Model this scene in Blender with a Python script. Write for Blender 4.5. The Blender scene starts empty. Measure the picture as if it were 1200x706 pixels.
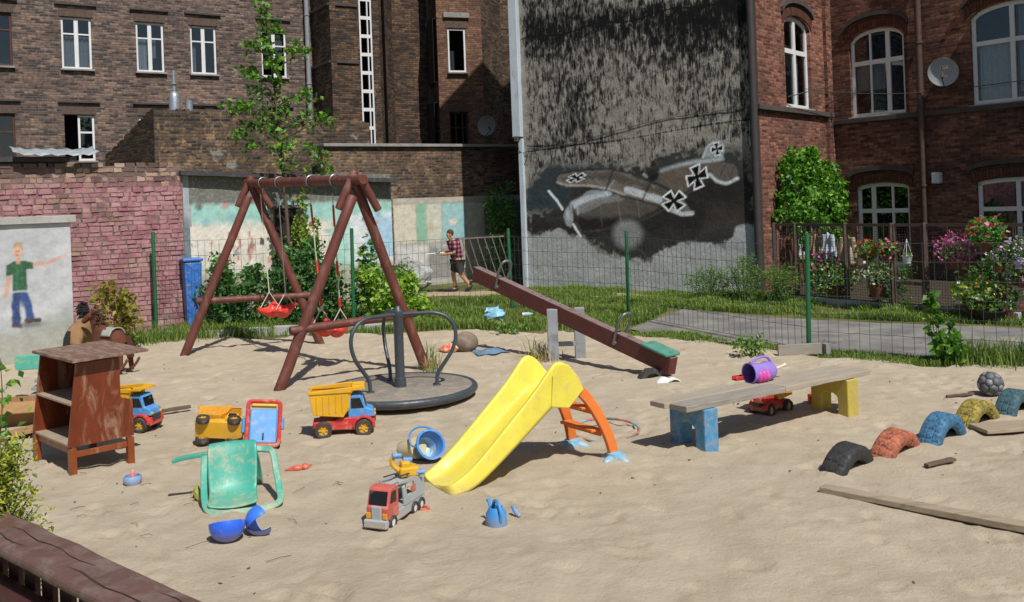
import bpy, bmesh, math, random
import numpy as np
from mathutils import Vector, Matrix, Euler
random.seed(7); RNG = np.random.default_rng(11)
SC = bpy.context.scene; COL = SC.collection
PI = math.pi; R = math.radians

# ------------------------------------------------------------ camera, sky, sun
cam = bpy.data.cameras.new('camera'); co = bpy.data.objects.new('camera', cam); COL.objects.link(co)
cam.sensor_width = 36; cam.lens = 33.0; cam.shift_y = -0.0983; cam.clip_start = 0.05; cam.clip_end = 3000
_t = R(2.1); _c, _s = math.cos(_t), math.sin(_t)
co.matrix_world = Matrix(((_c, _s, 0, 0), (0, 0, -1, 0), (-_s, _c, 0, 2.5), (0, 0, 0, 1)))
SC.camera = co
SUN = Vector((0.47, -0.85, 1.30)).normalized()
w = bpy.data.worlds.new('World'); SC.world = w; w.use_nodes = True
wn = w.node_tree.nodes; bg = wn['Background']; sky = wn.new('ShaderNodeTexSky')
sky.sky_type = 'NISHITA'; sky.sun_disc = False
sky.sun_elevation = math.asin(SUN.z); sky.sun_rotation = math.atan2(SUN.x, SUN.y)
w.node_tree.links.new(sky.outputs[0], bg.inputs[0]); bg.inputs[1].default_value = 0.07
sl = bpy.data.lights.new('sun', 'SUN'); sl.energy = 4.6; sl.angle = R(0.53); sl.color = (1, 0.965, 0.91)
so = bpy.data.objects.new('sun', sl); COL.objects.link(so); so.rotation_euler = SUN.to_track_quat('Z', 'Y').to_euler()
vs = SC.view_settings; vs.view_transform = 'Standard'; vs.look = 'None'; vs.exposure = 0.0; vs.gamma = 1.0
vs.use_curve_mapping = False

# ------------------------------------------------------------ helpers
def L(h):
    h = h.lstrip('#'); v = [int(h[i:i+2], 16)/255 for i in (0, 2, 4)]
    return tuple(c/12.92 if c <= .04045 else ((c+.055)/1.055)**2.4 for c in v)
def mulc(c, k): return tuple(min(1, x*k) for x in c)
class NT:
    def __init__(s, name):
        s.m = bpy.data.materials.new(name); s.m.use_nodes = True; s.t = s.m.node_tree; s.n = s.t.nodes
        s.b = s.n['Principled BSDF']; s.out = s.n['Material Output']
    def new(s, t, **k):
        n = s.n.new(t)
        for a, v in k.items(): setattr(n, a, v)
        return n
    def link(s, a, b): s.t.links.new(a, b)
    def noise(s, vec, scale, detail=5, rough=.6, dist=0):
        n = s.new('ShaderNodeTexNoise'); n.inputs['Scale'].default_value = scale; n.inputs['Detail'].default_value = detail
        n.inputs['Roughness'].default_value = rough; n.inputs['Distortion'].default_value = dist
        if vec is not None: s.link(vec, n.inputs['Vector'])
        return n.outputs['Fac']
    def ramp(s, fac, stops):
        n = s.new('ShaderNodeValToRGB'); e = n.color_ramp.elements
        while len(e) < len(stops): e.new(.5)
        for el, (p, c) in zip(e, stops):
            el.position = p; el.color = (c, c, c, 1) if isinstance(c, (int, float)) else (*c[:3], 1)
        s.link(fac, n.inputs[0]); return n.outputs[0]
    def mix(s, fac, a, b, mode='MIX'):
        n = s.new('ShaderNodeMix', data_type='RGBA', blend_type=mode)
        for sock, v in ((n.inputs[0], fac), (n.inputs[6], a), (n.inputs[7], b)):
            if isinstance(v, (int, float)): sock.default_value = v if sock == n.inputs[0] else (v, v, v, 1)
            elif isinstance(v, tuple): sock.default_value = (*v[:3], 1)
            else: s.link(v, sock)
        return n.outputs[2]
    def math(s, op, a, b=0.):
        n = s.new('ShaderNodeMath', operation=op)
        for sock, v in ((n.inputs[0], a), (n.inputs[1], b)):
            if isinstance(v, (int, float)): sock.default_value = v
            else: s.link(v, sock)
        return n.outputs[0]
    def bump(s, h, strength=.4, dist=.02):
        n = s.new('ShaderNodeBump'); n.inputs['Strength'].default_value = strength; n.inputs['Distance'].default_value = dist
        s.link(h, n.inputs['Height']); s.link(n.outputs[0], s.b.inputs['Normal']); return n
    def coord(s, kind='Object', scale=None):
        tc = s.new('ShaderNodeTexCoord'); o = tc.outputs[kind]
        if scale:
            mp = s.new('ShaderNodeMapping'); mp.inputs['Scale'].default_value = scale; s.link(o, mp.inputs[0]); o = mp.outputs[0]
        return o
MATS = {}
def mat(name, c, rough=.55, var=.18, sc=5, bump=.15, bsc=60, dirt=None, damt=.35, metal=0, stretch=None, bd=.004, dsc=7):
    """painted, plastic, wood or metal surface with uneven tone, dust and fine relief"""
    if name in MATS: return MATS[name]
    s = NT(name); v = s.coord('Object', stretch) if stretch else s.coord()
    n1 = s.noise(v, sc, 6, .65)
    col = s.ramp(n1, [(.25, mulc(c, 1-var)), (.75, mulc(c, 1+var))])
    if dirt is not None:
        n2 = s.noise(v, dsc, 8, .7, .6)
        f = s.ramp(n2, [(.62-damt*.35, 0.), (.80-damt*.2, 1.)])
        col = s.mix(s.math('MULTIPLY', f, min(1, .5+damt)), col, dirt)
    s.link(col, s.b.inputs['Base Color'])
    s.b.inputs['Metallic'].default_value = metal
    rr = s.ramp(s.noise(v, sc*3, 4), [(.3, max(.05, rough-.12)), (.7, min(1, rough+.15))]); s.link(rr, s.b.inputs['Roughness'])
    if bump: s.bump(s.noise(v, bsc, 6, .7), bump, bd)
    MATS[name] = s.m; return s.m
DUST = L('#b8a383')
def plastic(name, hexc, rough=.38, damt=.3, var=.1):
    """moulded plastic, faded and scuffed, with sand dust clinging to its foot"""
    if name in MATS: return MATS[name]
    m = mat(name, L(hexc), rough+.06, var+.06, 3, .12, 70, DUST, damt+.08, bd=.003, dsc=11); t = m.node_tree; b = t.nodes['Principled BSDF']; old = b.inputs['Base Color'].links[0].from_socket
    n = t.nodes.new; gp = n('ShaderNodeNewGeometry'); sx = n('ShaderNodeSeparateXYZ'); t.links.new(gp.outputs['Position'], sx.inputs[0])
    nz = n('ShaderNodeTexNoise'); nz.inputs['Scale'].default_value = 22; nz.inputs['Detail'].default_value = 6; t.links.new(gp.outputs['Position'], nz.inputs[0])
    mr = n('ShaderNodeMapRange'); mr.inputs[1].default_value = .11; mr.inputs[2].default_value = .0; t.links.new(sx.outputs[2], mr.inputs[0])
    mu = n('ShaderNodeMath'); mu.operation = 'MULTIPLY'; mu.use_clamp = True; t.links.new(mr.outputs[0], mu.inputs[0]); t.links.new(nz.outputs['Fac'], mu.inputs[1])
    mx = n('ShaderNodeMix'); mx.data_type = 'RGBA'; t.links.new(mu.outputs[0], mx.inputs[0]); t.links.new(old, mx.inputs[6]); mx.inputs[7].default_value = (*DUST, 1); t.links.new(mx.outputs[2], b.inputs['Base Color'])
    return m
def leafmat(name, a, b, c=None, transl=.35):
    if name in MATS: return MATS[name]
    s = NT(name); g = s.new('ShaderNodeNewGeometry')
    stops = [(0, L(a)), (1, L(b))] if c is None else [(0, L(a)), (.55, L(b)), (1, L(c))]
    col = s.ramp(g.outputs['Random Per Island'], stops)
    s.link(col, s.b.inputs['Base Color']); s.b.inputs['Roughness'].default_value = .5
    tr = s.new('ShaderNodeBsdfTranslucent'); s.link(s.mix(1., col, (1.25, 1.3, .5), 'MULTIPLY'), tr.inputs[0])
    mx = s.new('ShaderNodeMixShader'); mx.inputs[0].default_value = transl
    s.link(s.b.outputs[0], mx.inputs[1]); s.link(tr.outputs[0], mx.inputs[2]); s.link(mx.outputs[0], s.out.inputs[0])
    MATS[name] = s.m; return s.m

class MB:
    def __init__(s): s.v = []; s.f = []; s.uv = None; s.mi = None
    def add(s, vs, fs, M=None):
        o = len(s.v)
        s.v += [tuple(M @ Vector(p)) if M is not None else tuple(p) for p in vs]
        s.f += [tuple(i+o for i in f) for f in fs]; return s
    def box(s, c, d, M=None):
        x, y, z = d[0]/2, d[1]/2, d[2]/2
        vs = [(c[0]+a*x, c[1]+b*y, c[2]+e*z) for a in (-1, 1) for b in (-1, 1) for e in (-1, 1)]
        return s.add(vs, [(0, 1, 3, 2), (4, 6, 7, 5), (0, 4, 5, 1), (2, 3, 7, 6), (0, 2, 6, 4), (1, 5, 7, 3)], M)
    def bar(s, p, q, w_, h_, up=(0, 0, 1), segs=1, jit=0):
        p, q = Vector(p), Vector(q); d = (q-p).normalized(); u = Vector(up)
        a = d.cross(u)
        if a.length < 1e-4: a = d.cross(Vector((1, 0, 0)))
        a.normalize(); b = a.cross(d); vs = []; fs = []
        for i in range(segs+1):
            c = p.lerp(q, i/segs)
            for sa, sb in ((-1, -1), (1, -1), (1, 1), (-1, 1)):
                vs.append(c+a*(sa*w_/2+random.uniform(-jit, jit))+b*(sb*h_/2+random.uniform(-jit, jit)))
        for i in range(segs):
            for k in range(4): fs.append((i*4+k, i*4+(k+1) % 4, i*4+4+(k+1) % 4, i*4+4+k))
        fs += [(3, 2, 1, 0), tuple(segs*4+k for k in range(4))]
        return s.add(vs, fs)
    def tube(s, pts, r, n=10, caps=True, closed=False):
        P = [Vector(p) for p in pts]; m = len(P); rs = r if isinstance(r, (list, tuple)) else [r]*m
        vs = []; fs = []; prev = None
        for i in range(m):
            if closed: t = P[(i+1) % m]-P[i-1]
            else: t = P[min(i+1, m-1)]-P[max(i-1, 0)]
            t.normalize()
            if prev is None:
                a = t.cross(Vector((0, 0, 1)))
                if a.length < .05: a = t.cross(Vector((1, 0, 0)))
            else: a = prev-t*prev.dot(t)
            a.normalize(); prev = a; b = t.cross(a)
            for k in range(n):
                an = 2*PI*k/n; vs.append(P[i]+(a*math.cos(an)+b*math.sin(an))*rs[i])
        for i in range(m if closed else m-1):
            j = (i+1) % m
            for k in range(n): fs.append((i*n+k, i*n+(k+1) % n, j*n+(k+1) % n, j*n+k))
        if caps and not closed: fs += [tuple(range(n))[::-1], tuple((m-1)*n+k for k in range(n))]
        return s.add(vs, fs)
    def lathe(s, prof, n=24, M=None, a0=0, a1=2*PI):
        full = abs(a1-a0-2*PI) < 1e-6; m = n if full else n+1; vs = []; fs = []
        for r, z in prof:
            for k in range(m):
                an = a0+(a1-a0)*k/n; vs.append((r*math.cos(an), r*math.sin(an), z))
        for i in range(len(prof)-1):
            for k in range(n):
                k2 = (k+1) % m; fs.append((i*m+k, i*m+k2, (i+1)*m+k2, (i+1)*m+k))
        return s.add(vs, fs, M)
    def prism(s, out, z0, z1, M=None):
        n = len(out); vs = [(x, y, z0) for x, y in out]+[(x, y, z1) for x, y in out]
        fs = [tuple(range(n))[::-1], tuple(range(n, 2*n))]+[(k, (k+1) % n, n+(k+1) % n, n+k) for k in range(n)]
        return s.add(vs, fs, M)
    def ball(s, c, r, nu=14, nv=9, M=None):
        rx, ry, rz = r if isinstance(r, tuple) else (r, r, r); vs = [(c[0], c[1], c[2]-rz)]; fs = []
        for i in range(1, nv):
            a = -PI/2+PI*i/nv
            for k in range(nu):
                b = 2*PI*k/nu; vs.append((c[0]+rx*math.cos(a)*math.cos(b), c[1]+ry*math.cos(a)*math.sin(b), c[2]+rz*math.sin(a)))
        vs.append((c[0], c[1], c[2]+rz)); e = len(vs)-1
        for k in range(nu):
            fs.append((0, 1+(k+1) % nu, 1+k)); fs.append((e, e-nu+k, e-nu+(k+1) % nu))
        for i in range(nv-2):
            for k in range(nu): fs.append((1+i*nu+k, 1+i*nu+(k+1) % nu, 1+(i+1)*nu+(k+1) % nu, 1+(i+1)*nu+k))
        return s.add(vs, fs, M)
    def build(s, name, m, parent=None, smooth=False, bevel=0, sub=0, M=None, solid=0, seg=2):
        me = bpy.data.meshes.new(name); me.from_pydata(s.v, [], s.f)
        ms = m if isinstance(m, (list, tuple)) else [m]
        for x in ms: me.materials.append(x)
        if s.mi: me.polygons.foreach_set('material_index', s.mi)
        if s.uv:
            ul = me.uv_layers.new(name='wall'); flat = []
            for f in s.uv:
                for u in f: flat += u
            ul.data.foreach_set('uv', flat)
        if smooth:
            me.polygons.foreach_set('use_smooth', [True]*len(me.polygons))
            me.set_sharp_from_angle(angle=R(40))
        me.update()
        o = bpy.data.objects.new(name, me); COL.objects.link(o); o.parent = parent
        if M is not None: o.matrix_local = M
        if solid: md = o.modifiers.new('thick', 'SOLIDIFY'); md.thickness = solid; md.offset = 0
        if bevel: md = o.modifiers.new('bevel', 'BEVEL'); md.width = bevel; md.segments = seg; md.limit_method = 'ANGLE'; md.angle_limit = R(35)
        if sub:
            md = o.modifiers.new('sub', 'SUBSURF'); md.levels = sub; md.render_levels = sub
            me.polygons.foreach_set('use_smooth', [True]*len(me.polygons))
        return o
def tag(o, label=None, cat=None, group=None, kind=None):
    if label: o['label'] = label
    if cat: o['category'] = cat
    if group: o['group'] = group
    if kind: o['kind'] = kind
    return o
def thing(name, label, cat, loc=(0, 0, 0), rz=0, rot=None, group=None, scale=1):
    o = bpy.data.objects.new(name, None); COL.objects.link(o); o.empty_display_size = .1
    o.location = loc; o.rotation_euler = rot if rot else (0, 0, rz); o.scale = (scale,)*3
    return tag(o, label, cat, group)
def box(name, c, d, m, parent=None, bevel=0, M=None): return MB().box(c, d).build(name, m, parent, bevel=bevel, M=M)
def TR(loc, rot=(0, 0, 0), sc=1):
    return Matrix.Translation(loc) @ Euler(rot).to_matrix().to_4x4() @ Matrix.Scale(sc, 4)
def spline(pts, n=8, closed=False):
    """Catmull-Rom through points"""
    P = [Vector(p) for p in pts]; out = []; m = len(P)
    rng = range(m if closed else m-1)
    for i in rng:
        p0, p1, p2, p3 = (P[(i-1) % m], P[i], P[(i+1) % m], P[(i+2) % m]) if closed else (P[max(i-1, 0)], P[i], P[i+1], P[min(i+2, m-1)])
        for k in range(n):
            t = k/n; out.append(.5*((2*p1)+(p2-p0)*t+(2*p0-5*p1+4*p2-p3)*t*t+(3*p1-p0-3*p2+p3)*t**3))
    if not closed: out.append(P[-1])
    return out
def rrect(w_, h_, r, n=4):
    o = []
    for cx, cy, a in ((w_/2-r, h_/2-r, 0), (-w_/2+r, h_/2-r, PI/2), (-w_/2+r, -h_/2+r, PI), (w_/2-r, -h_/2+r, 1.5*PI)):
        for k in range(n+1): o.append((cx+r*math.cos(a+PI/2*k/n), cy+r*math.sin(a+PI/2*k/n)))
    return o
def skin(name, nodes, edges, m, parent=None, sub=2):
    ks = list(nodes); me = bpy.data.meshes.new(name)
    me.from_pydata([nodes[k][:3] for k in ks], [(ks.index(a), ks.index(b)) for a, b in edges], [])
    me.materials.append(m); o = bpy.data.objects.new(name, me); COL.objects.link(o); o.parent = parent
    o.modifiers.new('skin', 'SKIN'); sv = me.skin_vertices[0].data
    for i, k in enumerate(ks):
        v = nodes[k]; sv[i].radius = (v[3], v[4] if len(v) > 4 else v[3]); sv[i].use_root = i == 0
    md = o.modifiers.new('sub', 'SUBSURF'); md.levels = md.render_levels = sub
    o.modifiers['skin'].use_smooth_shade = True
    return o
# value noise on numpy arrays
def vnoise(x, y, seed=0):
    t = np.random.default_rng(seed).random((256, 256)); xi = np.floor(x).astype(int); yi = np.floor(y).astype(int)
    fx = x-xi; fy = y-yi; fx = fx*fx*(3-2*fx); fy = fy*fy*(3-2*fy)
    g = lambda a, b: t[a % 256, b % 256]
    return (g(xi, yi)*(1-fx)+g(xi+1, yi)*fx)*(1-fy)+(g(xi, yi+1)*(1-fx)+g(xi+1, yi+1)*fx)*fy
def fbm(x, y, sc, oct=4, seed=0):
    v = 0; a = 1; tot = 0
    for i in range(oct): v = v+a*vnoise(x*sc*2**i, y*sc*2**i, seed+i); tot += a; a *= .55
    return v/tot
def smooth(a, b, x): t = np.clip((x-a)/(b-a), 0, 1); return t*t*(3-2*t)
def segdist(X, Y, pts, closed=True):
    d = np.full(X.shape, 1e9); n = len(pts)
    for i in range(n if closed else n-1):
        x0, y0 = pts[i]; x1, y1 = pts[(i+1) % n]; dx, dy = x1-x0, y1-y0
        t = np.clip(((X-x0)*dx+(Y-y0)*dy)/(dx*dx+dy*dy+1e-12), 0, 1)
        d = np.minimum(d, np.hypot(X-x0-t*dx, Y-y0-t*dy))
    return d
def inpoly(X, Y, pts):
    c = np.zeros(X.shape, bool); n = len(pts)
    for i in range(n):
        x0, y0 = pts[i]; x1, y1 = pts[(i+1) % n]
        if y0 == y1: continue
        c ^= ((y0 > Y) != (y1 > Y)) & (X < (x1-x0)*(Y-y0)/(y1-y0)+x0)
    return c
def sdf(X, Y, pts): d = segdist(X, Y, pts); return np.where(inpoly(X, Y, pts), -d, d)

class Canvas:
    """a wall face divided finely; murals are painted on its vertices"""
    def __init__(s, w_, z0, z1, res):
        s.nx = int(w_/res)+1; s.nz = int((z1-z0)/res)+1
        s.X, s.Z = np.meshgrid(np.linspace(0, w_, s.nx), np.linspace(z0, z1, s.nz)); s.C = np.zeros(s.X.shape+(3,)); s.A = np.zeros(s.X.shape)
        s.wx = (fbm(s.X, s.Z, 9, 3, 50)-.5)*.05; s.wz = (fbm(s.X, s.Z, 9, 3, 60)-.5)*.05
    def put(s, a, col):
        a = np.clip(a, 0, 1)[..., None]; s.C = s.C*(1-a)+np.array(col)*a; s.A = np.maximum(s.A, a[..., 0]) if True else s.A
    def poly(s, pts, hexc, a=1, soft=.02, j=1): s.put(a*smooth(soft, -soft, sdf(s.X+s.wx*j, s.Z+s.wz*j, pts)), L(hexc))
    def line(s, pts, wd, hexc, a=1, soft=.02, j=.6): s.put(a*smooth(wd/2+soft, wd/2-soft, segdist(s.X+s.wx*j, s.Z+s.wz*j, pts, False)), L(hexc))
    def spot(s, x, z, rx, rz, hexc, a=1, soft=.3): s.put(a*smooth(1+soft, 1-soft, np.hypot((s.X-x)/rx, (s.Z-z)/rz)), L(hexc))
    def mesh(s, name, P, D, N, m, parent=None, rough=0, extra=None):
        X, Z = s.X.ravel(), s.Z.ravel(); nx, nz = s.nx, s.nz
        d = np.zeros_like(X) if not rough else (fbm(X, Z, 3, 5, 77)-.5)*rough
        V = np.stack([P[0]+D[0]*X+N[0]*d, P[1]+D[1]*X+N[1]*d, Z], 1)
        i = np.arange(nx*nz).reshape(nz, nx); F = np.stack([i[:-1, :-1], i[:-1, 1:], i[1:, 1:], i[1:, :-1]], -1).reshape(-1, 4)
        me = bpy.data.meshes.new(name); me.from_pydata(V.tolist(), [], F.tolist()); me.materials.append(m)
        me.polygons.foreach_set('use_smooth', [True]*len(F))
        ca = me.color_attributes.new('paint', 'FLOAT_COLOR', 'POINT')
        ca.data.foreach_set('color', np.concatenate([s.C.reshape(-1, 3), s.A.reshape(-1, 1)], 1).ravel().astype(np.float32))
        for k, arr in (extra or {}).items():
            at = me.attributes.new(k, 'FLOAT', 'POINT'); at.data.foreach_set('value', arr.ravel().astype(np.float32))
        ul = me.uv_layers.new(name='wall'); fl = F.ravel(); ul.data.foreach_set('uv', np.stack([X[fl], Z[fl]], 1).ravel())
        o = bpy.data.objects.new(name, me); COL.objects.link(o); o.parent = parent; return o

# leaves and grass
def leaves(pts, size, up=.5, fold=.25, aspect=.6, droop=None):
    """leaf faces (two folded halves) at points; returns MB"""
    mb = MB()
    for p in pts:
        sz = size*random.uniform(.6, 1.3); n = Vector((random.gauss(0, 1), random.gauss(0, 1), random.gauss(0, 1)+up*2)).normalized()
        t = n.cross(Vector((random.gauss(0, 1), random.gauss(0, 1), random.gauss(0, 1)))).normalized(); b = n.cross(t)
        p = Vector(p); q = n*sz*fold
        o = len(mb.v); wd = sz*aspect*.5
        mb.v += [tuple(p), tuple(p+t*sz*.45+b*wd+q), tuple(p+t*sz), tuple(p+t*sz*.45-b*wd+q)]
        mb.f += [(o, o+1, o+2), (o, o+2, o+3)]
    return mb
def blades(pts, h, lean=.35, wd=.006):
    """grass blades at points (x,y,z,hscale)"""
    mb = MB()
    for x, y, z, k in pts:
        hh = h*k*random.uniform(.5, 1.25); a = random.uniform(0, 2*PI); l = random.uniform(.1, lean)*hh*1.6; wx, wy = -math.sin(a)*wd, math.cos(a)*wd
        dx, dy = math.cos(a)*l, math.sin(a)*l; o = len(mb.v)
        mb.v += [(x-wx, y-wy, z), (x+wx, y+wy, z), (x+dx*.35+wx*.8, y+dy*.35+wy*.8, z+hh*.6), (x+dx*.35-wx*.8, y+dy*.35-wy*.8, z+hh*.6), (x+dx, y+dy, z+hh*(.95-lean*.3))]
        mb.f += [(o, o+1, o+2, o+3), (o+3, o+2, o+4)]
    return mb
# ------------------------------------------------------------ ground
def ground_material(name, stops, sc, bsc, bstr, bd, fine=None):
    s = NT(name); v = s.coord(); n = s.noise(v, sc, 8, .6); col = s.ramp(n, stops)
    if fine: col = s.mix(s.ramp(s.noise(v, fine[0], 3, .7), [(.60, 0.), (.72, fine[2])]), col, fine[1])
    s.link(col, s.b.inputs['Base Color']); s.b.inputs['Roughness'].default_value = .95; s.b.inputs['Specular IOR Level'].default_value = .15
    s.bump(s.noise(v, bsc, 8, .75), bstr, bd); return s.m
M_soil = ground_material('soil', [(.3, L('#4b5030')), (.5, L('#5d6038')), (.7, L('#7d754f'))], 1.4, 25, .6, .03, (30, L('#3f4426'), .6))
M_sand = ground_material('sand', [(.25, L('#a99b85')), (.5, L('#b6a892')), (.75, L('#c1b39c'))], 2.2, 24, 1.0, .022, (120, L('#8d806a'), .4))
M_asph = ground_material('asphalt', [(.3, L('#5f5d5b')), (.5, L('#7b7976')), (.62, L('#8a867e')), (.75, L('#a59c88'))], 1.3, 70, .5, .01, (140, L('#4c4a49'), .5))
g = MB(); gx = sorted(set([-900, -300, -100, 100, 300, 900]+list(range(-40, 41, 4)))); gy = sorted(set([-900, -300, -100, 100, 300, 1500]+list(range(-30, 61, 4))))
g.v = [(x, y, -.035) for y in gy for x in gx]; nx = len(gx)
g.f = [(j*nx+i, j*nx+i+1, (j+1)*nx+i+1, (j+1)*nx+i) for j in range(len(gy)-1) for i in range(nx-1)]
tag(g.build('ground', M_soil), kind='structure')
# play sand: trampled surface
SAND = [(-13, 15.6), (-9.6, 16.2), (-7.4, 18.4), (-5.6, 18.5), (-3.8, 18.2), (-1.6, 18.6), (-.3, 17.9), (1.2, 17.4), (2.6, 16.3), (3.6, 15.0), (4.4, 13.9), (5.6, 13.0), (7.2, 12.7), (12, 11), (13, 2), (9, -3), (-9, -3), (-14, 2)]
def sand_h(x, y):
    return .05*(fbm(x, y, .35, 3, 3)-.5)+.03*(fbm(x, y, 1.6, 4, 9)-.5)
def fine_grid(name, x0, x1, y0, y1, st, m):
    X, Y = np.meshgrid(np.arange(x0, x1+1e-6, st), np.arange(y0, y1+1e-6, st)); Z = sand_h(X, Y)
    rg = np.random.default_rng(5); D = np.zeros_like(X)
    for _ in range(int((x1-x0)*(y1-y0)*11)):                       # footprints and scuffs
        cx, cy = rg.uniform(x0, x1), rg.uniform(y0, y1); a = rg.uniform(0, PI); ra = rg.uniform(.07, .16); rb = rg.uniform(.04, .08)
        i0 = max(0, int((cy-.35-y0)/st)); i1 = int((cy+.35-y0)/st)+1; j0 = max(0, int((cx-.35-x0)/st)); j1 = int((cx+.35-x0)/st)+1
        xx = X[i0:i1, j0:j1]-cx; yy = Y[i0:i1, j0:j1]-cy
        q = np.sqrt(((xx*math.cos(a)+yy*math.sin(a))/ra)**2+((-xx*math.sin(a)+yy*math.cos(a))/rb)**2)
        dp = rg.uniform(.004, .015) if rg.random() < .72 else rg.uniform(.018, .03); D[i0:i1, j0:j1] += -dp*np.exp(-q**2*1.2)+dp*.55*np.exp(-((q-1.5)/.35)**2)
    Z = Z+np.clip(D, -.045, .028)+.022*(fbm(X, Y, 6, 3, 21)-.5)
    for mx_, my_, mr_, mh_ in ((2.62, 8.1, .2, .03), (3.25, 8.5, .2, .03), (3.85, 8.9, .2, .03), (4.5, 9.5, .2, .025), (5.1, 9.95, .2, .025), (1.7, 9.27, .3, .022), (3.5, 10.4, .3, .022), (-.7, 8.24, .22, .03), (.9, 8.95, .22, .02), (.55, 9.5, .22, .02), (-1.94, 10.36, .3, .012), (-1.06, 7.4, .22, .014), (-2.4, 7.8, .3, .02), (-4.3, 9.1, .3, .015), (.55, 14.4, .25, .03), (.97, 14.5, .25, .03), (4.8, 7.5, .8, .09), (.2, 6.3, .8, .05), (1.9, 6.9, .7, .045), (-1.0, 5.7, .7, .04), (2.2, 12.6, .3, .03)):
        Z = Z+mh_*np.exp(-((X-mx_)**2+(Y-my_)**2)/mr_**2)
    d = sdf(X+(fbm(X, Y, 1.2, 3, 31)-.5)*1.2, Y+(fbm(X, Y, 1.2, 3, 41)-.5)*1.2, SAND)
    Z = np.where(d > 0, Z-.10*smooth(0, .5, d)-.0, Z)
    keep = d < .6
    ny, nx = X.shape; i = np.arange(nx*ny).reshape(ny, nx)
    F = np.stack([i[:-1, :-1], i[:-1, 1:], i[1:, 1:], i[1:, :-1]], -1).reshape(-1, 4)
    k = keep[:-1, :-1].ravel(); F = F[k]
    me = bpy.data.meshes.new(name); me.from_pydata(np.stack([X.ravel(), Y.ravel(), Z.ravel()], 1).tolist(), [], F.tolist())
    me.materials.append(m); me.polygons.foreach_set('use_smooth', [True]*len(F)); o = bpy.data.objects.new(name, me); COL.objects.link(o)
    return o
tag(fine_grid('sand', -11, 9.5, 3.2, 19.4, .045, M_sand), kind='structure')
# asphalt path
pa = MB(); near = [(2.0, 17.9), (2.8, 16.5), (3.9, 15.3), (5.0, 14.35), (6.2, 13.6), (8.0, 12.7), (11, 11.6), (16, 10)]; far = [(3.5, 20.6), (4.7, 19.0), (5.9, 17.9), (7.0, 17.1), (8.3, 16.3), (9.7, 15.5), (12.5, 14.4), (17.5, 13)]
near = [tuple(p)[:2] for p in spline([(a, b, 0) for a, b in near], 5)]; far = [tuple(p)[:2] for p in spline([(a, b, 0) for a, b in far], 5)]
for (a, b), (c, d) in zip(near, far):
    j = .12*math.sin(a*7)+.06*math.sin(a*17)
    for t in (0, .33, .66, 1): pa.v.append((a+(c-a)*t+j, b+(d-b)*t-j, -.005+.01*math.sin(t*PI)))
for i in range(len(near)-1):
    for k in range(3): pa.f.append((i*4+k, i*4+4+k, i*4+5+k, i*4+1+k))
tag(pa.build('path', M_asph, smooth=True), kind='structure')
# dirt track by the back wall
dt = MB(); q = spline([(-6, 26.2, 0), (-3.5, 26.0, 0), (-1.5, 25.9, 0), (1.2, 25.0, 0), (3.2, 23.3, 0)], 6)
for i, p in enumerate(q): dt.v += [(p.x-.2, p.y-.55-.1*math.sin(i*2), -.02), (p.x, p.y, -.008), (p.x+.2, p.y+.55+.1*math.sin(i*3), -.02)]
for i in range(len(q)-1):
    for k in range(2): dt.f.append((i*3+k, i*3+3+k, i*3+4+k, i*3+1+k))
tag(dt.build('path', mat('trodden_earth', L('#a2937a'), .95, .15, 3, .5, 40), smooth=True), kind='structure')

# ------------------------------------------------------------ walls
def brickmat(name, c1, c2, mortar, pth=.58, psc=1.1, row=.08, wd=.27, soot=None, sa=.5, patch=None, pa_=.3, mort=.012, bstr=.7, plaster=None):
    s = NT(name); tc = s.new('ShaderNodeTexCoord'); uv = tc.outputs['UV']
    # uneven courses
    nz = s.new('ShaderNodeTexNoise'); nz.inputs['Scale'].default_value = 3; s.link(uv, nz.inputs[0])
    ad = s.new('ShaderNodeVectorMath', operation='MULTIPLY_ADD'); s.link(nz.outputs['Color'], ad.inputs[0]); ad.inputs[1].default_value = (.03, .03, 0); s.link(uv, ad.inputs[2])
    b = s.new('ShaderNodeTexBrick'); s.link(ad.outputs[0], b.inputs['Vector'])
    b.inputs['Scale'].default_value = 1; b.inputs['Mortar Size'].default_value = mort; b.inputs['Mortar Smooth'].default_value = .25
    b.inputs['Brick Width'].default_value = wd; b.inputs['Row Height'].default_value = row; b.inputs['Bias'].default_value = -.1
    b.inputs['Color1'].default_value = (*c1, 1); b.inputs['Color2'].default_value = (*c2, 1); b.inputs['Mortar'].default_value = (*mortar, 1)
    col = b.outputs['Color']
    f = s.noise(uv, 9, 4, .7)
    col = s.mix(1., col, s.ramp(f, [(.3, .5), (.7, 1.45)]), 'MULTIPLY')
    if patch: col = s.mix(s.ramp(s.noise(uv, psc, 7, .78, .5), [(pth, 0.), (pth+.1, pa_)]), col, patch)
    if soot:
        big = s.noise(uv, .55, 6, .62, .4); col = s.mix(s.ramp(big, [(.36, 0.), (.66, sa)]), col, soot)
        mp = s.new('ShaderNodeMapping'); mp.inputs['Scale'].default_value = (5, .5, 1); s.link(uv, mp.inputs[0])
        col = s.mix(s.ramp(s.noise(mp.outputs[0], 1.4, 6, .7), [(.5, 0.), (.8, sa*.8)]), col, soot)
    if plaster: col = s.mix(s.ramp(s.noise(uv, .8, 8, .7, .3), [(.60, 0.), (.63, 1.)]), col, plaster)
    s.link(col, s.b.inputs['Base Color']); s.b.inputs['Roughness'].default_value = .92; s.b.inputs['Specular IOR Level'].default_value = .2
    h = s.math('SUBTRACT', s.math('MULTIPLY', f, .5), b.outputs['Fac']); s.bump(h, bstr, .02); return s.m
M_bL = brickmat('sooty_brick', L('#4a4240'), L('#a58672'), L('#746c68'), soot=L('#373334'), sa=.5, patch=L('#a88268'), pa_=.6)
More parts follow.
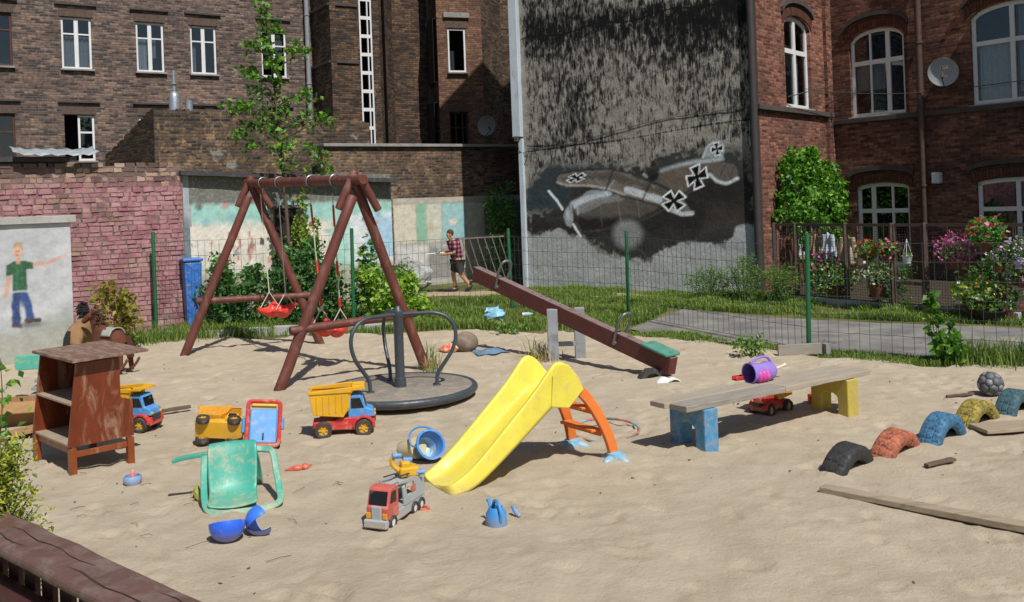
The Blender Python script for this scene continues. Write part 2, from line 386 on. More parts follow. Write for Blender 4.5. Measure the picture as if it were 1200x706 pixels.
M_bT = brickmat('stair_tower_brick', L('#3a322e'), L('#8b6b50'), L('#4e4843'), soot=L('#2b2827'), sa=.65, patch=L('#9a7450'), pa_=.5)
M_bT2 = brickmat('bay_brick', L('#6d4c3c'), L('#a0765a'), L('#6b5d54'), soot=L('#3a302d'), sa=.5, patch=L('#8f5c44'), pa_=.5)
M_bO = brickmat('crumbling_brick', L('#3f3732'), L('#98795c'), L('#6a625a'), soot=L('#2a2624'), sa=.75, pth=.53, psc=3.2, patch=L('#c09a72'), pa_=.85, plaster=L('#8a857c'), row=.09, wd=.28, mort=.018, bstr=1)
M_bW = brickmat('yard_wall_brick', L('#463c35'), L('#a07c60'), L('#756b61'), soot=L('#2b2624'), sa=.7, pth=.53, psc=3.2, patch=L('#b59672'), pa_=.8, row=.09, wd=.28, mort=.018, bstr=1)
M_bH = brickmat('red_house_brick', L('#683a2e'), L('#b37a62'), L('#7a665c'), soot=L('#372b29'), sa=.65, patch=L('#8f5a46'), pa_=.5)
M_bD = brickmat('darker_red_house_brick', L('#5f382c'), L('#ad765d'), L('#71605a'), soot=L('#322829'), sa=.75, patch=L('#86523f'), pa_=.5)
M_band = mat('sooty_stone_band', L('#4a4341'), .9, .3, 3, .4, 30)
M_arch = brickmat('arch_brick', L('#5d3a2f'), L('#7a4838'), L('#41342f'), row=.25, wd=.085, soot=L('#2e2725'), sa=.5)
M_lint = mat('soldier_course', L('#5b4a42'), .95, .35, 9, .5, 25, L('#3a3330'), .3)
M_white = mat('white_window_frame', L('#dcdcdc'), .4, .06, 3, .05, 50, L('#a9a69e'), .12)
M_brown = mat('brown_window_frame', L('#4a2a22'), .6, .2, 3, .2, 50)
M_stone = mat('grey_ledge', L('#8f8d8a'), .9, .2, 3, .4, 30, L('#4c4945'), .3)
M_conc = mat('concrete', L('#a5a4a0'), .9, .15, 2.5, .4, 40, L('#6f6b64'), .3)
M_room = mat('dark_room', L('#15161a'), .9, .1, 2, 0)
M_curt = mat('net_curtain', L('#8e949c'), .9, .35, 14, .4, 30, stretch=(6, 1, 1))
M_curtw = mat('bright_curtain', L('#b9bfc6'), .9, .3, 12, .4, 30, stretch=(5, 1, 1.4))
s = NT('window_glass'); gl = s.new('ShaderNodeBsdfGlossy'); gl.inputs['Roughness'].default_value = .02; gl.inputs['Color'].default_value = (.9, .95, 1, 1)
tr = s.new('ShaderNodeBsdfTransparent'); tr.inputs[0].default_value = (.72, .76, .78, 1); mx = s.new('ShaderNodeMixShader'); lw = s.new('ShaderNodeLayerWeight'); lw.inputs[0].default_value = .35
s.link(s.math('ADD', s.math('MULTIPLY', lw.outputs['Fresnel'], .5), .07), mx.inputs[0]); s.link(tr.outputs[0], mx.inputs[1]); s.link(gl.outputs[0], mx.inputs[2]); s.link(mx.outputs[0], s.out.inputs[0]); M_glass = s.m

def N_of(D): return (D[1], -D[0])
def arcz(sx, sa, sb, zs, zb): u = (2*sx-sa-sb)/(sb-sa); return zs+(zb-zs)*math.sqrt(max(0, 1-u*u*.98)) if zb > zs else zb
def facade(name, P, D, s0, s1, z0, z1, ops, m, parent, depth=.2):
    N = N_of(D); mb = MB(); mb.uv = []
    pt = lambda a, z, d=0: (P[0]+D[0]*a-N[0]*d, P[1]+D[1]*a-N[1]*d, z)
    def quad(c, uv): o = len(mb.v); mb.v += c; mb.f.append((o, o+1, o+2, o+3)); mb.uv.append(uv)
    S_ = sorted({s0, s1, *[o[0] for o in ops], *[o[1] for o in ops]}); Z_ = sorted({z0, z1, *[o[2] for o in ops], *[o[3] for o in ops]})
    for a, b in zip(S_, S_[1:]):
        for c, d in zip(Z_, Z_[1:]):
            if any(o[0] <= a and b <= o[1] and o[2] <= c and d <= o[3] for o in ops): continue
            quad([pt(a, c), pt(b, c), pt(b, d), pt(a, d)], [(a, c), (b, c), (b, d), (a, d)])
    for sa, sb, za, zb, ar in ops:
        zs = zb-ar; n = 12 if ar else 1
        for i in range(n):
            a = sa+(sb-sa)*i/n; b = sa+(sb-sa)*(i+1)/n; ya, yb = arcz(a, sa, sb, zs, zb), arcz(b, sa, sb, zs, zb)
            if ar: quad([pt(a, ya), pt(b, yb), pt(b, zb), pt(a, zb)], [(a, ya), (b, yb), (b, zb), (a, zb)])
            quad([pt(a, ya), pt(a, ya, depth), pt(b, yb, depth), pt(b, yb)], [(a, ya), (a, ya+depth), (b, yb+depth), (b, yb)])
        quad([pt(sa, za), pt(sa, za, depth), pt(sa, zs, depth), pt(sa, zs)], [(sa, za), (sa+depth, za), (sa+depth, zs), (sa, zs)])
        quad([pt(sb, zs), pt(sb, zs, depth), pt(sb, za, depth), pt(sb, za)], [(sb, zs), (sb+depth, zs), (sb+depth, za), (sb, za)])
        quad([pt(sb, za), pt(sb, za, depth), pt(sa, za, depth), pt(sa, za)], [(sb, za), (sb, za-depth), (sa, za-depth), (sa, za)])
    return mb.build(name, m, parent)
def frameM(P, D, s_, z_, d=0):
    N = N_of(D); M = Matrix.Identity(4)
    for i, v in enumerate(((D[0], D[1], 0), (-N[0], -N[1], 0), (0, 0, 1), (P[0]+D[0]*s_-N[0]*d, P[1]+D[1]*s_-N[1]*d, z_))):
        for k in range(3): M[k][i] = v[k]
    return M
def window(parent, P, D, sa, sb, za, zb, cols, rows, fm=None, ar=0, rec=.1, curtain=None, fw=.07, sill=True, mull=None, name='window', label=None):
    """cols, rows: positions (fractions) of mullions and transoms, with their widths"""
    fm = fm or M_white; M = frameM(P, D, sa, za, rec); W_, H_ = sb-sa, zb-za; zs = H_-ar; mb = MB(); t = .06
    mb.box((fw/2, 0, zs/2), (fw, t, zs)).box((W_-fw/2, 0, zs/2), (fw, t, zs)).box((W_/2, .002, fw/2), (W_-2*fw, t, fw))
    if ar:
        for i in range(12):
            a, b = W_*i/12, W_*(i+1)/12; ya, yb = arcz(a, 0, W_, zs, H_), arcz(b, 0, W_, zs, H_)
            mb.bar((a, 0, ya-fw/2), (b, 0, yb-fw/2), t, fw*1.15, up=(0, 0, 1))
    else: mb.box((W_/2, .002, H_-fw/2), (W_-2*fw, t, fw))
    for c, wd in cols: mb.box((W_*c, -.004, H_/2-.02), (wd, t, H_-.04-(ar*.15)))
    for r, wd in rows: mb.box((W_/2, .003, H_*r), (W_-.02, t, wd))
    o = mb.build(name, fm, parent, bevel=.006, M=M)
    if label: o['label'] = label
    cs = [0]+[c for c, _ in cols]+[1]; rs = [0]+[r for r, _ in rows]+[1]
    for a, b in zip(cs, cs[1:]):
        for c, d in zip(rs, rs[1:]):
            mb = MB(); x0, x1, y0, y1 = W_*a+.01, W_*b-.01, H_*c+.01, H_*d-.01; j = random.uniform(-.004, .004); k = random.uniform(-.006, .006)
            mb.v = [(x0, .012+j, y0), (x1, .012-j+k, y0), (x1, .012-j, y1), (x0, .012+j+k, y1)]; mb.f = [(0, 1, 2, 3)]; mb.build('pane', M_glass, o)
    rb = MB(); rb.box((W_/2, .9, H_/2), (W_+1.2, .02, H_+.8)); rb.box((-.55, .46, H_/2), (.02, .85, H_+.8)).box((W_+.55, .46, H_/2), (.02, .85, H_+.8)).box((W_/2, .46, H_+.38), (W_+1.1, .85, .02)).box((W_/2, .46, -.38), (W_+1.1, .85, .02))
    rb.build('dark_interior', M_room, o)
    if curtain:
        for (a, b, c, d, cm) in curtain:
            cb = MB(); n = 24
            for i in range(n+1):
                x = W_*(a+(b-a)*i/n); y = .12+.025*math.sin(i*1.7)
                cb.v += [(x, y, H_*c), (x, y, H_*d)]
            cb.f = [(2*i, 2*i+2, 2*i+3, 2*i+1) for i in range(n)]; cb.build('curtain', cm, o, smooth=True)
    if sill: box('sill', (W_/2, -.1, -.035), (W_+.12, .22, .06), M_stone, o, .008)
    return o
def archband(parent, P, D, sa, sb, zs, zb, th, proud, m, name='window_arch', ext=.12):
    mb = MB(); n = 14; N = N_of(D); A = sa-ext; B = sb+ext; mb.uv = []
    def pt(a, z, d): return (P[0]+D[0]*a+N[0]*d, P[1]+D[1]*a+N[1]*d, z)
    for i in range(n):
        a, b = A+(B-A)*i/n, A+(B-A)*(i+1)/n; ya, yb = arcz(a, A, B, zs-.02, zb+.03), arcz(b, A, B, zs-.02, zb+.03)
        for q in ([pt(a, ya, proud), pt(b, yb, proud), pt(b, yb+th, proud), pt(a, ya+th, proud)], [pt(a, ya, 0), pt(b, yb, 0), pt(b, yb, proud), pt(a, ya, proud)], [pt(a, ya+th, proud), pt(b, yb+th, proud), pt(b, yb+th, 0), pt(a, ya+th, 0)]):
            o = len(mb.v); mb.v += q; mb.f.append((o, o+1, o+2, o+3)); mb.uv.append([(a, 0), (b, 0), (b, th), (a, th)])
    for a, ya in ((A, arcz(A, A, B, zs-.02, zb+.03)), (B, arcz(B, A, B, zs-.02, zb+.03))):
        o = len(mb.v); mb.v += [pt(a, ya, 0), pt(a, ya, proud), pt(a, ya+th, proud), pt(a, ya+th, 0)]; mb.f.append((o, o+1, o+2, o+3)); mb.uv.append([(0, 0), (proud, 0), (proud, th), (0, th)])
    return mb.build(name, m, parent)
def pier(parent, P, D, s0, s1, z0, z1, proud, m):
    N = N_of(D); Q = (P[0]+N[0]*proud, P[1]+N[1]*proud); facade('corner_pier', Q, D, s0, s1, z0, z1, [], m, parent)
    facade('corner_pier', (P[0]+D[0]*s0, P[1]+D[1]*s0), N, 0, proud, z0, z1, [], m, parent); facade('corner_pier', (Q[0]+D[0]*s1, Q[1]+D[1]*s1), (-N[0], -N[1]), 0, proud, z0, z1, [], m, parent)
def strip(parent, P, D, s0, s1, z, h, proud, m, name): return box(name, ((s0+s1)/2, -proud/2, z), (s1-s0, proud, h), m, parent, .01, M=frameM(P, D, 0, 0))

# --- tenement on the left
PL, DL = (-14.9, 31.), (.839, .545)
hL = thing('tenement', 'long sooty brown brick tenement with white casement windows behind the pink wall', 'building', (0, 0, 0))
lw_ = [(-2.2, -1.25), (.2, 1.13), (2.55, 3.47), (4.38, 5.29), (6.94, 7.9)]
ops = [(a, b, z0, z1, 0) for z0, z1 in ((7.42, 9.14), (4.35, 5.88), (10.75, 12.45)) for a, b in lw_]
facade('wall', PL, DL, -7, 9.2, -.3, 14.5, ops, M_bL, hL)
for z0, z1 in ((7.42, 9.14), (4.35, 5.88), (10.75, 12.45)):
    for i, (a, b) in enumerate(lw_):
        if z0 < 5 and i == 1:
            window(hL, PL, DL, a+.42, b, z0, z1, [], [(.62, .06)], curtain=None, name='window', label='window with its left casement swung open')
            continue
        brown = i == 0
        cu = {1: [(.03, .97, .02, .65, M_curt)], 2: [(.05, .42, .02, .68, M_curtw), (.58, .75, .3, .68, M_curtw)], 3: [(.1, .25, .05, .6, M_curtw)], 4: [(.1, .9, .5, .95, M_curt)]}.get(i)
        window(hL, PL, DL, a, b, z0, z1, [(.5, .13 if not brown else .06)], [(.68 if z0 > 5 else .62, .05)], fm=M_brown if brown else None, curtain=cu if z0 > 5 else None)
    for a, b in lw_:
        box('lintel', ((a+b)/2, -.006, z1+.15), (b-a+.12, .03, .26), M_lint, hL, M=frameM(PL, DL, 0, 0))
        box('drip_moulding', ((a+b)/2, -.04, z1+.43), (b-a+.36, .10, .07), M_band, hL, .01, M=frameM(PL, DL, 0, 0))
pipe = MB(); pipe.tube([(x, y, z) for x, y, z in ((-7.52, 35.55, -.2), (-7.52, 35.55, 6.2), (-7.52, 35.55, 14))], .09, 10)
for z in (2, 4.6, 7.2, 9.8, 12.4): pipe.lathe([(.095, -.03), (.11, -.03), (.11, .03), (.095, .03)], 10, TR((-7.52, 35.55, z)))
pipe.build('drainpipe', mat('grey_zinc', L('#8c9094'), .5, .15, 3, .2, 30), hL, smooth=True)
strip(hL, PL, DL, -7, 8.6, 14.3, .5, .3, M_band, 'cornice')

# --- stair tower and back houses (folded plan)
hT = thing('stair_tower_house', 'dark brick house with projecting bays and a tall strip of stair windows', 'building')
pts = [(-7.52, 36.0), (-6.42, 34.2), (-4.76, 35.2), (-4.49, 37.2), (-3.19, 37.8), (-2.66, 36.2), (-0.96, 36.8), (-0.2, 39), (2.5, 40.5)]
acc = 0; TF = []
for a, b in zip(pts, pts[1:]):
    d = (b[0]-a[0], b[1]-a[1]); l = math.hypot(*d); D = (d[0]/l, d[1]/l); TF.append((a, D, l))
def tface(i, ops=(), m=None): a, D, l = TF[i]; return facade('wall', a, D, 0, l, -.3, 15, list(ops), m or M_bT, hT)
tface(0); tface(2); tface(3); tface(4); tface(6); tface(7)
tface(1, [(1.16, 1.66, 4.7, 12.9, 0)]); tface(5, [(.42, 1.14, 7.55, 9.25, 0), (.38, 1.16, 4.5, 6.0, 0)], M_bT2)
a, D, l = TF[1]
window(hT, a, D, 1.16, 1.66, 4.7, 12.9, [(.66, .05)], [(i/12, .13) for i in range(1, 12)], sill=False, rec=.03, fw=.06, label='tall narrow strip of white framed stair windows')
for z in (5.55, 7.8, 9.9, 11.9): strip(hT, a, D, -.03, 1.1, z, .1, .06, M_band, 'band_course'); strip(hT, TF[0][0], TF[0][1], .1, TF[0][2], z, .1, .06, M_band, 'band_course')
pier(hT, a, D, 0, .22, -.2, 15, .08, M_bT)
a, D, l = TF[5]
window(hT, a, D, .42, 1.14, 7.55, 9.25, [], [], rec=.06, curtain=[(.1, .4, .05, .5, M_curt)])
window(hT, a, D, .38, 1.16, 4.5, 6.0, [(.35, .05), (.7, .05)], [(.6, .05)], fm=M_brown)
box('lintel', (.78, -.004, 9.4), (.9, .03, .26), M_lint, hT, M=frameM(a, D, 0, 0)); box('drip_moulding', (.78, -.05, 9.75), (1.05, .12, .2), M_stone, hT, .02, M=frameM(a, D, 0, 0))
box('lintel', (.78, -.004, 6.15), (.9, .03, .26), M_lint, hT, M=frameM(a, D, 0, 0))
bp = MB(); bp.tube([(-3.05, 37.3, 14), (-3.05, 37.3, 6.3)], .1, 8); bp.box((-3.05, 37.2, 6.3), (.24, .24, .9)).box((-3.05, 37.2, 8.9), (.24, .24, .8)); bp.build('vent_pipe', M_band, hT, bevel=.01)
def dish(name, label, P, D, s_, z_, r, m, sticker=False, tilt=.25, yaw=0):
    t = thing(name, label, 'satellite dish'); t.matrix_world = frameM(P, D, s_, z_, -.35)
    M = TR((0, 0, 0), (PI/2+tilt, 0, yaw))
    MB().lathe([(r*k, r*.22*k*k) for k in (0, .25, .5, .75, .95, 1)]+[(r*1.0, r*.22-.02), (r*.5, r*.04-.02), (0, -.02)], 32, M).build('reflector', m, t, smooth=True)
    a = MB(); f = M @ Vector((0, -r*.3, r*.95)); a.tube([M @ Vector((0, -r, r*.22)), f], .012, 8); a.build('feed_arm', M_band, t)
    b = MB(); b.tube([f, f+(M.to_3x3() @ Vector((0, .25*r, -.28*r)))], .035, 10); b.build('feed_horn', M_band, t, smooth=True)
    MB().tube([(0, .05, -.02), (0, .35, -.05)], .025, 8).tube([(0, .05, -.02), (0, .05, -r*.9)], .015, 8).build('wall_bracket', M_band, t)
    if sticker:
        for (x, y, wd, h) in ((.02, .3*r, .5*r, .2*r), (.03, -.32*r, .3*r, .14*r)):
            zz = .22*r*((x*x+y*y)/(r*r))+.012
            q = MB().box((x, y, zz+.006), (wd, h, .006)).build('sticker', mat('sticker_white', L('#e8e4dc'), .4, .03), t, M=M)
            MB().box((x+wd*.13, y+h*.14, zz+.011), (wd*.55, h*.42, .004)).build('print', mat('sticker_orange', L('#d9713a'), .4, .03), q); MB().box((x-wd*.3, y, zz+.011), (wd*.22, h*.7, .004)).build('print', mat('sticker_dark', L('#4a3a34'), .4, .03), q)
    return t
M_dish = mat('grey_dish', L('#9aa0a6'), .5, .1, 3, .05)
dish('satellite_dish', 'grey satellite dish in the deep shade of the back house', TF[5][0], TF[5][1], 1.72, 5.45, .40, M_dish, yaw=.25)

# --- brick outbuilding behind the shed
hO = thing('outbuilding', 'low crumbling brick outbuilding with sloping parapet and metal flues', 'outbuilding')
PO, EO = (-9.64, 25.5), (-4.3, 29.0); l = math.hypot(EO[0]-PO[0], EO[1]-PO[1]); DO = ((EO[0]-PO[0])/l, (EO[1]-PO[1])/l)
def ragged_wall(name, P, D, prof, z0, m, parent, seed=1, step=.12, amp=.05, thick=.4):
    """wall with an uneven broken top; prof = [(s, top z)...]"""
    N = N_of(D); mb = MB(); mb.uv = []; S_ = np.arange(prof[0][0], prof[-1][0]+step/2, step); rg = random.Random(seed)
    top = [np.interp(x, [p[0] for p in prof], [p[1] for p in prof])+rg.choice((0, 0, -amp, amp, 0))+rg.uniform(-.01, .01) for x in S_]
    f = lambda a, z, d: (P[0]+D[0]*a-N[0]*d, P[1]+D[1]*a-N[1]*d, z)
    for i in range(len(S_)-1):
        a, b = float(S_[i]), float(S_[i+1]); ta, tb = float(top[i]), float(top[i+1] if rg.random() < .4 else top[i])
        for q, u in (([f(a, z0, 0), f(b, z0, 0), f(b, tb, 0), f(a, ta, 0)], [(a, z0), (b, z0), (b, tb), (a, ta)]), ([f(a, ta, 0), f(b, tb, 0), f(b, tb, thick), f(a, ta, thick)], [(a, ta), (b, tb), (b, tb+thick), (a, ta+thick)]), ([f(b, z0, thick), f(a, z0, thick), f(a, ta, thick), f(b, tb, thick)], [(b, z0), (a, z0), (a, ta), (b, tb)])):
            o = len(mb.v); mb.v += q; mb.f.append((o, o+1, o+2, o+3)); mb.uv.append(u)
        if i+2 < len(S_): o = len(mb.v); zz = sorted((tb, float(top[i+1]))); mb.v += [f(b, zz[0]-.001, 0), f(b, zz[0]-.001, thick), f(b, zz[1], thick), f(b, zz[1], 0)]; mb.f.append((o, o+1, o+2, o+3)); mb.uv.append([(b, zz[0]), (b+thick, zz[0]), (b+thick, zz[1]), (b, zz[1])])
    for a, t, sg in ((float(S_[0]), float(top[0]), 1), (float(S_[-1]), float(top[-2]), -1)):
        o = len(mb.v); c = [f(a, z0, thick), f(a, z0, 0), f(a, t, 0), f(a, t, thick)]; mb.v += c if sg > 0 else c[::-1]; mb.f.append((o, o+1, o+2, o+3)); mb.uv.append([(a, z0), (a+thick, z0), (a+thick, t), (a, t)])
    return mb.build(name, m, parent)
ragged_wall('wall', PO, DO, [(0, 5.32), (2.6, 5.3), (3.6, 5.22), (3.9, 5.05), (5.0, 5.05), (5.2, 5.2), (6.4, 5.1)], -.2, M_bO, hO, 3)
DO2 = (.66, -.75); PO2 = (-12.3, 28.5); l2 = math.hypot(PO[0]-PO2[0], PO[1]-PO2[1]); DO2 = ((PO[0]-PO2[0])/l2, (PO[1]-PO2[1])/l2)
ragged_wall('wall', PO2, DO2, [(0, 4.3), (l2-.2, 5.35), (l2, 5.33)], -.2, M_bT, hO, 4, amp=.03)
for (s_, z1, r, dd) in ((.62, 6.45, .05, .25), (1.0, 5.62, .1, .2)):
    N = N_of(DO); x, y = PO[0]+DO[0]*s_-N[0]*dd, PO[1]+DO[1]*s_-N[1]*dd; fl = MB()
    if r < .08: fl.lathe([(0, 5.1), (.15, 5.1), (.15, 5.72), (.12, 5.8), (.055, 5.86), (.055, 6.05), (.09, 6.06), (.09, 6.1), (.045, 6.11), (.045, z1), (0, z1)], 16, TR((x, y, 0)))
    else: fl.lathe([(0, 5.1), (r, 5.1), (r, z1), (0, z1)], 16, TR((x, y, 0)))
    fl.build('flue_pipe', mat('galvanised_flue', L('#a4abb2'), .4, .15, 6, .1, 40, metal=.6), hO, smooth=True)

# --- yard wall at the back (W)
hW = thing('yard_wall', 'weathered brick yard wall with grey ledge and peeling painted lower half', 'wall')
PW, EW = (-3.62, 28.4), (.95, 31.6); l = math.hypot(EW[0]-PW[0], EW[1]-PW[1]); DW = ((EW[0]-PW[0])/l, (EW[1]-PW[1])/l); NW = N_of(DW)
PW0 = (PW[0]-DW[0]*2.2, PW[1]-DW[1]*2.2)
ragged_wall('wall', PW0, DW, [(0, 4.28), (3, 4.24), (l+2.2, 4.2)], -.2, M_bW, hW, 6, amp=.0)
box('ledge', ((l+2.2)/2,   .2, 4.30), (l+2.2, .62, .09), M_stone, hW, .01, M=frameM(PW0, DW, 0, 0))
def paintmat(name, base, attr_mix=1, bsc=30, bstr=.3, wmin=.25):
    s = NT(name); at = s.new('ShaderNodeVertexColor', layer_name='paint'); v = s.coord('UV')
    b = s.ramp(s.noise(v, 2.2, 8, .65), [(.3, mulc(base, .75)), (.7, mulc(base, 1.15))])
    wear = s.ramp(s.noise(v, 14, 6, .7), [(.28, wmin), (.5, 1.)])
    col = s.mix(s.math('MULTIPLY', at.outputs['Alpha'], wear), b, at.outputs['Color'])
    col = s.mix(1., col, s.ramp(s.noise(v, 5, 8, .7), [(.3, .72), (.7, 1.12)]), 'MULTIPLY')
    s.link(col, s.b.inputs['Base Color']); s.b.inputs['Roughness'].default_value = .9; s.bump(s.noise(v, bsc, 8, .7), bstr, .02); return s.m
M_paint = paintmat('peeling_mural_paint', L('#b9b2a4'))
cv = Canvas(l, -.1, 2.68, .05)
for x0, x1, c in ((0, .8, '#e0d8c0'), (.8, 1.15, '#86c4a6'), (1.15, 1.7, '#d6d8c8'), (1.7, 2.6, '#9bd0d4'), (2.6, 3.3, '#d6d2c6'), (3.3, 6, '#5d6a60')): cv.poly([(x0, 1.3), (x1, 1.3), (x1, 2.5), (x0, 2.5)], c, .9, .04, 2)
cv.poly([(0, .0), (2.3, .0), (2.4, 1.25), (0, 1.3)], '#d9d8d4', .9, .1, 4); cv.poly([(1.1, .1), (2.2, .1), (2.1, 1.1), (1.2, 1.2)], '#6d6a68', .8, .15, 4); cv.spot(2.1, 1.9, .15, .1, '#e2d9cf'); cv.spot(1.3, 1.8, .1, .2, '#b9a06a', .6)
cv.mesh('painted_panel', (PW[0]+NW[0]*.02, PW[1]+NW[1]*.02), DW, NW, M_paint, hW, .02)

# --- shed with painted front
hS = thing('painted_shed', 'low shed with pastel painted front under a dark overhanging slab roof', 'shed')
PS, ES = (-6.98, 20.3), (-3.1, 24.1); l = math.hypot(ES[0]-PS[0], ES[1]-PS[1]); DS = ((ES[0]-PS[0])/l, (ES[1]-PS[1])/l); NS = N_of(DS)
cv = Canvas(l, -.1, 3.3, .05); X, Z = cv.X, cv.Z
cv.put(np.ones_like(X), L('#ded8ca')); cv.poly([(-1, 1.3), (9, 1.1), (9, 2.2), (-1, 2.2)], '#e6dfd0', 1, .05, 3)
cv.poly([(-1, 2.25), (9, 2.1), (9, 2.6), (-1, 2.7)], '#93cfc6', .9, .1, 4); cv.poly([(-1, 2.68), (9, 2.55), (9, 3.6), (-1, 3.6)], '#5f625c', .92, .05, 2)
cv.poly([(3.9, 1.0), (5.5, 1.0), (5.5, 2.3), (3.9, 2.3)], '#dfe6ea', .95, .05, 2); cv.poly([(4.6, 1.2), (5.5, 1.2), (5.5, 2.2), (4.6, 2.3)], '#9cc8e2', .85, .1, 4); cv.poly([(3.6, 1.0), (4.1, 1.0), (4.1, 2.2), (3.6, 2.2)], '#9fdcca', .85, .1, 4)
rg = random.Random(2)
for k in range(26): cv.spot(rg.uniform(.2, 5.2), rg.uniform(1.3, 2.7), rg.uniform(.03, .12), rg.uniform(.03, .1), rg.choice(['#c98a80', '#d9a9a0', '#5a4a46', '#e2ddd2', '#8ab8c2']), .8)
for x in (.9, 1.1, 1.4): cv.line([(x, 2.0), (x+.08, 1.7), (x-.05, 1.6), (x+.02, 1.4)], .05, '#b5564c', .9)
cv.poly([(-1, -.2), (9, -.2), (9, 1.0), (-1, 1.1)], '#9a9484', .8, .15, 4)
cv.mesh('front_wall', PS, DS, NS, M_paint, hS, .02)
ES_ = facade('side_wall', ES, (-NS[0], -NS[1]), 0, 3.5, -.1, 3.1, [], M_bW, hS)
MB().box((2.35, .06, 1.25), (.75, .06, 2.5)).build('doorway', mat('doorway_shade', L('#25221f'), .9), hS, M=frameM((PS[0]+NS[0]*.08, PS[1]+NS[1]*.08), DS, 0, 0))  # flat dark panel on the wall stands in for the shade inside the doorway
MB().box((1.98, -.05, 1.28), (.07, .07, 2.56)).box((2.73, -.05, 1.28), (.07, .07, 2.56)).box((2.35, -.05, 2.55), (.82, .07, .07)).build('door_frame', mat('grey_timber', L('#6c655b'), .9, .2, 4, .4, 40), hS, .01, M=frameM(PS, DS, 0, 0))
sb = MB(); n_ = 14
for i in range(n_+1):
    t = i/n_; x, y, z = -7.02+(-2.86+7.02)*t, 20.0+(23.9-20.0)*t, 3.30-.24*t
    for dx, dz in ((0, 0), (0, .1), (1, .14), (1, 0)): sb.v.append((x-NS[0]*3.0*dx-0, y-NS[1]*3.0*dx, z+dz+random.uniform(-.006, .006)))
sb.f = [(i*4+k, i*4+4+k, i*4+4+(k+1) % 4, i*4+(k+1) % 4) for i in range(n_) for k in range(4)]+[(0, 1, 2, 3), (n_*4+3, n_*4+2, n_*4+1, n_*4)]
sb.build('roof_slab', mat('tarred_slab', L('#3f3e41'), .85, .25, 3, .4, 30, L('#6c6a66'), .25), hS)
cp = Canvas(.44, -.1, 3.3, .04); cp.put(np.ones_like(cp.X), L('#a5adb5')); cp.spot(.2, 1.9, .3, .5, '#4f6468', .7); cp.spot(.1, 2.9, .2, .3, '#c9ccd0'); cp.spot(.3, 1.4, .2, .3, '#6f8b93', .7)
q = cp.mesh('pillar', (-6.98-.40*DS[0]-.1*0, 20.3-.40*DS[1]), DS, NS, M_paint, hS, .01)
facade('pillar_side', (-6.98+.04*DS[0], 20.3+.04*DS[1]), (-NS[0], -NS[1]), 0, .4, -.1, 3.25, [], M_conc, hS)

# --- pink painted stone wall: every block is a piece
hP = thing('pink_wall', 'tall crumbling wall of rough blocks daubed with pink paint', 'wall')
PP, EP = (-13.4, 16.1), (-7.06, 20.15); l = math.hypot(EP[0]-PP[0], EP[1]-PP[1]); DP = ((EP[0]-PP[0])/l, (EP[1]-PP[1])/l); NP = N_of(DP)
M_mortar = mat('crumbling_mortar', L('#6f5f58'), .95, .3, 5, .8, 30, L('#94757a'), .4)
core = MB(); core.box((l/2, .17, 1.7), (l, .38, 3.62)); core.build('mortar_core', M_mortar, hP, M=frameM(PP, DP, 0, 0))
def blockmat(name, a, b, c, dirt):
    s = NT(name); oi = s.new('ShaderNodeObjectInfo'); gm = s.new('ShaderNodeNewGeometry'); v = s.coord('Generated')
    r = s.math('FRACT', s.math('ADD', oi.outputs['Random'], gm.outputs['Random Per Island']))
    col = s.ramp(r, [(0, L(a)), (.5, L(b)), (1, L(c))]); tcw = s.coord('Object')
    p = s.new('ShaderNodeVectorMath', operation='ADD'); s.link(tcw, p.inputs[0]); s.link(oi.outputs['Location'], p.inputs[1])
    col = s.mix(s.ramp(s.noise(p.outputs[0], 16, 6, .75), [(.5, 0.), (.68, .85)]), col, L(dirt)); s.link(col, s.b.inputs['Base Color']); s.b.inputs['Roughness'].default_value = .95
    s.bump(s.noise(p.outputs[0], 35, 6, .75), .8, .02); return s.m
def daubed(name, a, b, c):
    """old block, its own tone, under patchy flaking pink wash"""
    s = NT(name); oi = s.new('ShaderNodeObjectInfo'); gm = s.new('ShaderNodeNewGeometry'); pos = gm.outputs['Position']
    r = s.math('FRACT', s.math('ADD', oi.outputs['Random'], gm.outputs['Random Per Island'])); col = s.ramp(r, [(0, L(a)), (.5, L(b)), (1, L(c))])
    col = s.mix(1., col, s.ramp(s.noise(pos, 22, 6, .75), [(.3, .6), (.7, 1.3)]), 'MULTIPLY')
    sp = s.new('ShaderNodeSeparateXYZ'); s.link(pos, sp.inputs[0]); top = s.ramp(s.math('MULTIPLY', sp.outputs[2], .25), [(.755, 1.), (.83, .12)])
    f = s.math('MULTIPLY', s.math('MULTIPLY', s.ramp(s.noise(pos, 1.5, 6, .7), [(.36, .15), (.50, 1.)]), s.ramp(s.noise(pos, 17, 6, .75), [(.36, .15), (.52, .92)])), top)
    pk = s.ramp(s.noise(pos, 4, 3), [(.35, L('#a0626f')), (.65, L('#c48f96'))]); col = s.mix(f, col, pk)
    s.link(col, s.b.inputs['Base Color']); s.b.inputs['Roughness'].default_value = .95; s.bump(s.noise(pos, 40, 6, .75), .9, .02); return s.m
M_pk = daubed('daubed_block', '#7a6458', '#96796a', '#ab9280'); M_pr = daubed('dark_block', '#4a403a', '#65564b', '#7d6a5a'); M_pw = daubed('pale_block', '#a8937c', '#bfa994', '#9a7d66')
protos = []
for k in range(8):
    vs = [(a*.5+random.uniform(-.09, .09), b*.5, e*.5+random.uniform(-.12, .12)) for a in (-1, 1) for b in (-1, 1) for e in (-1, 1)]
    me = bpy.data.meshes.new('brick'); me.from_pydata(vs, [], [(0, 1, 3, 2), (4, 6, 7, 5), (0, 4, 5, 1), (2, 3, 7, 6), (0, 2, 6, 4), (1, 5, 7, 3)])
    protos.append([me.copy() for _ in range(3)])
    for q, m_ in zip(protos[-1], (M_pk, M_pr, M_pw)): q.materials.append(m_)
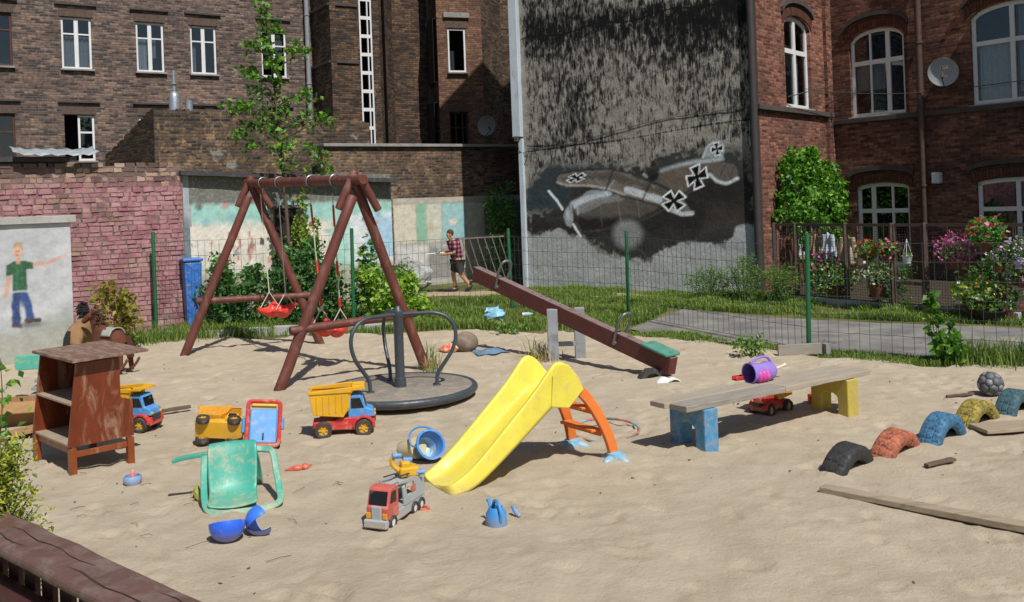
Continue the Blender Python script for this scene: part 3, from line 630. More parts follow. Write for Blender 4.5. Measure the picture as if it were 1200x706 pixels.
cand = []; z = .02; row = 0; rg = random.Random(9)
while z < 3.55:
    h = rg.uniform(.085, .125); x = 2.6-(row % 2)*.11-rg.uniform(0, .08)
    while x < l-.03:
        wd = min(rg.choice((.13, .18, .22, .25, .28))*rg.uniform(.9, 1.1), l-x-.012)
        if wd > .05:
            top = float(fbm(np.array(x), np.array(z), .9, 3, 5))
            bare = z > 3.22+.5*(top-.5)*2 or top > .60
            k = 2 if (rg.random() < (.35 if z > 3.05 else .10)) else (1 if bare else 0)
            if not (z > 3.35 and rg.random() < .25): cand.append((x+wd/2, z+h/2, wd-.012-rg.uniform(0, .022), h-.011-rg.uniform(0, .018), rg.uniform(-.010, .018)*(1 if z > 1.3 else .5), k))
        x += wd
    z += h; row += 1
vis = sorted(cand, key=lambda c: -(c[1] > 1.25)*10-(c[0] > 3.9)*5-c[1]*.5)
M0 = frameM(PP, DP, 0, 0)
rest = [MB(), MB(), MB()]
for i, (x, z, wd, h, pr_, k) in enumerate(vis):
    if i < 300:
        o = bpy.data.objects.new('brick', protos[i % 8][k]); COL.objects.link(o); o.parent = hP
        o.matrix_local = M0 @ TR((x, .04-pr_, z), (rg.uniform(-.05, .05), rg.uniform(-.035, .035), rg.uniform(-.04, .04))) @ Matrix.Diagonal((wd, .14, h, 1))
    else: rest[k].box((0, 0, 0), (wd, .14, h), TR((x, .04-pr_, z), (0, rg.uniform(-.03, .03), rg.uniform(-.04, .04))))
big = MB(); big.mi = []
for k, rb in enumerate(rest): big.add(rb.v, rb.f); big.mi += [k]*len(rb.f)
tag(big.build('brickwork', [M_pk, M_pr, M_pw], hP, M=M0), kind='stuff')
# flat tarred roof edge behind the wall top and a loose bent sheet
rf = MB().box((l/2-1.1, 1.2, 3.66), (l-2.2, 2.6, .1)).build('roof_edge', MATS['tarred_slab'], hP, M=M0)
sh = MB(); n_ = 16
for i in range(n_+1):
    for j in range(5):
        a = i/n_; x = 4.3+1.55*a; y = -.30+.22*j; z = 3.68+.045*j+.05*math.sin(a*PI*.9+.25)+(.10*(abs(a-.5)*2)**4)+.02*math.sin(i*2.1+j); sh.v.append((x, y, z))
sh.f = [(i*5+j, i*5+5+j, i*5+6+j, i*5+1+j) for i in range(n_) for j in range(4)]
o = sh.build('roof_sheet', mat('bent_white_sheet', L('#98a0a2'), .5, .15, 4, .3, 12, L('#6a6f6e'), .35), None, smooth=True, solid=.012, M=M0); tag(o, 'bent pale metal sheet lying loose on top of the pink wall', 'metal sheet')

# --- plastered wall with the painted boy
hB = thing('plaster_wall', 'white plastered wall with concrete cap and a mural of a boy in green shirt', 'wall')
PB, DB_ = (-9.95, 15.5), (.9082, .4185); NB = N_of(DB_); lB = 2.39
MB().box((lB/2-1, .16, 1.15), (lB+2, .28, 2.5)).build('wall_core', M_conc, hB, M=frameM(PB, DB_, 0, 0))
MB().box((lB/2-.97, .14, 2.46), (lB+2.14, .42, .13)).build('cap', M_conc, hB, bevel=.012, M=frameM(PB, DB_, 0, 0))
cv = Canvas(lB+2, -.2, 2.39, .018); o_ = 2.0
f = lambda p: [(x+o_, z) for x, z in p]
cv.put(np.ones_like(cv.X), L('#b4b7ba')); cv.put(.6*smooth(.45, .7, fbm(cv.X, cv.Z, 1.6, 4, 8)), L('#c6c8ca')); cv.put(.7*smooth(.95+.1*0, .6, cv.Z+(cv.X-o_-1.8)*-.3+.15*fbm(cv.X, cv.Z, 3, 3, 4)), L('#8f9488')); cv.put(.5*smooth(.7, .2, cv.Z), L('#a9a796'))
cv.spot(o_+1.7, .66, .22, .05, '#5c6064', .8, .8)
cv.line(f([(1.42, 1.55), (1.385, 1.32), (1.345, 1.18)]), .07, '#c99f88'); cv.line(f([(1.74, 1.71), (2.0, 1.70), (2.2, 1.79)]), .055, '#c99f88'); cv.line(f([(2.15, 1.78), (2.3, 1.83)]), .04, '#cfa690', .9)
cv.line(f([(1.53, 1.25), (1.50, .96), (1.505, .70)]), .13, '#2e4474'); cv.line(f([(1.61, 1.25), (1.69, .98), (1.715, .76)]), .13, '#34508a'); cv.line(f([(1.57, 1.2), (1.6, 1.0)]), .02, '#1e2c50', .8)
cv.poly(f([(1.38, 1.70), (1.5, 1.77), (1.66, 1.77), (1.78, 1.73), (1.79, 1.62), (1.68, 1.62), (1.69, 1.25), (1.46, 1.25), (1.47, 1.53), (1.37, 1.52)]), '#2b5a3c', 1, .012, .3); cv.line(f([(1.52, 1.3), (1.55, 1.65)]), .03, '#3f7a52', .7, .03); cv.line(f([(1.47, 1.24), (1.69, 1.24)]), .03, '#d9d9d2', .6)
cv.line(f([(1.565, 1.82), (1.565, 1.74)]), .06, '#c4967e'); cv.spot(o_+1.56, 1.92, .072, .105, '#d2a890', 1, .12); cv.poly(f([(1.485, 1.98), (1.50, 2.06), (1.56, 2.09), (1.63, 2.06), (1.645, 1.93), (1.62, 1.98), (1.56, 2.03)]), '#b39a6a', 1, .012, .3)
for x in (1.535, 1.575): cv.spot(o_+x, 1.935, .011, .008, '#4a3a38')
cv.spot(o_+1.553, 1.87, .022, .008, '#a8635c'); cv.line(f([(1.552, 1.93), (1.545, 1.895)]), .008, '#b58468'); cv.line(f([(1.66, .735), (1.85, .725)]), .075, '#4a3430'); cv.line(f([(1.46, .66), (1.56, .65)]), .06, '#4f4048')
M_plast = paintmat('painted_plaster', L('#b4b7ba'), bsc=14, bstr=.25, wmin=.8)
cv.mesh('mural_face', (PB[0]-DB_[0]*2+NB[0]*.004, PB[1]-DB_[1]*2+NB[1]*.004), DB_, NB, M_plast, hB, .012)

# --- house with the aeroplane mural
hM = thing('mural_house', 'windowless grey gable wall with soot streaks and a painted fighter aeroplane', 'building')
PM, DM = (.25, 27.), (.857, -.515); NM = N_of(DM); lM = 6.92; HM = 8.9; TOP = 17.5
cv = Canvas(lM, -.1, HM, .026); X, Z = cv.X, cv.Z
gb = [(0, 1.48), (.23, 1.51), (1.25, 1.6), (1.93, 1.43), (2.58, .95), (3.29, .79), (3.91, .73), (4.41, 1.08), (4.82, 1.27), (5.21, 1.2), (5.98, 1.19), (6.31, 1.62), (7, 1.7)]
gz = np.interp(X, [p[0] for p in gb], [p[1] for p in gb])+(fbm(X, Z, 5, 4, 12)-.5)*.35
clean = smooth(.05, -.06, Z-gz)
halo = [(0.2, 2.04), (1.0, 2.3), (.6, 2.8), (1.21, 3.4), (2.76, 3.4), (3.94, 3.2), (4.27, 3.6), (5.54, 3.55), (6.41, 3.6), (6.8, 2.73), (6.8, 1.69), (6.19, 1.2), (5.21, 1.15), (4.39, 1.0), (3.9, .7), (3.21, .8), (2.67, 1.0), (2.0, 1.4), (.2, 1.5)]
cv.poly(halo, '#161515', .90, .09, 10); cv.poly([(.1, 2.1), (1.6, 2.25), (1.7, 3.0), (3.6, 3.35), (.9, 3.45), (.2, 2.8)], '#2a373b', .95, .12, 5); cv.poly([(2.0, 3.25), (4.0, 3.2), (4.4, 3.5), (6.6, 3.7), (6.8, 3.0), (6.2, 2.5), (5, 3.2)], '#252d30', .6, .2, 4)
cv.poly([(4.2, 2.9), (6.7, 2.9), (6.7, 1.8), (5.2, 1.5), (3.6, 1.5), (2.2, 1.45), (.3, 1.6), (.3, 2.0), (1.4, 1.9)], '#0e0d0e', .93, .09, 9); cv.poly([(5.4, 1.4), (6.7, 1.7), (6.7, 2.3), (5.6, 2.1)], '#3f3731', .45, .2, 5)
fus = [(1.39, 2.01), (1.55, 2.29), (1.88, 2.49), (2.73, 2.69), (3.5, 2.86), (3.94, 2.99), (4.36, 3.16), (5.29, 3.4), (6.03, 3.39), (5.95, 3.23), (5.57, 2.87), (4.84, 2.32), (3.89, 1.86), (3.24, 1.72), (2.58, 1.58), (2.01, 1.54), (1.53, 1.75)]
cv.poly(fus, '#5b544e', 1, .03, .6); cv.poly([(1.6, 2.0), (2.6, 1.9), (3.8, 1.95), (4.9, 2.5), (5.7, 3.0), (4.84, 2.32), (3.89, 1.86), (3.24, 1.72), (2.58, 1.55), (2.0, 1.52)], '#191716', .9, .12, 3)
cv.poly([(4.4, 3.05), (5.3, 3.25), (5.9, 3.3), (5.5, 2.95), (4.9, 2.6), (4.3, 2.75)], '#6d5f54', .7, .1, 2)
for p, wd, c, a in (([(1.7, 2.30), (2.1, 2.47), (2.78, 2.60)], .20, '#c3cad2', .95), ([(1.87, 2.15), (2.39, 2.4), (3.06, 2.48)], .13, '#8f8f92', .8), ([(2.0, 2.1), (2.6, 2.35), (3.2, 2.42)], .05, '#9a9a9e', .6), ([(4.36, 3.14), (5.08, 3.31), (6.0, 3.36)], .09, '#a3abb2', .9), ([(5.0, 3.27), (6.0, 3.35)], .04, '#b8bec4', .7)): cv.line(p, wd, c, a, .06)
cv.poly([(2.0, 2.55), (2.1, 2.66), (2.3, 2.7), (2.75, 2.68), (2.6, 2.58)], '#9aa1a8', .8, .03)
wing = [(1.2, 3.06), (1.33, 3.18), (1.85, 3.23), (2.75, 3.24), (3.51, 3.08), (4.24, 2.78), (4.9, 2.41), (5.18, 1.97), (5.03, 1.91), (4.73, 2.03), (4.22, 2.24), (3.7, 2.38), (3.27, 2.52), (2.79, 2.69), (2.23, 2.81), (1.49, 2.84), (1.23, 2.95)]
cv.line(wing+[wing[0]], .07, '#0f1011', 1, .03); cv.poly(wing, '#726c66', 1, .03, .9); cv.poly([(1.3, 3.12), (2.7, 3.18), (3.5, 3.0), (4.2, 2.7), (4.8, 2.4), (4.3, 2.5), (3.5, 2.8), (2.7, 2.98), (1.5, 3.0)], '#4d463f', .8, .07, 5)
for p, wd, c, a in (([(1.23, 2.96), (1.49, 2.86), (2.23, 2.83), (2.79, 2.71), (3.27, 2.55)], .06, '#b5ada5', .85), ([(3.35, 2.66), (3.81, 2.52), (4.25, 2.38)], .2, '#c5cbd1', .9), ([(3.42, 2.64), (3.7, 2.55)], .1, '#c5cad0', .6), ([(4.53, 2.12), (4.88, 1.98), (5.16, 1.99)], .11, '#c5cad0', .95), ([(2.95, 3.21), (2.73, 2.69)], .05, '#26262a', .8), ([(2.80, 2.72), (2.98, 2.95)], .03, '#b4b8bc', .6), ([(4.04, 2.84), (3.78, 2.38)], .05, '#2c2b2d', .8), ([(3.05, 2.48), (3.14, 1.77)], .025, '#8b8480', .6), ([(3.64, 2.36), (3.68, 1.91)], .025, '#8b8480', .6), ([(2.55, 2.3), (2.56, 1.7)], .02, '#7d7672', .5), ([(3.51, 3.06), (4.24, 2.76), (4.88, 2.42)], .05, '#1c1c1f', .8)): cv.line(p, wd, c, a, .03)
cv.poly([(5.49, 3.42), (5.58, 3.66), (5.72, 3.80), (5.9, 3.85), (6.06, 3.81), (6.1, 3.65), (6.03, 3.38)], '#9aa1a6', 1, .03, .5); cv.poly([(5.62, 3.01), (5.85, 3.2), (6.07, 3.27), (6.3, 3.2), (6.4, 3.05), (6.39, 2.83), (6.1, 2.7), (5.81, 2.81)], '#635a54', .95, .03, .5); cv.line([(5.66, 2.98), (5.85, 2.8), (6.1, 2.72), (6.39, 2.84)], .08, '#d0d5d9', .95, .03); cv.line([(6.1, 3.22), (5.95, 2.95)], .03, '#3a3634', .8); cv.line([(6.3, 3.17), (6.2, 2.85)], .03, '#3a3634', .8); cv.line([(5.5, 3.42), (5.6, 3.67), (5.78, 3.8)], .05, '#c3c8cc', .8)
cv.poly([(1.38, 2.0), (1.45, 2.2), (1.56, 2.28), (1.68, 2.2), (1.70, 1.88), (1.6, 1.68), (1.47, 1.75)], '#999fa4', 1, .03, .5); cv.spot(1.53, 2.05, .06, .13, '#c9cdd0', .8, .5); cv.line([(1.68, 2.3), (1.74, 2.0), (1.66, 1.7)], .04, '#2a2a2c', .8); cv.line([(1.72, 2.36), (1.83, 2.25), (1.85, 2.05)], .07, '#a6acb2', .7)
cv.line([(.95, 2.72), (1.15, 2.5), (1.36, 2.2)], .075, '#e2e6e8', 1, .012); cv.line([(1.68, 1.77), (1.9, 1.43)], .07, '#e2e6e8', 1, .012)
cv.spot(4.1, 3.04, .17, .17, '#141617', .95, .2); cv.spot(4.13, 3.33, .075, .1, '#17191b', .95, .2); cv.line([(4.12, 3.3), (4.16, 3.1)], .08, '#17191b', .9); cv.poly([(3.80, 3.05), (3.86, 3.12), (3.97, 3.0), (3.9, 2.97)], '#a3abb2', .8, .02)
def cross(x, z, w_, h_, rot, shear):
    def sh(k, f_):
        o = []
        for q in range(4):
            a = q*PI/2
            for (r, t) in ((.16*k, -.0), ):
                pass
            for r, t in ((.20, -.15), (.95, -.42), (.95, .42), (.20, .15)):
                r2, t2 = r+(f_ if r > .5 else 0), t+(f_*(1 if t > 0 else -1))
                u, v = r2*math.cos(a)-t2*math.sin(a), r2*math.sin(a)+t2*math.cos(a)
                uu, vv = u*math.cos(rot)-v*math.sin(rot), u*math.sin(rot)+v*math.cos(rot); o.append((x+uu*w_+vv*shear, z+vv*h_))
        return o
    cv.poly(sh(1, .16), '#eef1f2', 1, .012, .2); cv.poly(sh(1, 0), '#0b0c0d', 1, .01, .2)
cross(4.67, 2.33, .30, .25, .12+PI/5.2, .02); cross(5.32, 2.93, .26, .29, .35, .05); cross(1.83, 3.06, .25, .115, .25+PI/5, .10); cross(5.88, 3.62, .15, .16, .12, .0)
cv.put(clean*.97, L('#a3a6a6')); cv.put(clean*.7*smooth(.45, .75, fbm(X, Z, 2.2, 4, 14)), L('#b3b5b4'))
cv.spot(3.31, 1.47, .42, .38, '#8f918f', .85, .35); cv.line([(3.6, 1.1), (3.95, .76)], .09, '#3a3a3a', .8, .05)
soot = np.clip(.58+.02*smooth(3.2, 6, Z)+.35*(fbm(X, Z*.8, 1.1, 4, 90)-.5)+.45*(fbm(X, Z, .45, 3, 95)-.5)+.25*smooth(7.9, 7.2, Z)*smooth(6.0, 7.2, Z), 0, 1)
soot *= (1-cv.A*.85)*(1-clean); soot *= smooth(.05, .45, X)*.75+.25
crack = np.minimum(np.abs(Z-(7.05+.05*X+.06*np.sin(X*3))), np.abs(Z-(4.05+.02*X-.12*np.sin(X*.7))))
paintA = np.clip(cv.A, 0, 1); cv.A = np.clip(paintA, 0, 1)
s = NT('streaked_gable_plaster'); at = s.new('ShaderNodeVertexColor', layer_name='paint'); v = s.coord('UV'); so_ = s.new('ShaderNodeAttribute', attribute_name='soot')
base = s.ramp(s.noise(v, 2.5, 8, .65), [(.3, L('#7d7a73')), (.55, L('#928e86')), (.75, L('#a6a198'))])
mp = s.new('ShaderNodeMapping'); mp.inputs['Scale'].default_value = (11, 1.5, 1); s.link(v, mp.inputs[0]); st = s.noise(mp.outputs[0], 1.5, 9, .72, .25)
mp2 = s.new('ShaderNodeMapping'); mp2.inputs['Scale'].default_value = (4.5, 2.6, 1); s.link(v, mp2.inputs[0]); st2 = s.noise(mp2.outputs[0], 1.2, 8, .7, .4)
mp3 = s.new('ShaderNodeMapping'); mp3.inputs['Scale'].default_value = (26, 2.2, 1); s.link(v, mp3.inputs[0]); st3 = s.noise(mp3.outputs[0], 1.5, 6, .7, .2)
tot = s.math('ADD', s.math('ADD', s.math('MULTIPLY', st, .45), s.math('MULTIPLY', st2, .55)), s.math('MULTIPLY', st3, .35))
thr = s.math('SUBTRACT', s.math('ADD', tot, s.math('MULTIPLY', so_.outputs['Fac'], .40)), .40)
sm = s.ramp(thr, [(.475, 0.), (.535, .75), (.60, 1.)])
sm = s.math('MULTIPLY', sm, s.ramp(so_.outputs['Fac'], [(.05, 0.), (.3, 1.)]))
col = s.mix(sm, base, L('#131314'))
wear = s.ramp(st, [(.28, .9), (.42, 1.)])
col = s.mix(s.math('MULTIPLY', at.outputs['Alpha'], wear), col, at.outputs['Color']); col = s.mix(1., col, s.ramp(s.noise(mp2.outputs[0], 6, 8, .75), [(.3, .5), (.7, 1.45)]), 'MULTIPLY')
s.link(col, s.b.inputs['Base Color']); s.b.inputs['Roughness'].default_value = .93; s.b.inputs['Specular IOR Level'].default_value = .2; s.bump(s.noise(v, 16, 8, .7), .35, .02); M_gable = s.m
cv.mesh('mural_face', (PM[0]+NM[0]*.03, PM[1]+NM[1]*.03), DM, NM, M_gable, hM, .03, {'soot': soot+.25*smooth(.03, .0, crack)})
# body of the house behind the gable
bm_ = MB(); bm_.box((lM/2, 4.5, TOP/2-.1), (lM, 8.99, TOP)); bm_.build('wall', M_bT, hM, M=frameM(PM, DM, 0, 0))
box('upper_gable', (lM/2, -.012, (TOP+HM)/2), (lM, .06, TOP-HM), mat('gable_plaster_above', L('#5d5a55'), .93, .3, 1, .3), hM, M=frameM(PM, DM, 0, 0))
M_pale = mat('pale_blue_grey', L('#b7c0c8'), .6, .12, 3, .1, 30, L('#8a9096'), .3, stretch=(1, 1, .3))
MB().box((.05, -.1, 7.1), (.27, .2, 5.6)).box((.12, -.06, 2.0), (.15, .12, 4.5)).build('lit_plaster_return', M_pale, hM, bevel=.015, M=frameM(PM, DM, 0, 0))  # pale boxes stand for the lit plaster return; its brightness is in the colour
lp = MB(); lp.box((.06, -.2, 4.25), (.1, .12, .14)).tube(spline([(.08, -.16, 4.2), (.1, -.14, 3.9), (.3, -.05, 3.8), (.22, -.05, 3.55), (.05, -.08, 3.3)], 5), .012, 6); lp.build('cable_end', M_band, hM, M=frameM(PM, DM, 0, 0))
cab = MB(); cab.tube(spline([(.3, -.06, 3.95), (1.6, -.05, 4.0), (3.0, -.06, 4.25), (4.6, -.05, 4.5), (6.9, -.06, 4.62)], 6), .009, 5); cab.build('cable', M_band, hM, M=frameM(PM, DM, 0, 0))
# --- red brick house on the right
hR = thing('red_brick_house', 'red brick house with arched windows and sooty string courses above the flower garden', 'building')
PA, DA = (6.12, 23.42), (.643, .766); PBb, DBb = (9.42, 27.2), (.616, -.788)
wA = [(1.96, 3.65, 4.72, 7.2, .32), (2.0, 3.6, .7, 2.95, .25)]
facade('wall', PA, DA, .0, 5.0, -.2, 15, wA, M_bH, hR)
window(hR, PA, DA, *wA[0][:4], [(.5, .14)], [(.62, .13)], ar=.32, rec=.12, fw=.1, curtain=[(.55, .8, .05, .6, M_curtw)])
window(hR, PA, DA, *wA[1][:4], [(.5, .12)], [(.68, .1)], ar=.25, rec=.12, fw=.09, curtain=[(.1, .9, .1, .6, M_curt)])
archband(hR, PA, DA, 1.96, 3.65, 6.88, 7.2, .3, .02, M_arch); archband(hR, PA, DA, 1.9, 3.7, 7.2, 7.52, .13, .09, M_band, 'hood_moulding'); strip(hR, PA, DA, .1, 5.0, 4.62, .13, .12, M_band, 'string_course'); archband(hR, PA, DA, 2.0, 3.6, 2.7, 2.95, .28, .02, M_arch)
pier(hR, PA, DA, 4.62, 5.0, -.2, 15, .1, M_bD)
wB = [(.56, 2.2, 4.5, 6.92, .35), (4.0, 6.0, 4.5, 7.0, .35), (.6, 2.2, .3, 2.62, .15), (4.02, 6.0, .75, 2.62, .12)]
facade('wall', PBb, DBb, -.1, 12, -.2, 15, wB, M_bD, hR)
tri = [(.36, .05), (.68, .12)]
window(hR, PBb, DBb, *wB[0][:4], tri, [(.62, .13)], ar=.35, rec=.12, fw=.09, curtain=[(.05, .65, .3, .6, M_curt)])
for i in (1,): window(hR, PBb, DBb, *wB[i][:4], [(.5, .12)], [(.62, .12)], ar=.35, rec=.12, fw=.1, curtain=[(.06, .45, .03, .6, M_curtw), (.55, .95, .1, .95, M_curt)])
window(hR, PBb, DBb, *wB[2][:4], [(.3, .12), (.66, .06)], [(.66, .12)], ar=.15, rec=.14, fw=.1, sill=False, name='glazed_door')
for i in (3,): window(hR, PBb, DBb, *wB[i][:4], [(.5, .11)], [(.58, .11)], ar=.12, rec=.12, fw=.1, curtain=[(.55, .95, .0, .55, M_curt)])
for i, (sa, sb, za, zb, ar) in enumerate(wB):
    archband(hR, PBb, DBb, sa, sb, zb-ar, zb, .3, .025, M_arch)
    archband(hR, PBb, DBb, sa-.05, sb+.05, zb-ar+.3, zb+.32, .12, .1, M_band, 'hood_moulding')
strip(hR, PBb, DBb, .0, 12, 4.40, .13, .12, M_band, 'string_course'); strip(hR, PBb, DBb, .0, 12, 14.8, .5, .35, M_band, 'cornice')
dp = MB(); M = frameM(PBb, DBb, 2.70, 0, -.15); dp.tube([M @ Vector((0, 0, z)) for z in (-.1, 4, 8, 14.6)], .085, 12)
for z in (.9, 2.5, 4.6, 6.3, 8, 10): dp.lathe([(.09, -.03), (.112, -.03), (.112, .03), (.09, .03)], 12, M @ Matrix.Translation((0, 0, z)))
M_rust = mat('brown_downpipe', L('#4a3833'), .6, .25, 4, .2, 30, L('#6d4a3a'), .3); dp.build('drainpipe', M_rust, hR, smooth=True)
d2 = MB(); M = frameM(PM, DM, lM-.03, 0, -.12); d2.tube([M @ Vector((0, 0, z)) for z in (-.1, 4, 8, 16)], .1, 12); d2.build('drainpipe', mat('dark_downpipe', L('#3a3536'), .6, .25, 4, .2), hM, smooth=True)
M = frameM(PBb, DBb, 0, 0); cb = MB()
cb.tube(spline([(-.2, -.1, 5.35), (1.2, -.35, 5.1), (3.2, -.2, 4.95), (7, -.12, 5.0)], 6), .011, 5); cb.build('cable', M_band, hR, M=M)
ar_ = MB(); M = frameM(PA, DA, 0, 0); ar_.tube([(2.0, -.02, 4.98), (3.8, -.5, 5.35)], .014, 6).tube([(4.6, -.02, 4.9), (4.6, -.75, 5.2)], .014, 6).tube([(4.6, -.02, 5.25), (4.6, -.75, 5.2)], .014, 6).tube([(2.0, -.45, 5.15), (4.7, -.6, 5.2)], .008, 5); ar_.build('washing_line_bracket', M_band, hR, M=M)
box('wall_lamp', (3.05, -.12, 2.68), (.22, .2, .3), M_pale, hR, .03, M=frameM(PBb, DBb, 0, 0))
dish('satellite_dish', 'grey satellite dish with orange sticker on the red brick wall', PBb, DBb, 3.45, 5.42, .37, M_dish, True, yaw=.35)
# shallow projecting bay further right, outside the picture; it shades the garden front
PY = (PBb[0]+DBb[0]*6.6-.788*.8, PBb[1]+DBb[1]*6.6-.616*.8)
facade('bay_wall', PY, DBb, 0, 3.2, -.2, 9.8, [(.8, 2.4, 4.5, 6.9, .3)], M_bD, hR); window(hR, PY, DBb, .8, 2.4, 4.5, 6.9, [(.5, .12)], [(.62, .12)], ar=.3)
facade('bay_side', (PY[0]+.788*.8, PY[1]+.616*.8), (-.788, -.616), 0, .8, -.2, 9.8, [], M_bD, hR); facade('bay_side', (PY[0]+DBb[0]*3.2, PY[1]+DBb[1]*3.2), (.788, .616), 0, .8, -.2, 9.8, [], M_bD, hR)
box('bay_roof', (1.6, .38, 9.87), (3.4, 1.0, .14), M_band, hR, M=frameM(PY, DBb, 0, 0))

# ------------------------------------------------------------ fences
M_green = mat('green_fence_post', L('#1d5a38'), .4, .12, 3, .08, 40); M_wire = mat('green_coated_wire', L('#3a4840'), .5, .2, 3, 0)
M_brf = mat('brown_fence_steel', L('#4c3b36'), .55, .2, 4, .15, 40, L('#6f564a'), .3); M_brw = mat('rusty_mesh_wire', L('#4f423d'), .7, .2, 3, 0)
def wirenet(a, b, z0, z1, sx, sz, r, sag=.0, seed=0):
    rg = random.Random(seed); mb = MB(); l = math.hypot(b[0]-a[0], b[1]-a[1]); n = max(2, int(l/sx))
    p = lambda t, z, o=0: (a[0]+(b[0]-a[0])*t+o*.5, a[1]+(b[1]-a[1])*t+o, z)
    nz = int(round((z1-z0)/sz)); dv = [[(rg.gauss(0, .006), rg.gauss(0, .005)) for _ in range(nz+1)] for _ in range(n+1)]
    for i in range(n+1): mb.tube([p(i/n+dv[i][k][0]*.25/l*2, z0+(z1-z0)*k/nz-sag*math.sin(PI*i/n)*(k/nz), dv[i][k][0]) for k in range(nz+1)], r, 4, False)
    for k in range(nz+1): mb.tube([p(i/n, z0+(z1-z0)*k/nz+dv[i][k][1]-sag*math.sin(PI*i/n)*(k/nz), dv[i][k][0]) for i in range(0, n+1)], r, 4, False)
    return mb
fG = thing('wire_fence', 'green post and wire mesh fence around the sand play yard', 'fence')
FP = [(-13.0, 18.9, 1.9), (-7.44, 19.4, 2.12), (-3.35, 19.35, 2.05), (-.09, 22.0, 1.85), (2.32, 19.4, 1.78), (4.50, 14.5, 1.82), (7.6, 12.2, 1.85), (10.5, 10, 1.85)]
for i, (x, y, h) in enumerate(FP):
    if i == 0: continue
    m_ = MB().lathe([(0, -.1), (.038, -.1), (.038, h-.02), (.030, h), (0, h)], 12, TR((x, y, 0), (R(1.2)*random.uniform(-1, 1), R(1)*random.uniform(-1, 1), 0)))
    m_.build('post', M_green, fG, smooth=True)
for i, (a, b) in enumerate(zip(FP[1:], FP[2:])):
    wirenet(a[:2], b[:2], .04, min(a[2], b[2])-.12, .15, .3, .0036, .03, i).build('wire_panel', M_wire, fG)
fB = thing('garden_fence', 'brown steel and mesh garden fence in front of the red brick house', 'fence')
BP = [(6.0, 21.6), (6.35, 21.15), (7.05, 19.95), (7.65, 19.0), (8.08, 18.45), (8.95, 17.25), (9.9, 16.2), (11, 15.0)]
for i, (x, y) in enumerate(BP): box('post', (x, y, .86), (.09, .09, 1.8), M_brf, fB, .006)
for i, (a, b) in enumerate(zip(BP, BP[1:])):
    l = math.hypot(b[0]-a[0], b[1]-a[1]); e = .05/l; q = lambda t, z: (a[0]+(b[0]-a[0])*t, a[1]+(b[1]-a[1])*t, z)
    for z in (1.72, .12)+((.55,) if i in (0, 3) else ()): MB().bar(q(e, z), q(1-e, z), .04, .06).build('rail', M_brf, fB)
    wirenet(q(e, 0)[:2], q(1-e, 0)[:2], .14, 1.7, .055, .055, .0034, 0, 30+i).build('mesh_panel', M_brw, fB)
for t in (.08, .92):
    a, b = BP[3], BP[4]; box('gate_stile', (a[0]+(b[0]-a[0])*t, a[1]+(b[1]-a[1])*t, .93), (.05, .05, 1.62), M_brf, fB, .004)
kb = MB(); kb.bar((6.1, 21.35, .03), (9.1, 16.95, .03), .12, .2, segs=14, jit=.01).bar((9.15, 16.9, .03), (11, 14.8, .03), .12, .2, segs=8, jit=.01); tag(kb.build('kerb', M_conc, bevel=.01), kind='structure')

# ------------------------------------------------------------ playground equipment
M_log = mat('red_brown_stained_log', L('#64352b'), .6, .25, 5, .25, 30, L('#8c6a5e'), .28, stretch=(1, 1, .35)); M_logw = mat('worn_log_end', L('#7d5648'), .7, .2, 8, .3)
sw = thing('swing_set', 'red brown timber swing frame of round logs with two splayed ends', 'swing set')
AL, AR = Vector((-4.66, 16.9, 2.98)), Vector((-2.24, 13.6, 2.88)); bd = (AR-AL).normalized()
def log(p, q, r, name, parent=sw, m=None, taper=.94, n=14):
    p, q = Vector(p), Vector(q); k = 7; mb = MB(); d = (q-p).normalized(); e = .012
    pts = [p]+[p.lerp(q, i/k)+Vector((random.uniform(-1, 1), random.uniform(-1, 1), random.uniform(-1, 1)))*.004 for i in range(1, k)]+[q]
    pts = [p, p+d*e]+pts[1:-1]+[q-d*e, q]; rs = [r*.9]+[r*(1-(1-taper)*i/(len(pts)-3)) for i in range(len(pts)-2)]+[r*taper*.9]
    return mb.tube(pts, rs, n).build(name, m or M_log, parent, smooth=True)
log(AL-bd*.28, AR+bd*.22, .08, 'top_beam')
for A, feet, off in ((AL, ((-5.9, 16.5), (-3.59, 17.32)), .02), (AR, ((-3.36, 12.99), (-1.36, 14.23)), -.02)):
    fd = (Vector((*feet[1], 0))-Vector((*feet[0], 0))).normalized()
    for i, f_ in enumerate(feet):
        F = Vector((*f_, -.12)); sgn = -1 if i == 0 else 1; ax = (A-F).normalized()
        o_ = bd*(.075 if i == 0 else -.075)
        start = A+o_+ax*(.08 if i else -.25)
        log(F, start, .079, 'leg')
    ax = (A-Vector((*feet[0], 0))).normalized(); log(A-bd*.10+ax*.14-fd*.03, A-bd*.10-ax*.46-fd*.05, .066, 'brace_log')
    ax = (A-Vector((*feet[1], 0))).normalized(); log(A+bd*.12+ax*.02+fd*.02, A+bd*.12-ax*.48+fd*.10, .062, 'brace_log')
def leg_at(f_, A, z): F = Vector((*f_, 0)); return F.lerp(A, z/A.z)
log(leg_at((-5.9, 16.5), AL, .92)-Vector((.12, .03, 0)), leg_at((-3.59, 17.32), AL, .90)+Vector((.14, .03, 0)), .06, 'crossbar')
log(leg_at((-3.36, 12.99), AR, .80)-Vector((.10, .12, 0)), leg_at((-1.36, 14.23), AR, .86)+Vector((.12, .06, 0)), .062, 'crossbar')
M_steel = mat('dull_steel', L('#7d7f80'), .45, .2, 6, .1, 40, metal=.7)
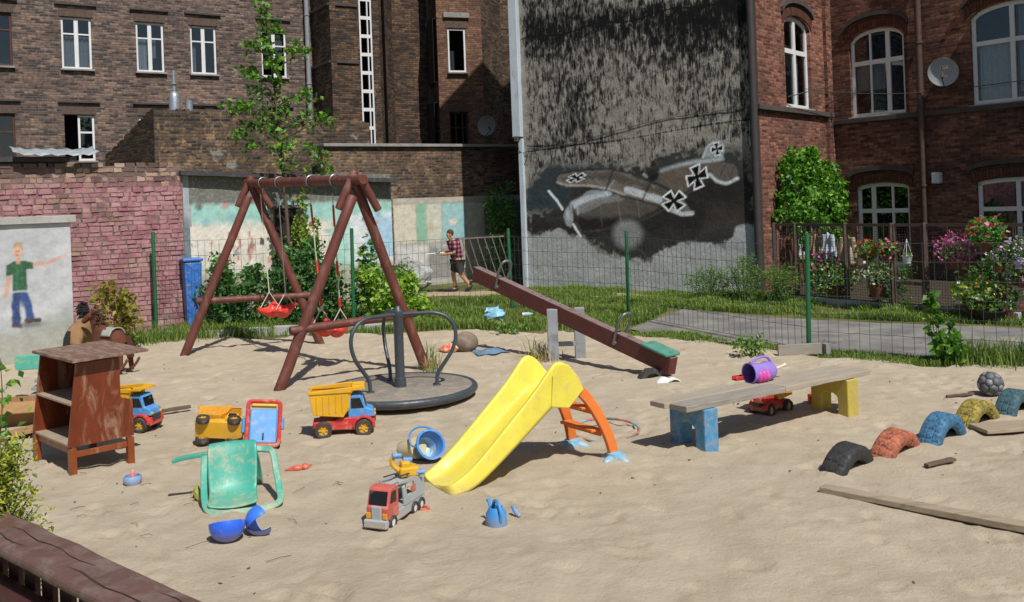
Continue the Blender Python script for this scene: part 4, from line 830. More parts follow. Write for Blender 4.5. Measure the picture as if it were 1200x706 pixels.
for t in (.13, .31, .62, .83):
    c = AL.lerp(AR, t); mb = MB(); q = bd; u = Vector((0, 0, 1)); s_ = q.cross(u)
    mb.tube([c+(u*math.cos(a)+s_*math.sin(a))*.094 for a in np.linspace(0, 2*PI, 16, endpoint=False)], .012, 6, closed=True).tube([c-u*.09, c-u*.2], .012, 6); mb.build('hanger', M_steel, sw, smooth=True)
M_rope = mat('pale_rope', L('#c9bfae'), .9, .2, 20, .5, 120); M_redp = plastic('red_plastic', '#c22b25', .35, .15); M_redo = plastic('bright_red_plastic', '#d8382c', .35, .15)
def swing(label, t0, t1, ztop, c, z, rz, red_rope):
    o = thing('swing', label, 'swing', (c[0], c[1], 0), group='swings')
    mb = MB(); n = 14; m_ = 7; Lx = .27; Wy = .2; rot = Matrix.Rotation(rz, 3, 'Z') @ Matrix.Rotation(.22, 3, 'X')
    for i in range(n+1):
        for j in range(m_+1):
            u, v = -1+2*i/n, -1+2*j/m_; x = u*Lx; hw = Wy*(.55+.45*abs(math.sin(u*PI*.5))**.7 if abs(u) > .05 else .55); 
            q_ = rot @ Vector((x, v*hw, .02+.05*abs(u)+.04*(v*v)-(.12*(1-v*v))*(math.sin(min(1, abs(u))*PI)**.7))); mb.v.append((q_.x, q_.y, q_.z+z))
    mb.f = [(i*(m_+1)+j, (i+1)*(m_+1)+j, (i+1)*(m_+1)+j+1, i*(m_+1)+j+1) for i in range(n) for j in range(m_)]
    mb.build('seat', M_redo, o, smooth=True, solid=.06)
    rot = Matrix.Rotation(rz, 3, 'Z')
    for t, sx in ((t0, -1), (t1, 1)):
        top = AL.lerp(AR, t)-Vector((c[0], c[1], .2)); e = rot @ Vector((sx*Lx*.72, 0, z+.34)); rp = MB(); rp.tube([top, e], .009, 6)
        for sy in (-1, 1): rp.tube([e, rot @ Vector((sx*Lx*.72+sy*.08, sy*Wy*.75, z+.06))], .008, 6)
        rp.build('rope', M_rope, o, smooth=True)
        if red_rope:
            for a, b, r in ((.30, .42, .02), (.1, .02, .02), (.72, .9, .018)):
                MB().tube([Vector(e).lerp(top, a), Vector(e).lerp(top, b)], r, 8).build('rope_sleeve', M_redp, o, smooth=True)
    return o
swing('red plastic swing seat on plain pale ropes nearest the blue bin side', .09, .29, 2.8, (-4.12, 16.25), .72, -.55, False)
swing('red plastic swing seat with red rope sleeves behind the front crossbar', .60, .80, 2.8, (-2.88, 14.6), .58, -.55, True)

M_grey = mat('dark_grey_powder_coat', L('#3f464c'), .38, .12, 5, .06, 60, L('#8a8378'), .12)
mg = thing('merry_go_round', 'grey merry-go-round with round platform, centre post and three looping handrails', 'merry-go-round', (-1.53, 12.15, 0), R(2))
M_plat = mat('sandy_platform', L('#7d766d'), .8, .12, 3, .3, 50, L('#a39480'), .45)
MB().lathe([(0, .145), (.93, .145), (.95, .13), (.95, .05), (0, .05)], 64).build('platform', M_plat, mg, smooth=True)
MB().tube([(.955*math.cos(a), .955*math.sin(a), .11) for a in np.linspace(0, 2*PI, 64, endpoint=False)], .048, 12, closed=True).build('rim', M_grey, mg, smooth=True)
MB().lathe([(0, 1.19), (.02, 1.19), (.04, 1.17), (.045, 1.14), (.068, 1.12), (.068, 1.05), (.062, 1.04), (.062, .27), (.075, .26), (.078, .145)], 24).build('centre_post', M_grey, mg, smooth=True)
for a in (0, 111, 222):
    p = [(.03, 1.08), (.25, 1.085), (.48, 1.08), (.63, 1.02), (.72, .9), (.735, .75), (.68, .58), (.57, .42), (.49, .30), (.47, .14)]
    ca, sa = math.cos(R(a)), math.sin(R(a)); MB().tube(spline([(r*ca, r*sa, z) for r, z in p], 6), .026, 10).build('handrail', M_grey, mg, smooth=True)
    MB().lathe([(0, .16), (.05, .16), (.055, .145)], 12, TR((.47*ca, .47*sa, 0))).build('flange', M_grey, mg)

ss = thing('seesaw', 'red brown beam seesaw with grey posts, its right end resting down on the sand', 'seesaw')
M_ssb = mat('maroon_beam_paint', L('#5f2d28'), .6, .2, 6, .3, 40, L('#4a3634'), .3); M_gp = mat('grey_painted_post', L('#8d9094'), .6, .15, 5, .3, 40, L('#5a5752'), .25)
p0, p1 = Vector((-.66, 16.05, 1.27)), Vector((2.1, 12.72, .17)); d = (p1-p0).normalized(); sd = d.cross(Vector((0, 0, 1))).normalized(); up = sd.cross(d)
MB().bar(p0, p1, .15, .24, segs=10, jit=.002).build('beam', M_ssb, ss, bevel=.012)
MB().bar(p0+up*.123, p1+up*.123, .146, .006, segs=6).build('beam_top', mat('worn_beam_top', L('#7d6a66'), .8, .2, 8, .3, 40, L('#5a3c38'), .4), ss)
for sg, b in ((-1, (.55, 14.42)), (1, (.97, 14.52))):
    MB().box((b[0], b[1], .35), (.165, .12, .92), None).build('post', M_gp, ss, bevel=.012)
MB().box((.75, 14.47, .26), (.3, .06, .07)).build('post_rail', M_gp, ss, bevel=.006); MB().tube([(.5, 14.4, .69), (1.02, 14.54, .69)], .025, 8).build('pivot', M_steel, ss)
for t in (.16, .775):
    c = p0.lerp(p1, t); pts = [c+sd*.10-up*.02-d*.03, c+sd*.105+up*.1-d*.02, c+sd*.12+up*.3+d*.02, c+sd*.07+up*.43+d*.05, c-sd*.07+up*.43+d*.05, c-sd*.12+up*.3+d*.02, c-sd*.105+up*.1-d*.02, c-sd*.10-up*.02-d*.03]
    MB().tube(spline(pts, 6), .021, 10).build('handle', M_steel, ss, smooth=True)
    MB().tube([c+sd*.11-up*.02-d*.03, c-sd*.11-up*.02-d*.03], .035, 8).build('handle_foot', M_steel, ss)
c = p0.lerp(p1, .94)+up*.14; sm_ = MB(); Mx = Matrix.Identity(4)
for i, v in enumerate((sd, d, up, c)):
    for k in range(3): Mx[k][i] = v[k]
MB().prism(rrect(.30, .5, .04), 0, .035).build('seat', mat('worn_green_seat', L('#4d8a78'), .6, .15, 6, .2, 40, L('#8f8a7c'), .3), ss, bevel=.008, M=Mx)
for y in (-.18, .2): MB().ball((0, y, .04), (.02, .02, .012)).build('bolt', M_steel, ss, smooth=True, M=Mx)
for t in np.linspace(.33, .58, 6): MB().ball(tuple(p0.lerp(p1, t)+up*.128), (.018, .018, .012), 8, 5).build('bolt', M_steel, ss)

# slide
sd_ = thing('slide', 'yellow plastic toddler slide with curved orange ladder and pale blue feet', 'slide', (-.70, 8.24, 0), math.atan2(.56, .83))
M_yel = plastic('sun_faded_yellow_plastic', '#dfd04e', .42, .1, .08); M_ora = plastic('orange_plastic', '#d9742f', .4, .12, .08); M_lbl = plastic('pale_blue_plastic', '#64aed2', .4, .2)
st_ = [(0, .045, .075, .21), (.07, .04, .09, .225), (.2, .075, .155, .235), (.36, .165, .28, .235), (.6, .33, .49, .235), (.85, .51, .70, .235), (1.0, .62, .86, .235), (1.08, .67, .955, .24), (1.16, .70, .965, .24), (1.25, .71, .90, .24), (1.34, .70, .76, .235)]
mb = MB(); prof = lambda a, zf, zt, hw: [(a, -hw-.02, zf-.075 if a > .1 else .0), (a, -hw-.012, (zf+zt)/2), (a, -hw+.0, zt), (a, -hw+.03, zt), (a, -hw+.06, (zf*.6+zt*.4)), (a, -hw+.09, zf), (a, 0, zf-.008), (a, hw-.09, zf), (a, hw-.06, (zf*.6+zt*.4)), (a, hw-.03, zt), (a, hw, zt), (a, hw+.012, (zf+zt)/2), (a, hw+.02, zf-.075 if a > .1 else .0), (a, hw-.04, (zf-.06 if a > .1 else .0)), (a, -hw+.04, (zf-.06 if a > .1 else .0))]
for a4, f4, t4, w4 in st_: mb.v += prof(a4*1.07-.09, f4*1.03, t4*1.04, w4*1.1)
k = 15; m_ = len(st_)
mb.f = [(i*k+j, (i+1)*k+j, (i+1)*k+(j+1) % k, i*k+(j+1) % k) for i in range(m_-1) for j in range(k)]+[tuple(range(k)), tuple((m_-1)*k+j for j in range(k))[::-1]]
ch_ = mb.build('chute', M_yel, sd_, sub=2); cr_ = ch_.data.attributes.new('crease_edge', 'FLOAT', 'EDGE')
cr_.data.foreach_set('value', [(.75 if (e_.vertices[0] % k == e_.vertices[1] % k and e_.vertices[0] % k in (0, 2, 3, 5, 7, 9, 10, 12)) else 0.) for e_ in ch_.data.edges])
for sg in (-1, 1):
    for q in range(4):
        a = .80+.055*q; zf = .47+(a-.80)*.72; MB().tube([(a, sg*.178, zf+.05), (a+.03, sg*.215, zf+.15)], .011, 8).build('grip_rib', M_yel, sd_, smooth=True)
    # side cheek at the top
    ck = [(1.00, .60), (1.03, .88), (1.10, .985), (1.21, .965), (1.32, .84), (1.38, .71), (1.2, .56)]
    MB().prism([(x, z) for x, z in ck], 0, .02, Matrix(((1, 0, 0, 0), (0, 0, 1, sg*.284-.01), (0, 1, 0, 0), (0, 0, 0, 1)))).build('side_cheek', M_yel, sd_, bevel=.012)
    ra = MB(); pr = spline([(1.26, sg*.225, .76), (1.42, sg*.25, .64), (1.56, sg*.28, .42), (1.65, sg*.31, .2), (1.69, sg*.325, .02)], 5)
    for i, p in enumerate(pr):
        t = (pr[min(i+1, len(pr)-1)]-pr[max(i-1, 0)]).normalized(); nrm = Vector((-t.z, 0, t.x)).normalized()
        for a, b in ((-.05, -.026), (-.05, .026), (.05, .026), (.05, -.026)): ra.v.append(tuple(p+nrm*a+Vector((0, b, 0))))
    ra.f = [(i*4+q, i*4+4+q, i*4+4+(q+1) % 4, i*4+(q+1) % 4) for i in range(len(pr)-1) for q in range(4)]+[(0, 1, 2, 3), tuple(len(pr)*4-1-q for q in range(4))]
    ra.build('ladder_rail', M_ora, sd_, bevel=.01)
    ft = MB(); ft.lathe([(0, .085), (.05, .085), (.075, .07), (.085, .0)], 16)
    for q in range(4): a = q*PI/2+.5+(.3*sg); ft.ball((.10*math.cos(a), .10*math.sin(a), .012), (.075, .05, .042), 12, 8, TR((0, 0, 0), (0, 0, 0))) if False else ft.add(*(lambda m0: (m0.v, m0.f))(MB().ball((0, 0, 0), (.10, .048, .045), 12, 8, TR((.085*math.cos(a), .085*math.sin(a), .012), (0, .25, a)))))
    ft.build('foot', M_lbl, sd_, smooth=True, M=TR((1.69, sg*.33, .0)))
for z, a in ((.52, 1.47), (.29, 1.575), (.70, 1.34)):
    MB().box((a-.03, 0, z), (.12, .5, .028)).box((a+.02, 0, z-.035), (.022, .5, .06)).build('step', M_ora, sd_, bevel=.008)

# bench
be = thing('plank_bench', 'long weathered plank bench on a blue and a yellow concrete support', 'bench', (2.60, 9.83, 0), math.atan2(.54, .84))
M_plank = mat('weathered_plank', L('#a19685'), .85, .18, 7, .5, 60, L('#6b6257'), .3, stretch=(.25, 2.2, 2.2)); M_plank2 = mat('greyer_plank', L('#918a80'), .85, .18, 7, .5, 60, L('#635c54'), .35, stretch=(.25, 2.2, 2.2))
for (x0, x1, y, wd, z, m_) in ((-1.42, 1.34, .115, .215, .455, M_plank), (-1.36, .02, -.115, .235, .452, M_plank2), (.025, 1.40, -.112, .235, .456, M_plank)):
    b = MB(); b.bar((x0, y, z), (x1, y, z), wd, .055, segs=9, jit=.004); b.build('plank', m_, be, bevel=.006)
def archleg(x, hexc, name):
    o = [(-.25, -.06), (-.25, .42), (.25, .42), (.25, -.06), (.11, -.06)]+[(.11*math.cos(a), .2+.06*math.sin(a)) for a in np.linspace(0, PI, 7)]+[(-.11, -.06)]
    M = Matrix(((0, 0, 1, x), (1, 0, 0, 0), (0, 1, 0, 0), (0, 0, 0, 1)))
    n = len(o); mb = MB(); mb.v = [(a, b, -.09) for a, b in o]+[(a, b, .09) for a, b in o]; mb.v = [tuple(M @ Vector(p)) for p in mb.v]
    caps = [(0, 1, n-2, n-1), (1, 2, 3, 4)] 
    left = [0, 1]+list(range(n-2, 8, -1)) 
    mb.f = [(k, (k+1) % n, n+(k+1) % n, n+k) for k in range(n)]+[tuple(range(n))[::-1], tuple(range(n, 2*n))]
    q = mb.build('support', mat(name, L(hexc), .8, .2, 8, .6, 50, L('#9a927e'), .5, dsc=16), be, bevel=.012); q['label'] = ('blue' if 'blue' in name else 'yellow')+' painted concrete support'
archleg(-1.06, '#3f87b5', 'chipped_blue_paint'); archleg(1.06, '#bda52e', 'chipped_yellow_paint')

# tyres
def tyre(label, c, hexc, rz, lean=0, zc=-.02, bare=.5, ro=.395):
    o = thing('tyre', label, 'tyre', (c[0], c[1], zc), group='half buried tyres'); n = 120; wd = .185
    prof = [(ro-.125, -.062), (ro-.12, -.085), (ro-.09, -.098), (ro-.06, -.099), (ro-.025, -.096), (ro-.008, -.086), (ro, -.07), (ro, -.036), (ro-.010, -.032), (ro-.010, -.024), (ro, -.02), (ro, .02), (ro-.010, .024), (ro-.010, .032), (ro, .036), (ro, .07), (ro-.008, .086), (ro-.025, .096), (ro-.06, .102), (ro-.09, .098), (ro-.12, .085), (ro-.125, .062), (ro-.135, .055), (ro-.10, .075), (ro-.03, .07), (ro-.03, -.07), (ro-.10, -.075), (ro-.135, -.055)]
    mb = MB(); K = len(prof)
    for i in range(n):
        a = 2*PI*i/n
        for j, (r, y) in enumerate(prof):
            rr = r-(.011 if (5 <= j <= 16 and (i+(j > 9)) % 5 == 0 and r > ro-.009) else 0); mb.v.append((rr*math.cos(a), y*1.1, rr*math.sin(a)))
    mb.f = [(i*K+j, ((i+1) % n)*K+j, ((i+1) % n)*K+(j+1) % K, i*K+(j+1) % K) for i in range(n) for j in range(K)]
    m_ = mat('tyre_'+hexc, L(hexc), .75, .2, 9, .5, 40, L('#2c2a29') if bare else L('#6a655e'), bare, dsc=26) if bare else mat('tyre_black', L('#2b2a2b'), .7, .3, 9, .4, 40, L('#6f695f'), .1, dsc=30)
    q = mb.build('carcass', m_, o, smooth=True, M=TR((0, 0, 0), (lean, 0, rz))); q.data.set_sharp_from_angle(angle=R(30)); return o
ra = R(44)
tyre('bare black tyre half buried at the near end of the tyre row', (2.88, 8.37), '#2b2a2b', ra+.02, .12, -0.165, 0)
tyre('faded orange tyre half buried between the black and blue tyres', (3.49, 8.80), '#b9694a', ra-.02, .10, -0.160, .62, .385)
tyre('bright blue tyre half buried between the orange and yellow tyres', (4.11, 9.18), '#3f7fa6', ra, .05, -0.130, .7, .40)
tyre('yellow tyre with worn tread half buried beside the blue tyre', (4.75, 9.78), '#b5a03c', ra-.05, .02, -0.150, .8)
tyre('dark teal tyre half buried below the old football', (5.38, 10.22), '#3d626c', ra, .02, -0.150, .6)
tyre('dark tyre half buried at the right picture edge behind the teal tyre', (6.0, 10.72), '#3b3f44', ra, .0, -0.140, .6)
# ------------------------------------------------------------ cabinet
M_var = mat('red_varnished_wood', L('#6e321b'), .3, .25, 5, .12, 50, L('#b39a80'), .26, stretch=(2, 2, .5), dsc=4); M_varo = mat('orange_varnished_wood', L('#83431f'), .35, .2, 5, .12, 50, L('#a88e72'), .2, stretch=(2, 2, .5)); M_top = mat('worn_table_top', L('#75594b'), .6, .2, 6, .2, 50, L('#a39484'), .4, stretch=(.6, 2, 2)); M_shelf = mat('dusty_shelf', L('#9a8a76'), .7, .15, 6, .2, 40, DUST, .4)
cbn = thing('bookshelf_cabinet', 'old red varnished open cabinet with two shelves standing in the sand', 'cabinet', (-4.32, 9.0, -.02), math.atan2(.70, -.71))
# local x runs along the open front, local -y is the depth direction (away from the open front)
def YZ(out, x0, x1): return MB().prism(out, x0, x1, Matrix(((0, 0, 1, 0), (1, 0, 0, 0), (0, 1, 0, 0), (0, 0, 0, 1))))
sidep = [(.02, .30), (-.08, 1.10), (-.50, 1.10), (-.50, .70), (-.62, .66), (-.62, .30)]
for x in (.0, .95): YZ(sidep, x, x+.025).build('side_panel', M_var, cbn, bevel=.003)
box('back_panel', (.487, -.49, .70), (.92, .018, .80), M_varo, cbn)
for z, y0, y1 in ((.31, 0, -.61), (.70, -.03, -.485)): box('shelf', (.487, (y0+y1)/2, z), (.922, y0-y1, .022), M_shelf, cbn, .003)
MB().box((.44, -.40, 1.135), (1.10, .74, .028), TR((0, 0, 0), (R(-1.0), 0, 0))).build('top_board', M_top, cbn, bevel=.004)
MB().box((.487, -.03, .265), (.98, .03, .07)).build('front_rail', M_varo, cbn, bevel=.004)
for x in (.012, .963): MB().box((x, -.3, .225), (.03, .56, .055)).build('side_rail', M_varo, cbn, bevel=.004); 
for x in (.01, .965):
    for y in (-.02, -.58): box('leg', (x, y, .13), (.065, .065, .32), M_varo, cbn, .005)

# ------------------------------------------------------------ toys
def wheel(parent, c, r, wd, hub, spokes=6, dark=None):
    M = TR(c, (PI/2, 0, 0)); t = MB().lathe([(r*.62, -wd/2), (r*.92, -wd/2), (r, -wd*.3), (r, wd*.3), (r*.92, wd/2), (r*.62, wd/2), (r*.60, wd*.2), (r*.60, -wd*.2), (r*.62, -wd/2)], 24).build('wheel', dark or M_tyr, parent, smooth=True, M=M)
    h = MB(); h.lathe([(0, wd*.36), (r*.2, wd*.36), (r*.22, wd*.2), (r*.6, wd*.2), (r*.6, -wd*.2), (0, -wd*.2)], 18)
    for k in range(spokes):
        a = 2*PI*k/spokes; h.box((r*.4, 0, wd*.24), (r*.38, r*.16, wd*.2), Matrix.Rotation(a, 4, 'Z'))
    h.build('hub', hub, t, smooth=False); return t
M_tyr = mat('grey_toy_tyre', L('#3d3b3a'), .7, .2, 8, .3, 60, DUST, .25)
M_ty = plastic('toy_yellow', '#d9a51e', .38, .2); M_tr = plastic('toy_red', '#bf3330', .38, .2); M_tb = plastic('toy_blue', '#4a8fd0', .38, .2); M_to = plastic('toy_orange_yellow', '#d99a2a', .4, .2); M_grt = plastic('toy_grey', '#a2a9ae', .45, .3); M_drk = mat('toy_black_window', L('#1d1d1f'), .25, .1, 4, 0, dirt=DUST, damt=.15)
def dump_truck(label, loc, rz, cab, chassis, bed, hub, scale=1, rot=None, flip=False):
    o = thing('toy_dump_truck', label, 'toy truck', loc, rz, rot, scale=scale)
    # chassis, x forward
    ch = [(-.34, .10), (-.34, .17), (-.08, .18), (-.06, .20), (.12, .20), (.22, .19), (.34, .17), (.345, .07), (.26, .06), (.10, .06), (-.05, .07), (-.2, .07)]
    XZ = Matrix(((1, 0, 0, 0), (0, 0, -1, 0), (0, 1, 0, 0), (0, 0, 0, 1)))
    MB().prism(ch, -.13, .13, XZ).build('chassis', chassis, o, bevel=.012)
    for x in (-.225, .215):
        for y in (-1, 1):
            f = MB(); p = [(x+.125*math.cos(a), .095+.125*math.sin(a)) for a in np.linspace(0, PI, 9)]+[(x+.10*math.cos(a), .095+.10*math.sin(a)) for a in np.linspace(PI, 0, 9)]
            if x > 0: f.prism(p, -.175 if y < 0 else .10, -.10 if y < 0 else .175, XZ).build('mudguard', chassis, o, bevel=.005)
            wheel(o, (x, y*.155, .085), .095, .085, hub)
    cb = [(.05, .19), (.05, .42), (.08, .45), (.19, .45), (.22, .42), (.25, .30), (.33, .27), (.345, .19)]
    c = MB().prism(cb, -.12, .12, XZ).build('cab', cab, o, bevel=.014)
    for y in (-.122, .122): MB().prism([(.085, .30), (.085, .41), (.185, .41), (.225, .30)], y-.003, y+.003, XZ).build('window', M_drk, c)
    MB().box((0, 0, 0), (.11, .19, .004), TR((.2405, 0, .365), (0, R(74), 0))).build('windscreen', M_drk, c)
    MB().box((.348, 0, .17), (.01, .16, .07)).build('grille', M_tyr, c)
    for y in (-.09, .09): MB().ball((.345, y, .22), (.012, .022, .022), 10, 6).build('headlight', M_ty, c)
    # tipper with lip over the cab
    b = MB(); t = .014
    prof = [(-.37, .50), (-.33, .255), (.0, .215), (.045, .30), (.065, .47), (.10, .53), (.24, .53)]
    inner = [(.24, .515), (.11, .515), (.08, .465), (.06, .31), (.0, .232), (-.318, .27), (-.352, .50)]
    b.prism(prof+inner, -.165, .165, XZ)
    for y in (-.165, .165):
        b.prism([(-.37, .50), (-.33, .255), (.0, .215), (.045, .30), (.065, .47), (.10, .53)], y-.008, y+.008, XZ); b.prism([(-.385, .485), (.09, .485), (.11, .53), (.09, .545), (-.385, .515)], y-.02, y+.02, XZ)
        for k in range(5): x = -.29+.07*k; b.box((x, y+.011*(1 if y > 0 else -1), .365), (.012, .012, .2))
    for y in (-.11, .11): b.box((.17, y, .535), (.14, .02, .03))
    b.build('tipper', bed, o, bevel=.006); MB().tube([(-.1, 0, .18), (-.02, 0, .27)], .025, 8).build('ram', M_tyr, o)
    return o
dump_truck('yellow, red and blue toy dump truck upright beside the merry-go-round', (-1.94, 10.36, 0), R(9), M_tb, M_tr, M_ty, M_ty, .98)
dump_truck('toy dump truck with yellow bed half hidden behind the cabinet', (-4.52, 10.95, 0), R(-12), M_tb, M_tr, M_ty, M_ty, .92)
dump_truck('yellow toy truck tipped on its side behind the green chair', (-3.22, 9.98, .15), 0, M_ty, M_ty, M_to, M_ty, .74, rot=(R(-80), R(5), R(6)))
dump_truck('red toy truck with yellow hubs in the shade under the bench', (2.84, 10.62, 0), R(-142), M_tr, M_tr, M_to, M_ty, .72)
# red framed blue toy cart standing on end
o = thing('toy_cart', 'red framed toy cart with blue tray stood on end near the green chair', 'toy cart', (-2.70, 9.78, .0), rot=(R(-24), R(7), R(18)))
rr = rrect(.33, .46, .04); MB().tube([(x, -.02, .27+y) for x, y in rr], .022, 8, closed=True).build('frame', M_tr, o, smooth=True)
MB().box((0, -.005, .24), (.28, .05, .36)).build('tray', M_tb, o, bevel=.015); MB().box((0, .02, .47), (.26, .08, .045)).build('rim_bar', M_ty, o, bevel=.01); MB().box((.0, -.034, .13), (.016, .01, .07)).build('slot', M_drk, o)
MB().tube([(-.19, .04, .18), (-.19, .04, .33)], .03, 8).build('side_grip', M_tb, o, smooth=True); MB().tube([(.19, .04, .22), (.19, .04, .33)], .03, 8).build('side_grip', M_tb, o, smooth=True)
for x in (-.12, .13): wheel(o, (x, .06, .05), .06, .05, M_tr)

# fallen green chair
gc = thing('child_chair', 'turquoise green plastic child armchair knocked over in the sand', 'chair', (-2.46, 7.98, 0), R(15))
M_gch = plastic('turquoise_chair_plastic', '#3f9f8b', .42, .3, .1)
mb = MB(); st = [(.27, .45, .19), (.26, .485, .20), (.21, .475, .205), (.17, .38, .21), (.13, .27, .205), (.07, .15, .20), (.0, .075, .195), (-.10, .055, .20), (-.19, .06, .205), (-.24, .045, .20)]
K = 10
for (y, z, hw) in st:
    for j in range(K+1):
        u = -1+2*j/K; mb.v.append((u*hw, y-.05*(u*u)*(1 if z > .12 else .0), z+(.03*(u*u) if z <= .12 else 0)))
mb.f = [(i*(K+1)+j, i*(K+1)+j+1, (i+1)*(K+1)+j+1, (i+1)*(K+1)+j) for i in range(len(st)-1) for j in range(K)]
mb.build('shell', M_gch, gc, sub=1, solid=.022)
def flatbar(pts, wd, th, name, parent, m_, up=(0, 0, 1)):
    P = spline(pts, 6); mb = MB(); u = Vector(up)
    for i, p in enumerate(P):
        t = (P[min(i+1, len(P)-1)]-P[max(i-1, 0)]).normalized(); a = t.cross(u); a = a.normalized() if a.length > .1 else Vector((1, 0, 0)); b = a.cross(t)
        for sa, sb in ((-1, -1), (1, -1), (1, 1), (-1, 1)): mb.v.append(tuple(p+a*sa*wd/2+b*sb*th/2))
    n = len(P); mb.f = [(i*4+q, i*4+4+q, i*4+4+(q+1) % 4, i*4+(q+1) % 4) for i in range(n-1) for q in range(4)]+[(0, 1, 2, 3), tuple(n*4-1-q for q in range(4))]
    return mb.build(name, m_, parent, bevel=.008)
flatbar([(.19, .20, .41), (.27, .19, .40), (.335, .15, .38), (.36, .05, .25), (.38, -.08, .12), (.38, -.2, .05), (.27, -.27, .025), (.1, -.28, .02), (-.08, -.27, .02), (-.19, -.22, .04), (-.225, -.12, .10), (-.235, .05, .24), (-.23, .17, .40)], .055, .028, 'arm_frame', gc, M_gch, (0, -1, .6))
flatbar([(-.19, .2, .41), (-.30, .20, .40), (-.42, .21, .385), (-.50, .22, .365)], .05, .035, 'arm', gc, M_gch)
flatbar([(.17, .27, .40), (.2, .40, .25), (.22, .5, .02)], .05, .03, 'leg', gc, M_gch); flatbar([(-.17, .27, .40), (-.2, .40, .25), (-.22, .5, .02)], .05, .03, 'leg', gc, M_gch)
# yellow green fish mould by the chair
fm = MB(); P = spline([(-.14, .10, .10), (-.1, .03, .07), (-.02, -.05, .045), (.12, -.09, .03), (.2, -.1, .02)], 5)
fm.tube(P, [.012+.03*math.sin(PI*min(1, i/(len(P)-1)*1.05+.04)) for i in range(len(P))], 8)
for i in (3, 7, 11): fm.tube([P[i], P[i]+Vector((-.05, -.03, -.04))], [.014, .004], 6)
tag(fm.build('toy_crocodile', mat('faded_lime_plastic', L('#a5a04e'), .5, .2, 6, .2, 40, L('#c2785a'), .2), smooth=True, M=TR((-2.72, 8.1, 0), (0, 0, -.1))), 'small yellow green toy crocodile lying against the fallen chair', 'toy')
# blue half shells
def halfshell(label, loc, r, rot, hexc, wedge):
    pr = [(r*math.sin(a), -r*math.cos(a)) for a in np.linspace(0, PI*.53, 12)]+[(r*.93*math.sin(a), -r*.93*math.cos(a)) for a in np.linspace(PI*.53, 0, 12)]
    mb = MB().lathe([(max(a, .0005), b) for a, b in pr], 28, None, 0, 2*PI-wedge if wedge else 2*PI)
    o = mb.build('ball_half', plastic('blue_shell_'+hexc[1:], hexc, .3, .12), None, smooth=True, M=TR(loc, rot)); return tag(o, label, 'toy ball', 'blue ball halves')
halfshell('larger deep blue half of a split toy ball lying in the sand', (-2.25, 7.12, .125), .135, (R(-22), R(-8), 0), '#2f62d8', 0)
halfshell('smaller blue half ball with a wedge missing touching the larger half', (-2.03, 7.26, .10), .12, (R(-75), R(20), R(-40)), '#3a72dc', 1.1)
# small red mould
mb = MB(); mb.ball((0, 0, .03), (.055, .035, .03)).ball((.07, 0, .035), (.04, .05, .03), 10, 7).tube([(-.04, 0, .03), (-.12, .03, .02)], [.028, .004], 8).tube([(.1, 0, .03), (.14, .05, .03)], [.02, .008], 8)
tag(mb.build('sand_mould', M_redo, smooth=True, M=TR((-2.13, 8.93, .0), (0, 0, .4))), 'small bright red fish shaped sand mould alone on the sand', 'sand mould')
# fire engine
fe = thing('toy_fire_engine', 'toy transporter lorry with red cab and scuffed grey body', 'toy truck', (-1.06, 7.40, 0), math.atan2(-.62, -.26), scale=.9)
XZ = Matrix(((1, 0, 0, 0), (0, 0, -1, 0), (0, 1, 0, 0), (0, 0, 0, 1))); M_far = plastic('faded_red_plastic', '#c05a52', .45, .3)
MB().prism([(-.48, .05), (-.48, .12), (.0, .12), (.02, .07), (.20, .07), (.20, .03), (-.1, .03)], -.10, .10, XZ).build('chassis', M_grt, fe, bevel=.008)
c = MB().prism([(.0, .08), (.0, .33), (.02, .345), (.12, .345), (.145, .33), (.185, .20), (.20, .19), (.20, .08)], -.105, .105, XZ).build('cab', M_far, fe, bevel=.012)
MB().box((0, 0, 0), (.115, .175, .005), TR((.1685, 0, .262), (0, R(73), 0))).build('windscreen', M_drk, c)
for y in (-.107, .107): MB().prism([(.05, .22), (.05, .31), (.12, .31), (.15, .22)], y-.003, y+.003, XZ).build('side_window', M_drk, c)
MB().box((.205, 0, .14), (.02, .10, .13)).box((.215, 0, .055), (.05, .225, .07)).build('bumper', M_grt, fe, bevel=.012)
for y in (-.08, .08): MB().box((.206, y, .12), (.014, .045, .05)).build('headlight', M_to, c, bevel=.006)
for y in (-.095, .095):
    d_ = MB(); d_.prism([(-.47, .12), (-.47, .27), (-.30, .33), (-.02, .36), (-.02, .33), (-.28, .29), (-.30, .20), (-.16, .2), (-.12, .3), (-.08, .29), (-.1, .12)], y-.01, y+.01, XZ); d_.build('side_frame', M_grt, fe, bevel=.005)
    MB().box((-.26, y*1.12, .235), (.08, .008, .05)).build('decal', M_far, fe)
MB().box((-.25, 0, .30), (.46, .17, .012), None).build('deck', M_grt, fe); MB().box((-.25, 0, .13), (.46, .18, .012)).build('deck', M_grt, fe)
for y in (-.05, .05): MB().tube([(-.45, y, .33), (-.02, y, .385)], .007, 6).build('ladder_rail', M_tyr, fe)
for x in (.11, -.28, -.40):
    for y in (-.1, .1): wheel(fe, (x, y, .05), .058, .035, M_white, 5)
# yellow digger on top
yd = thing('toy_digger', 'yellow and blue toy digger lying on the grey transporter lorry', 'toy digger', (-.93, 7.68, .275), R(20), scale=.8)
MB().box((0, 0, .06), (.2, .15, .10)).box((-.03, 0, .13), (.10, .11, .07)).build('body', M_ty, yd, bevel=.02); MB().tube(spline([(-.08, -.02, .06), (-.16, 0, .14), (-.15, 0, .22), (-.11, 0, .245)], 4), .025, 8).build('arm', M_ty, yd, smooth=True)
for p in ((-.12, -.02, .235), (.0, .02, .17), (.11, -.05, .05)): MB().tube([(p[0]-.045, p[1], p[2]), (p[0]+.045, p[1], p[2]-.01)], .028, 10).build('roller', M_tb, yd, smooth=True)
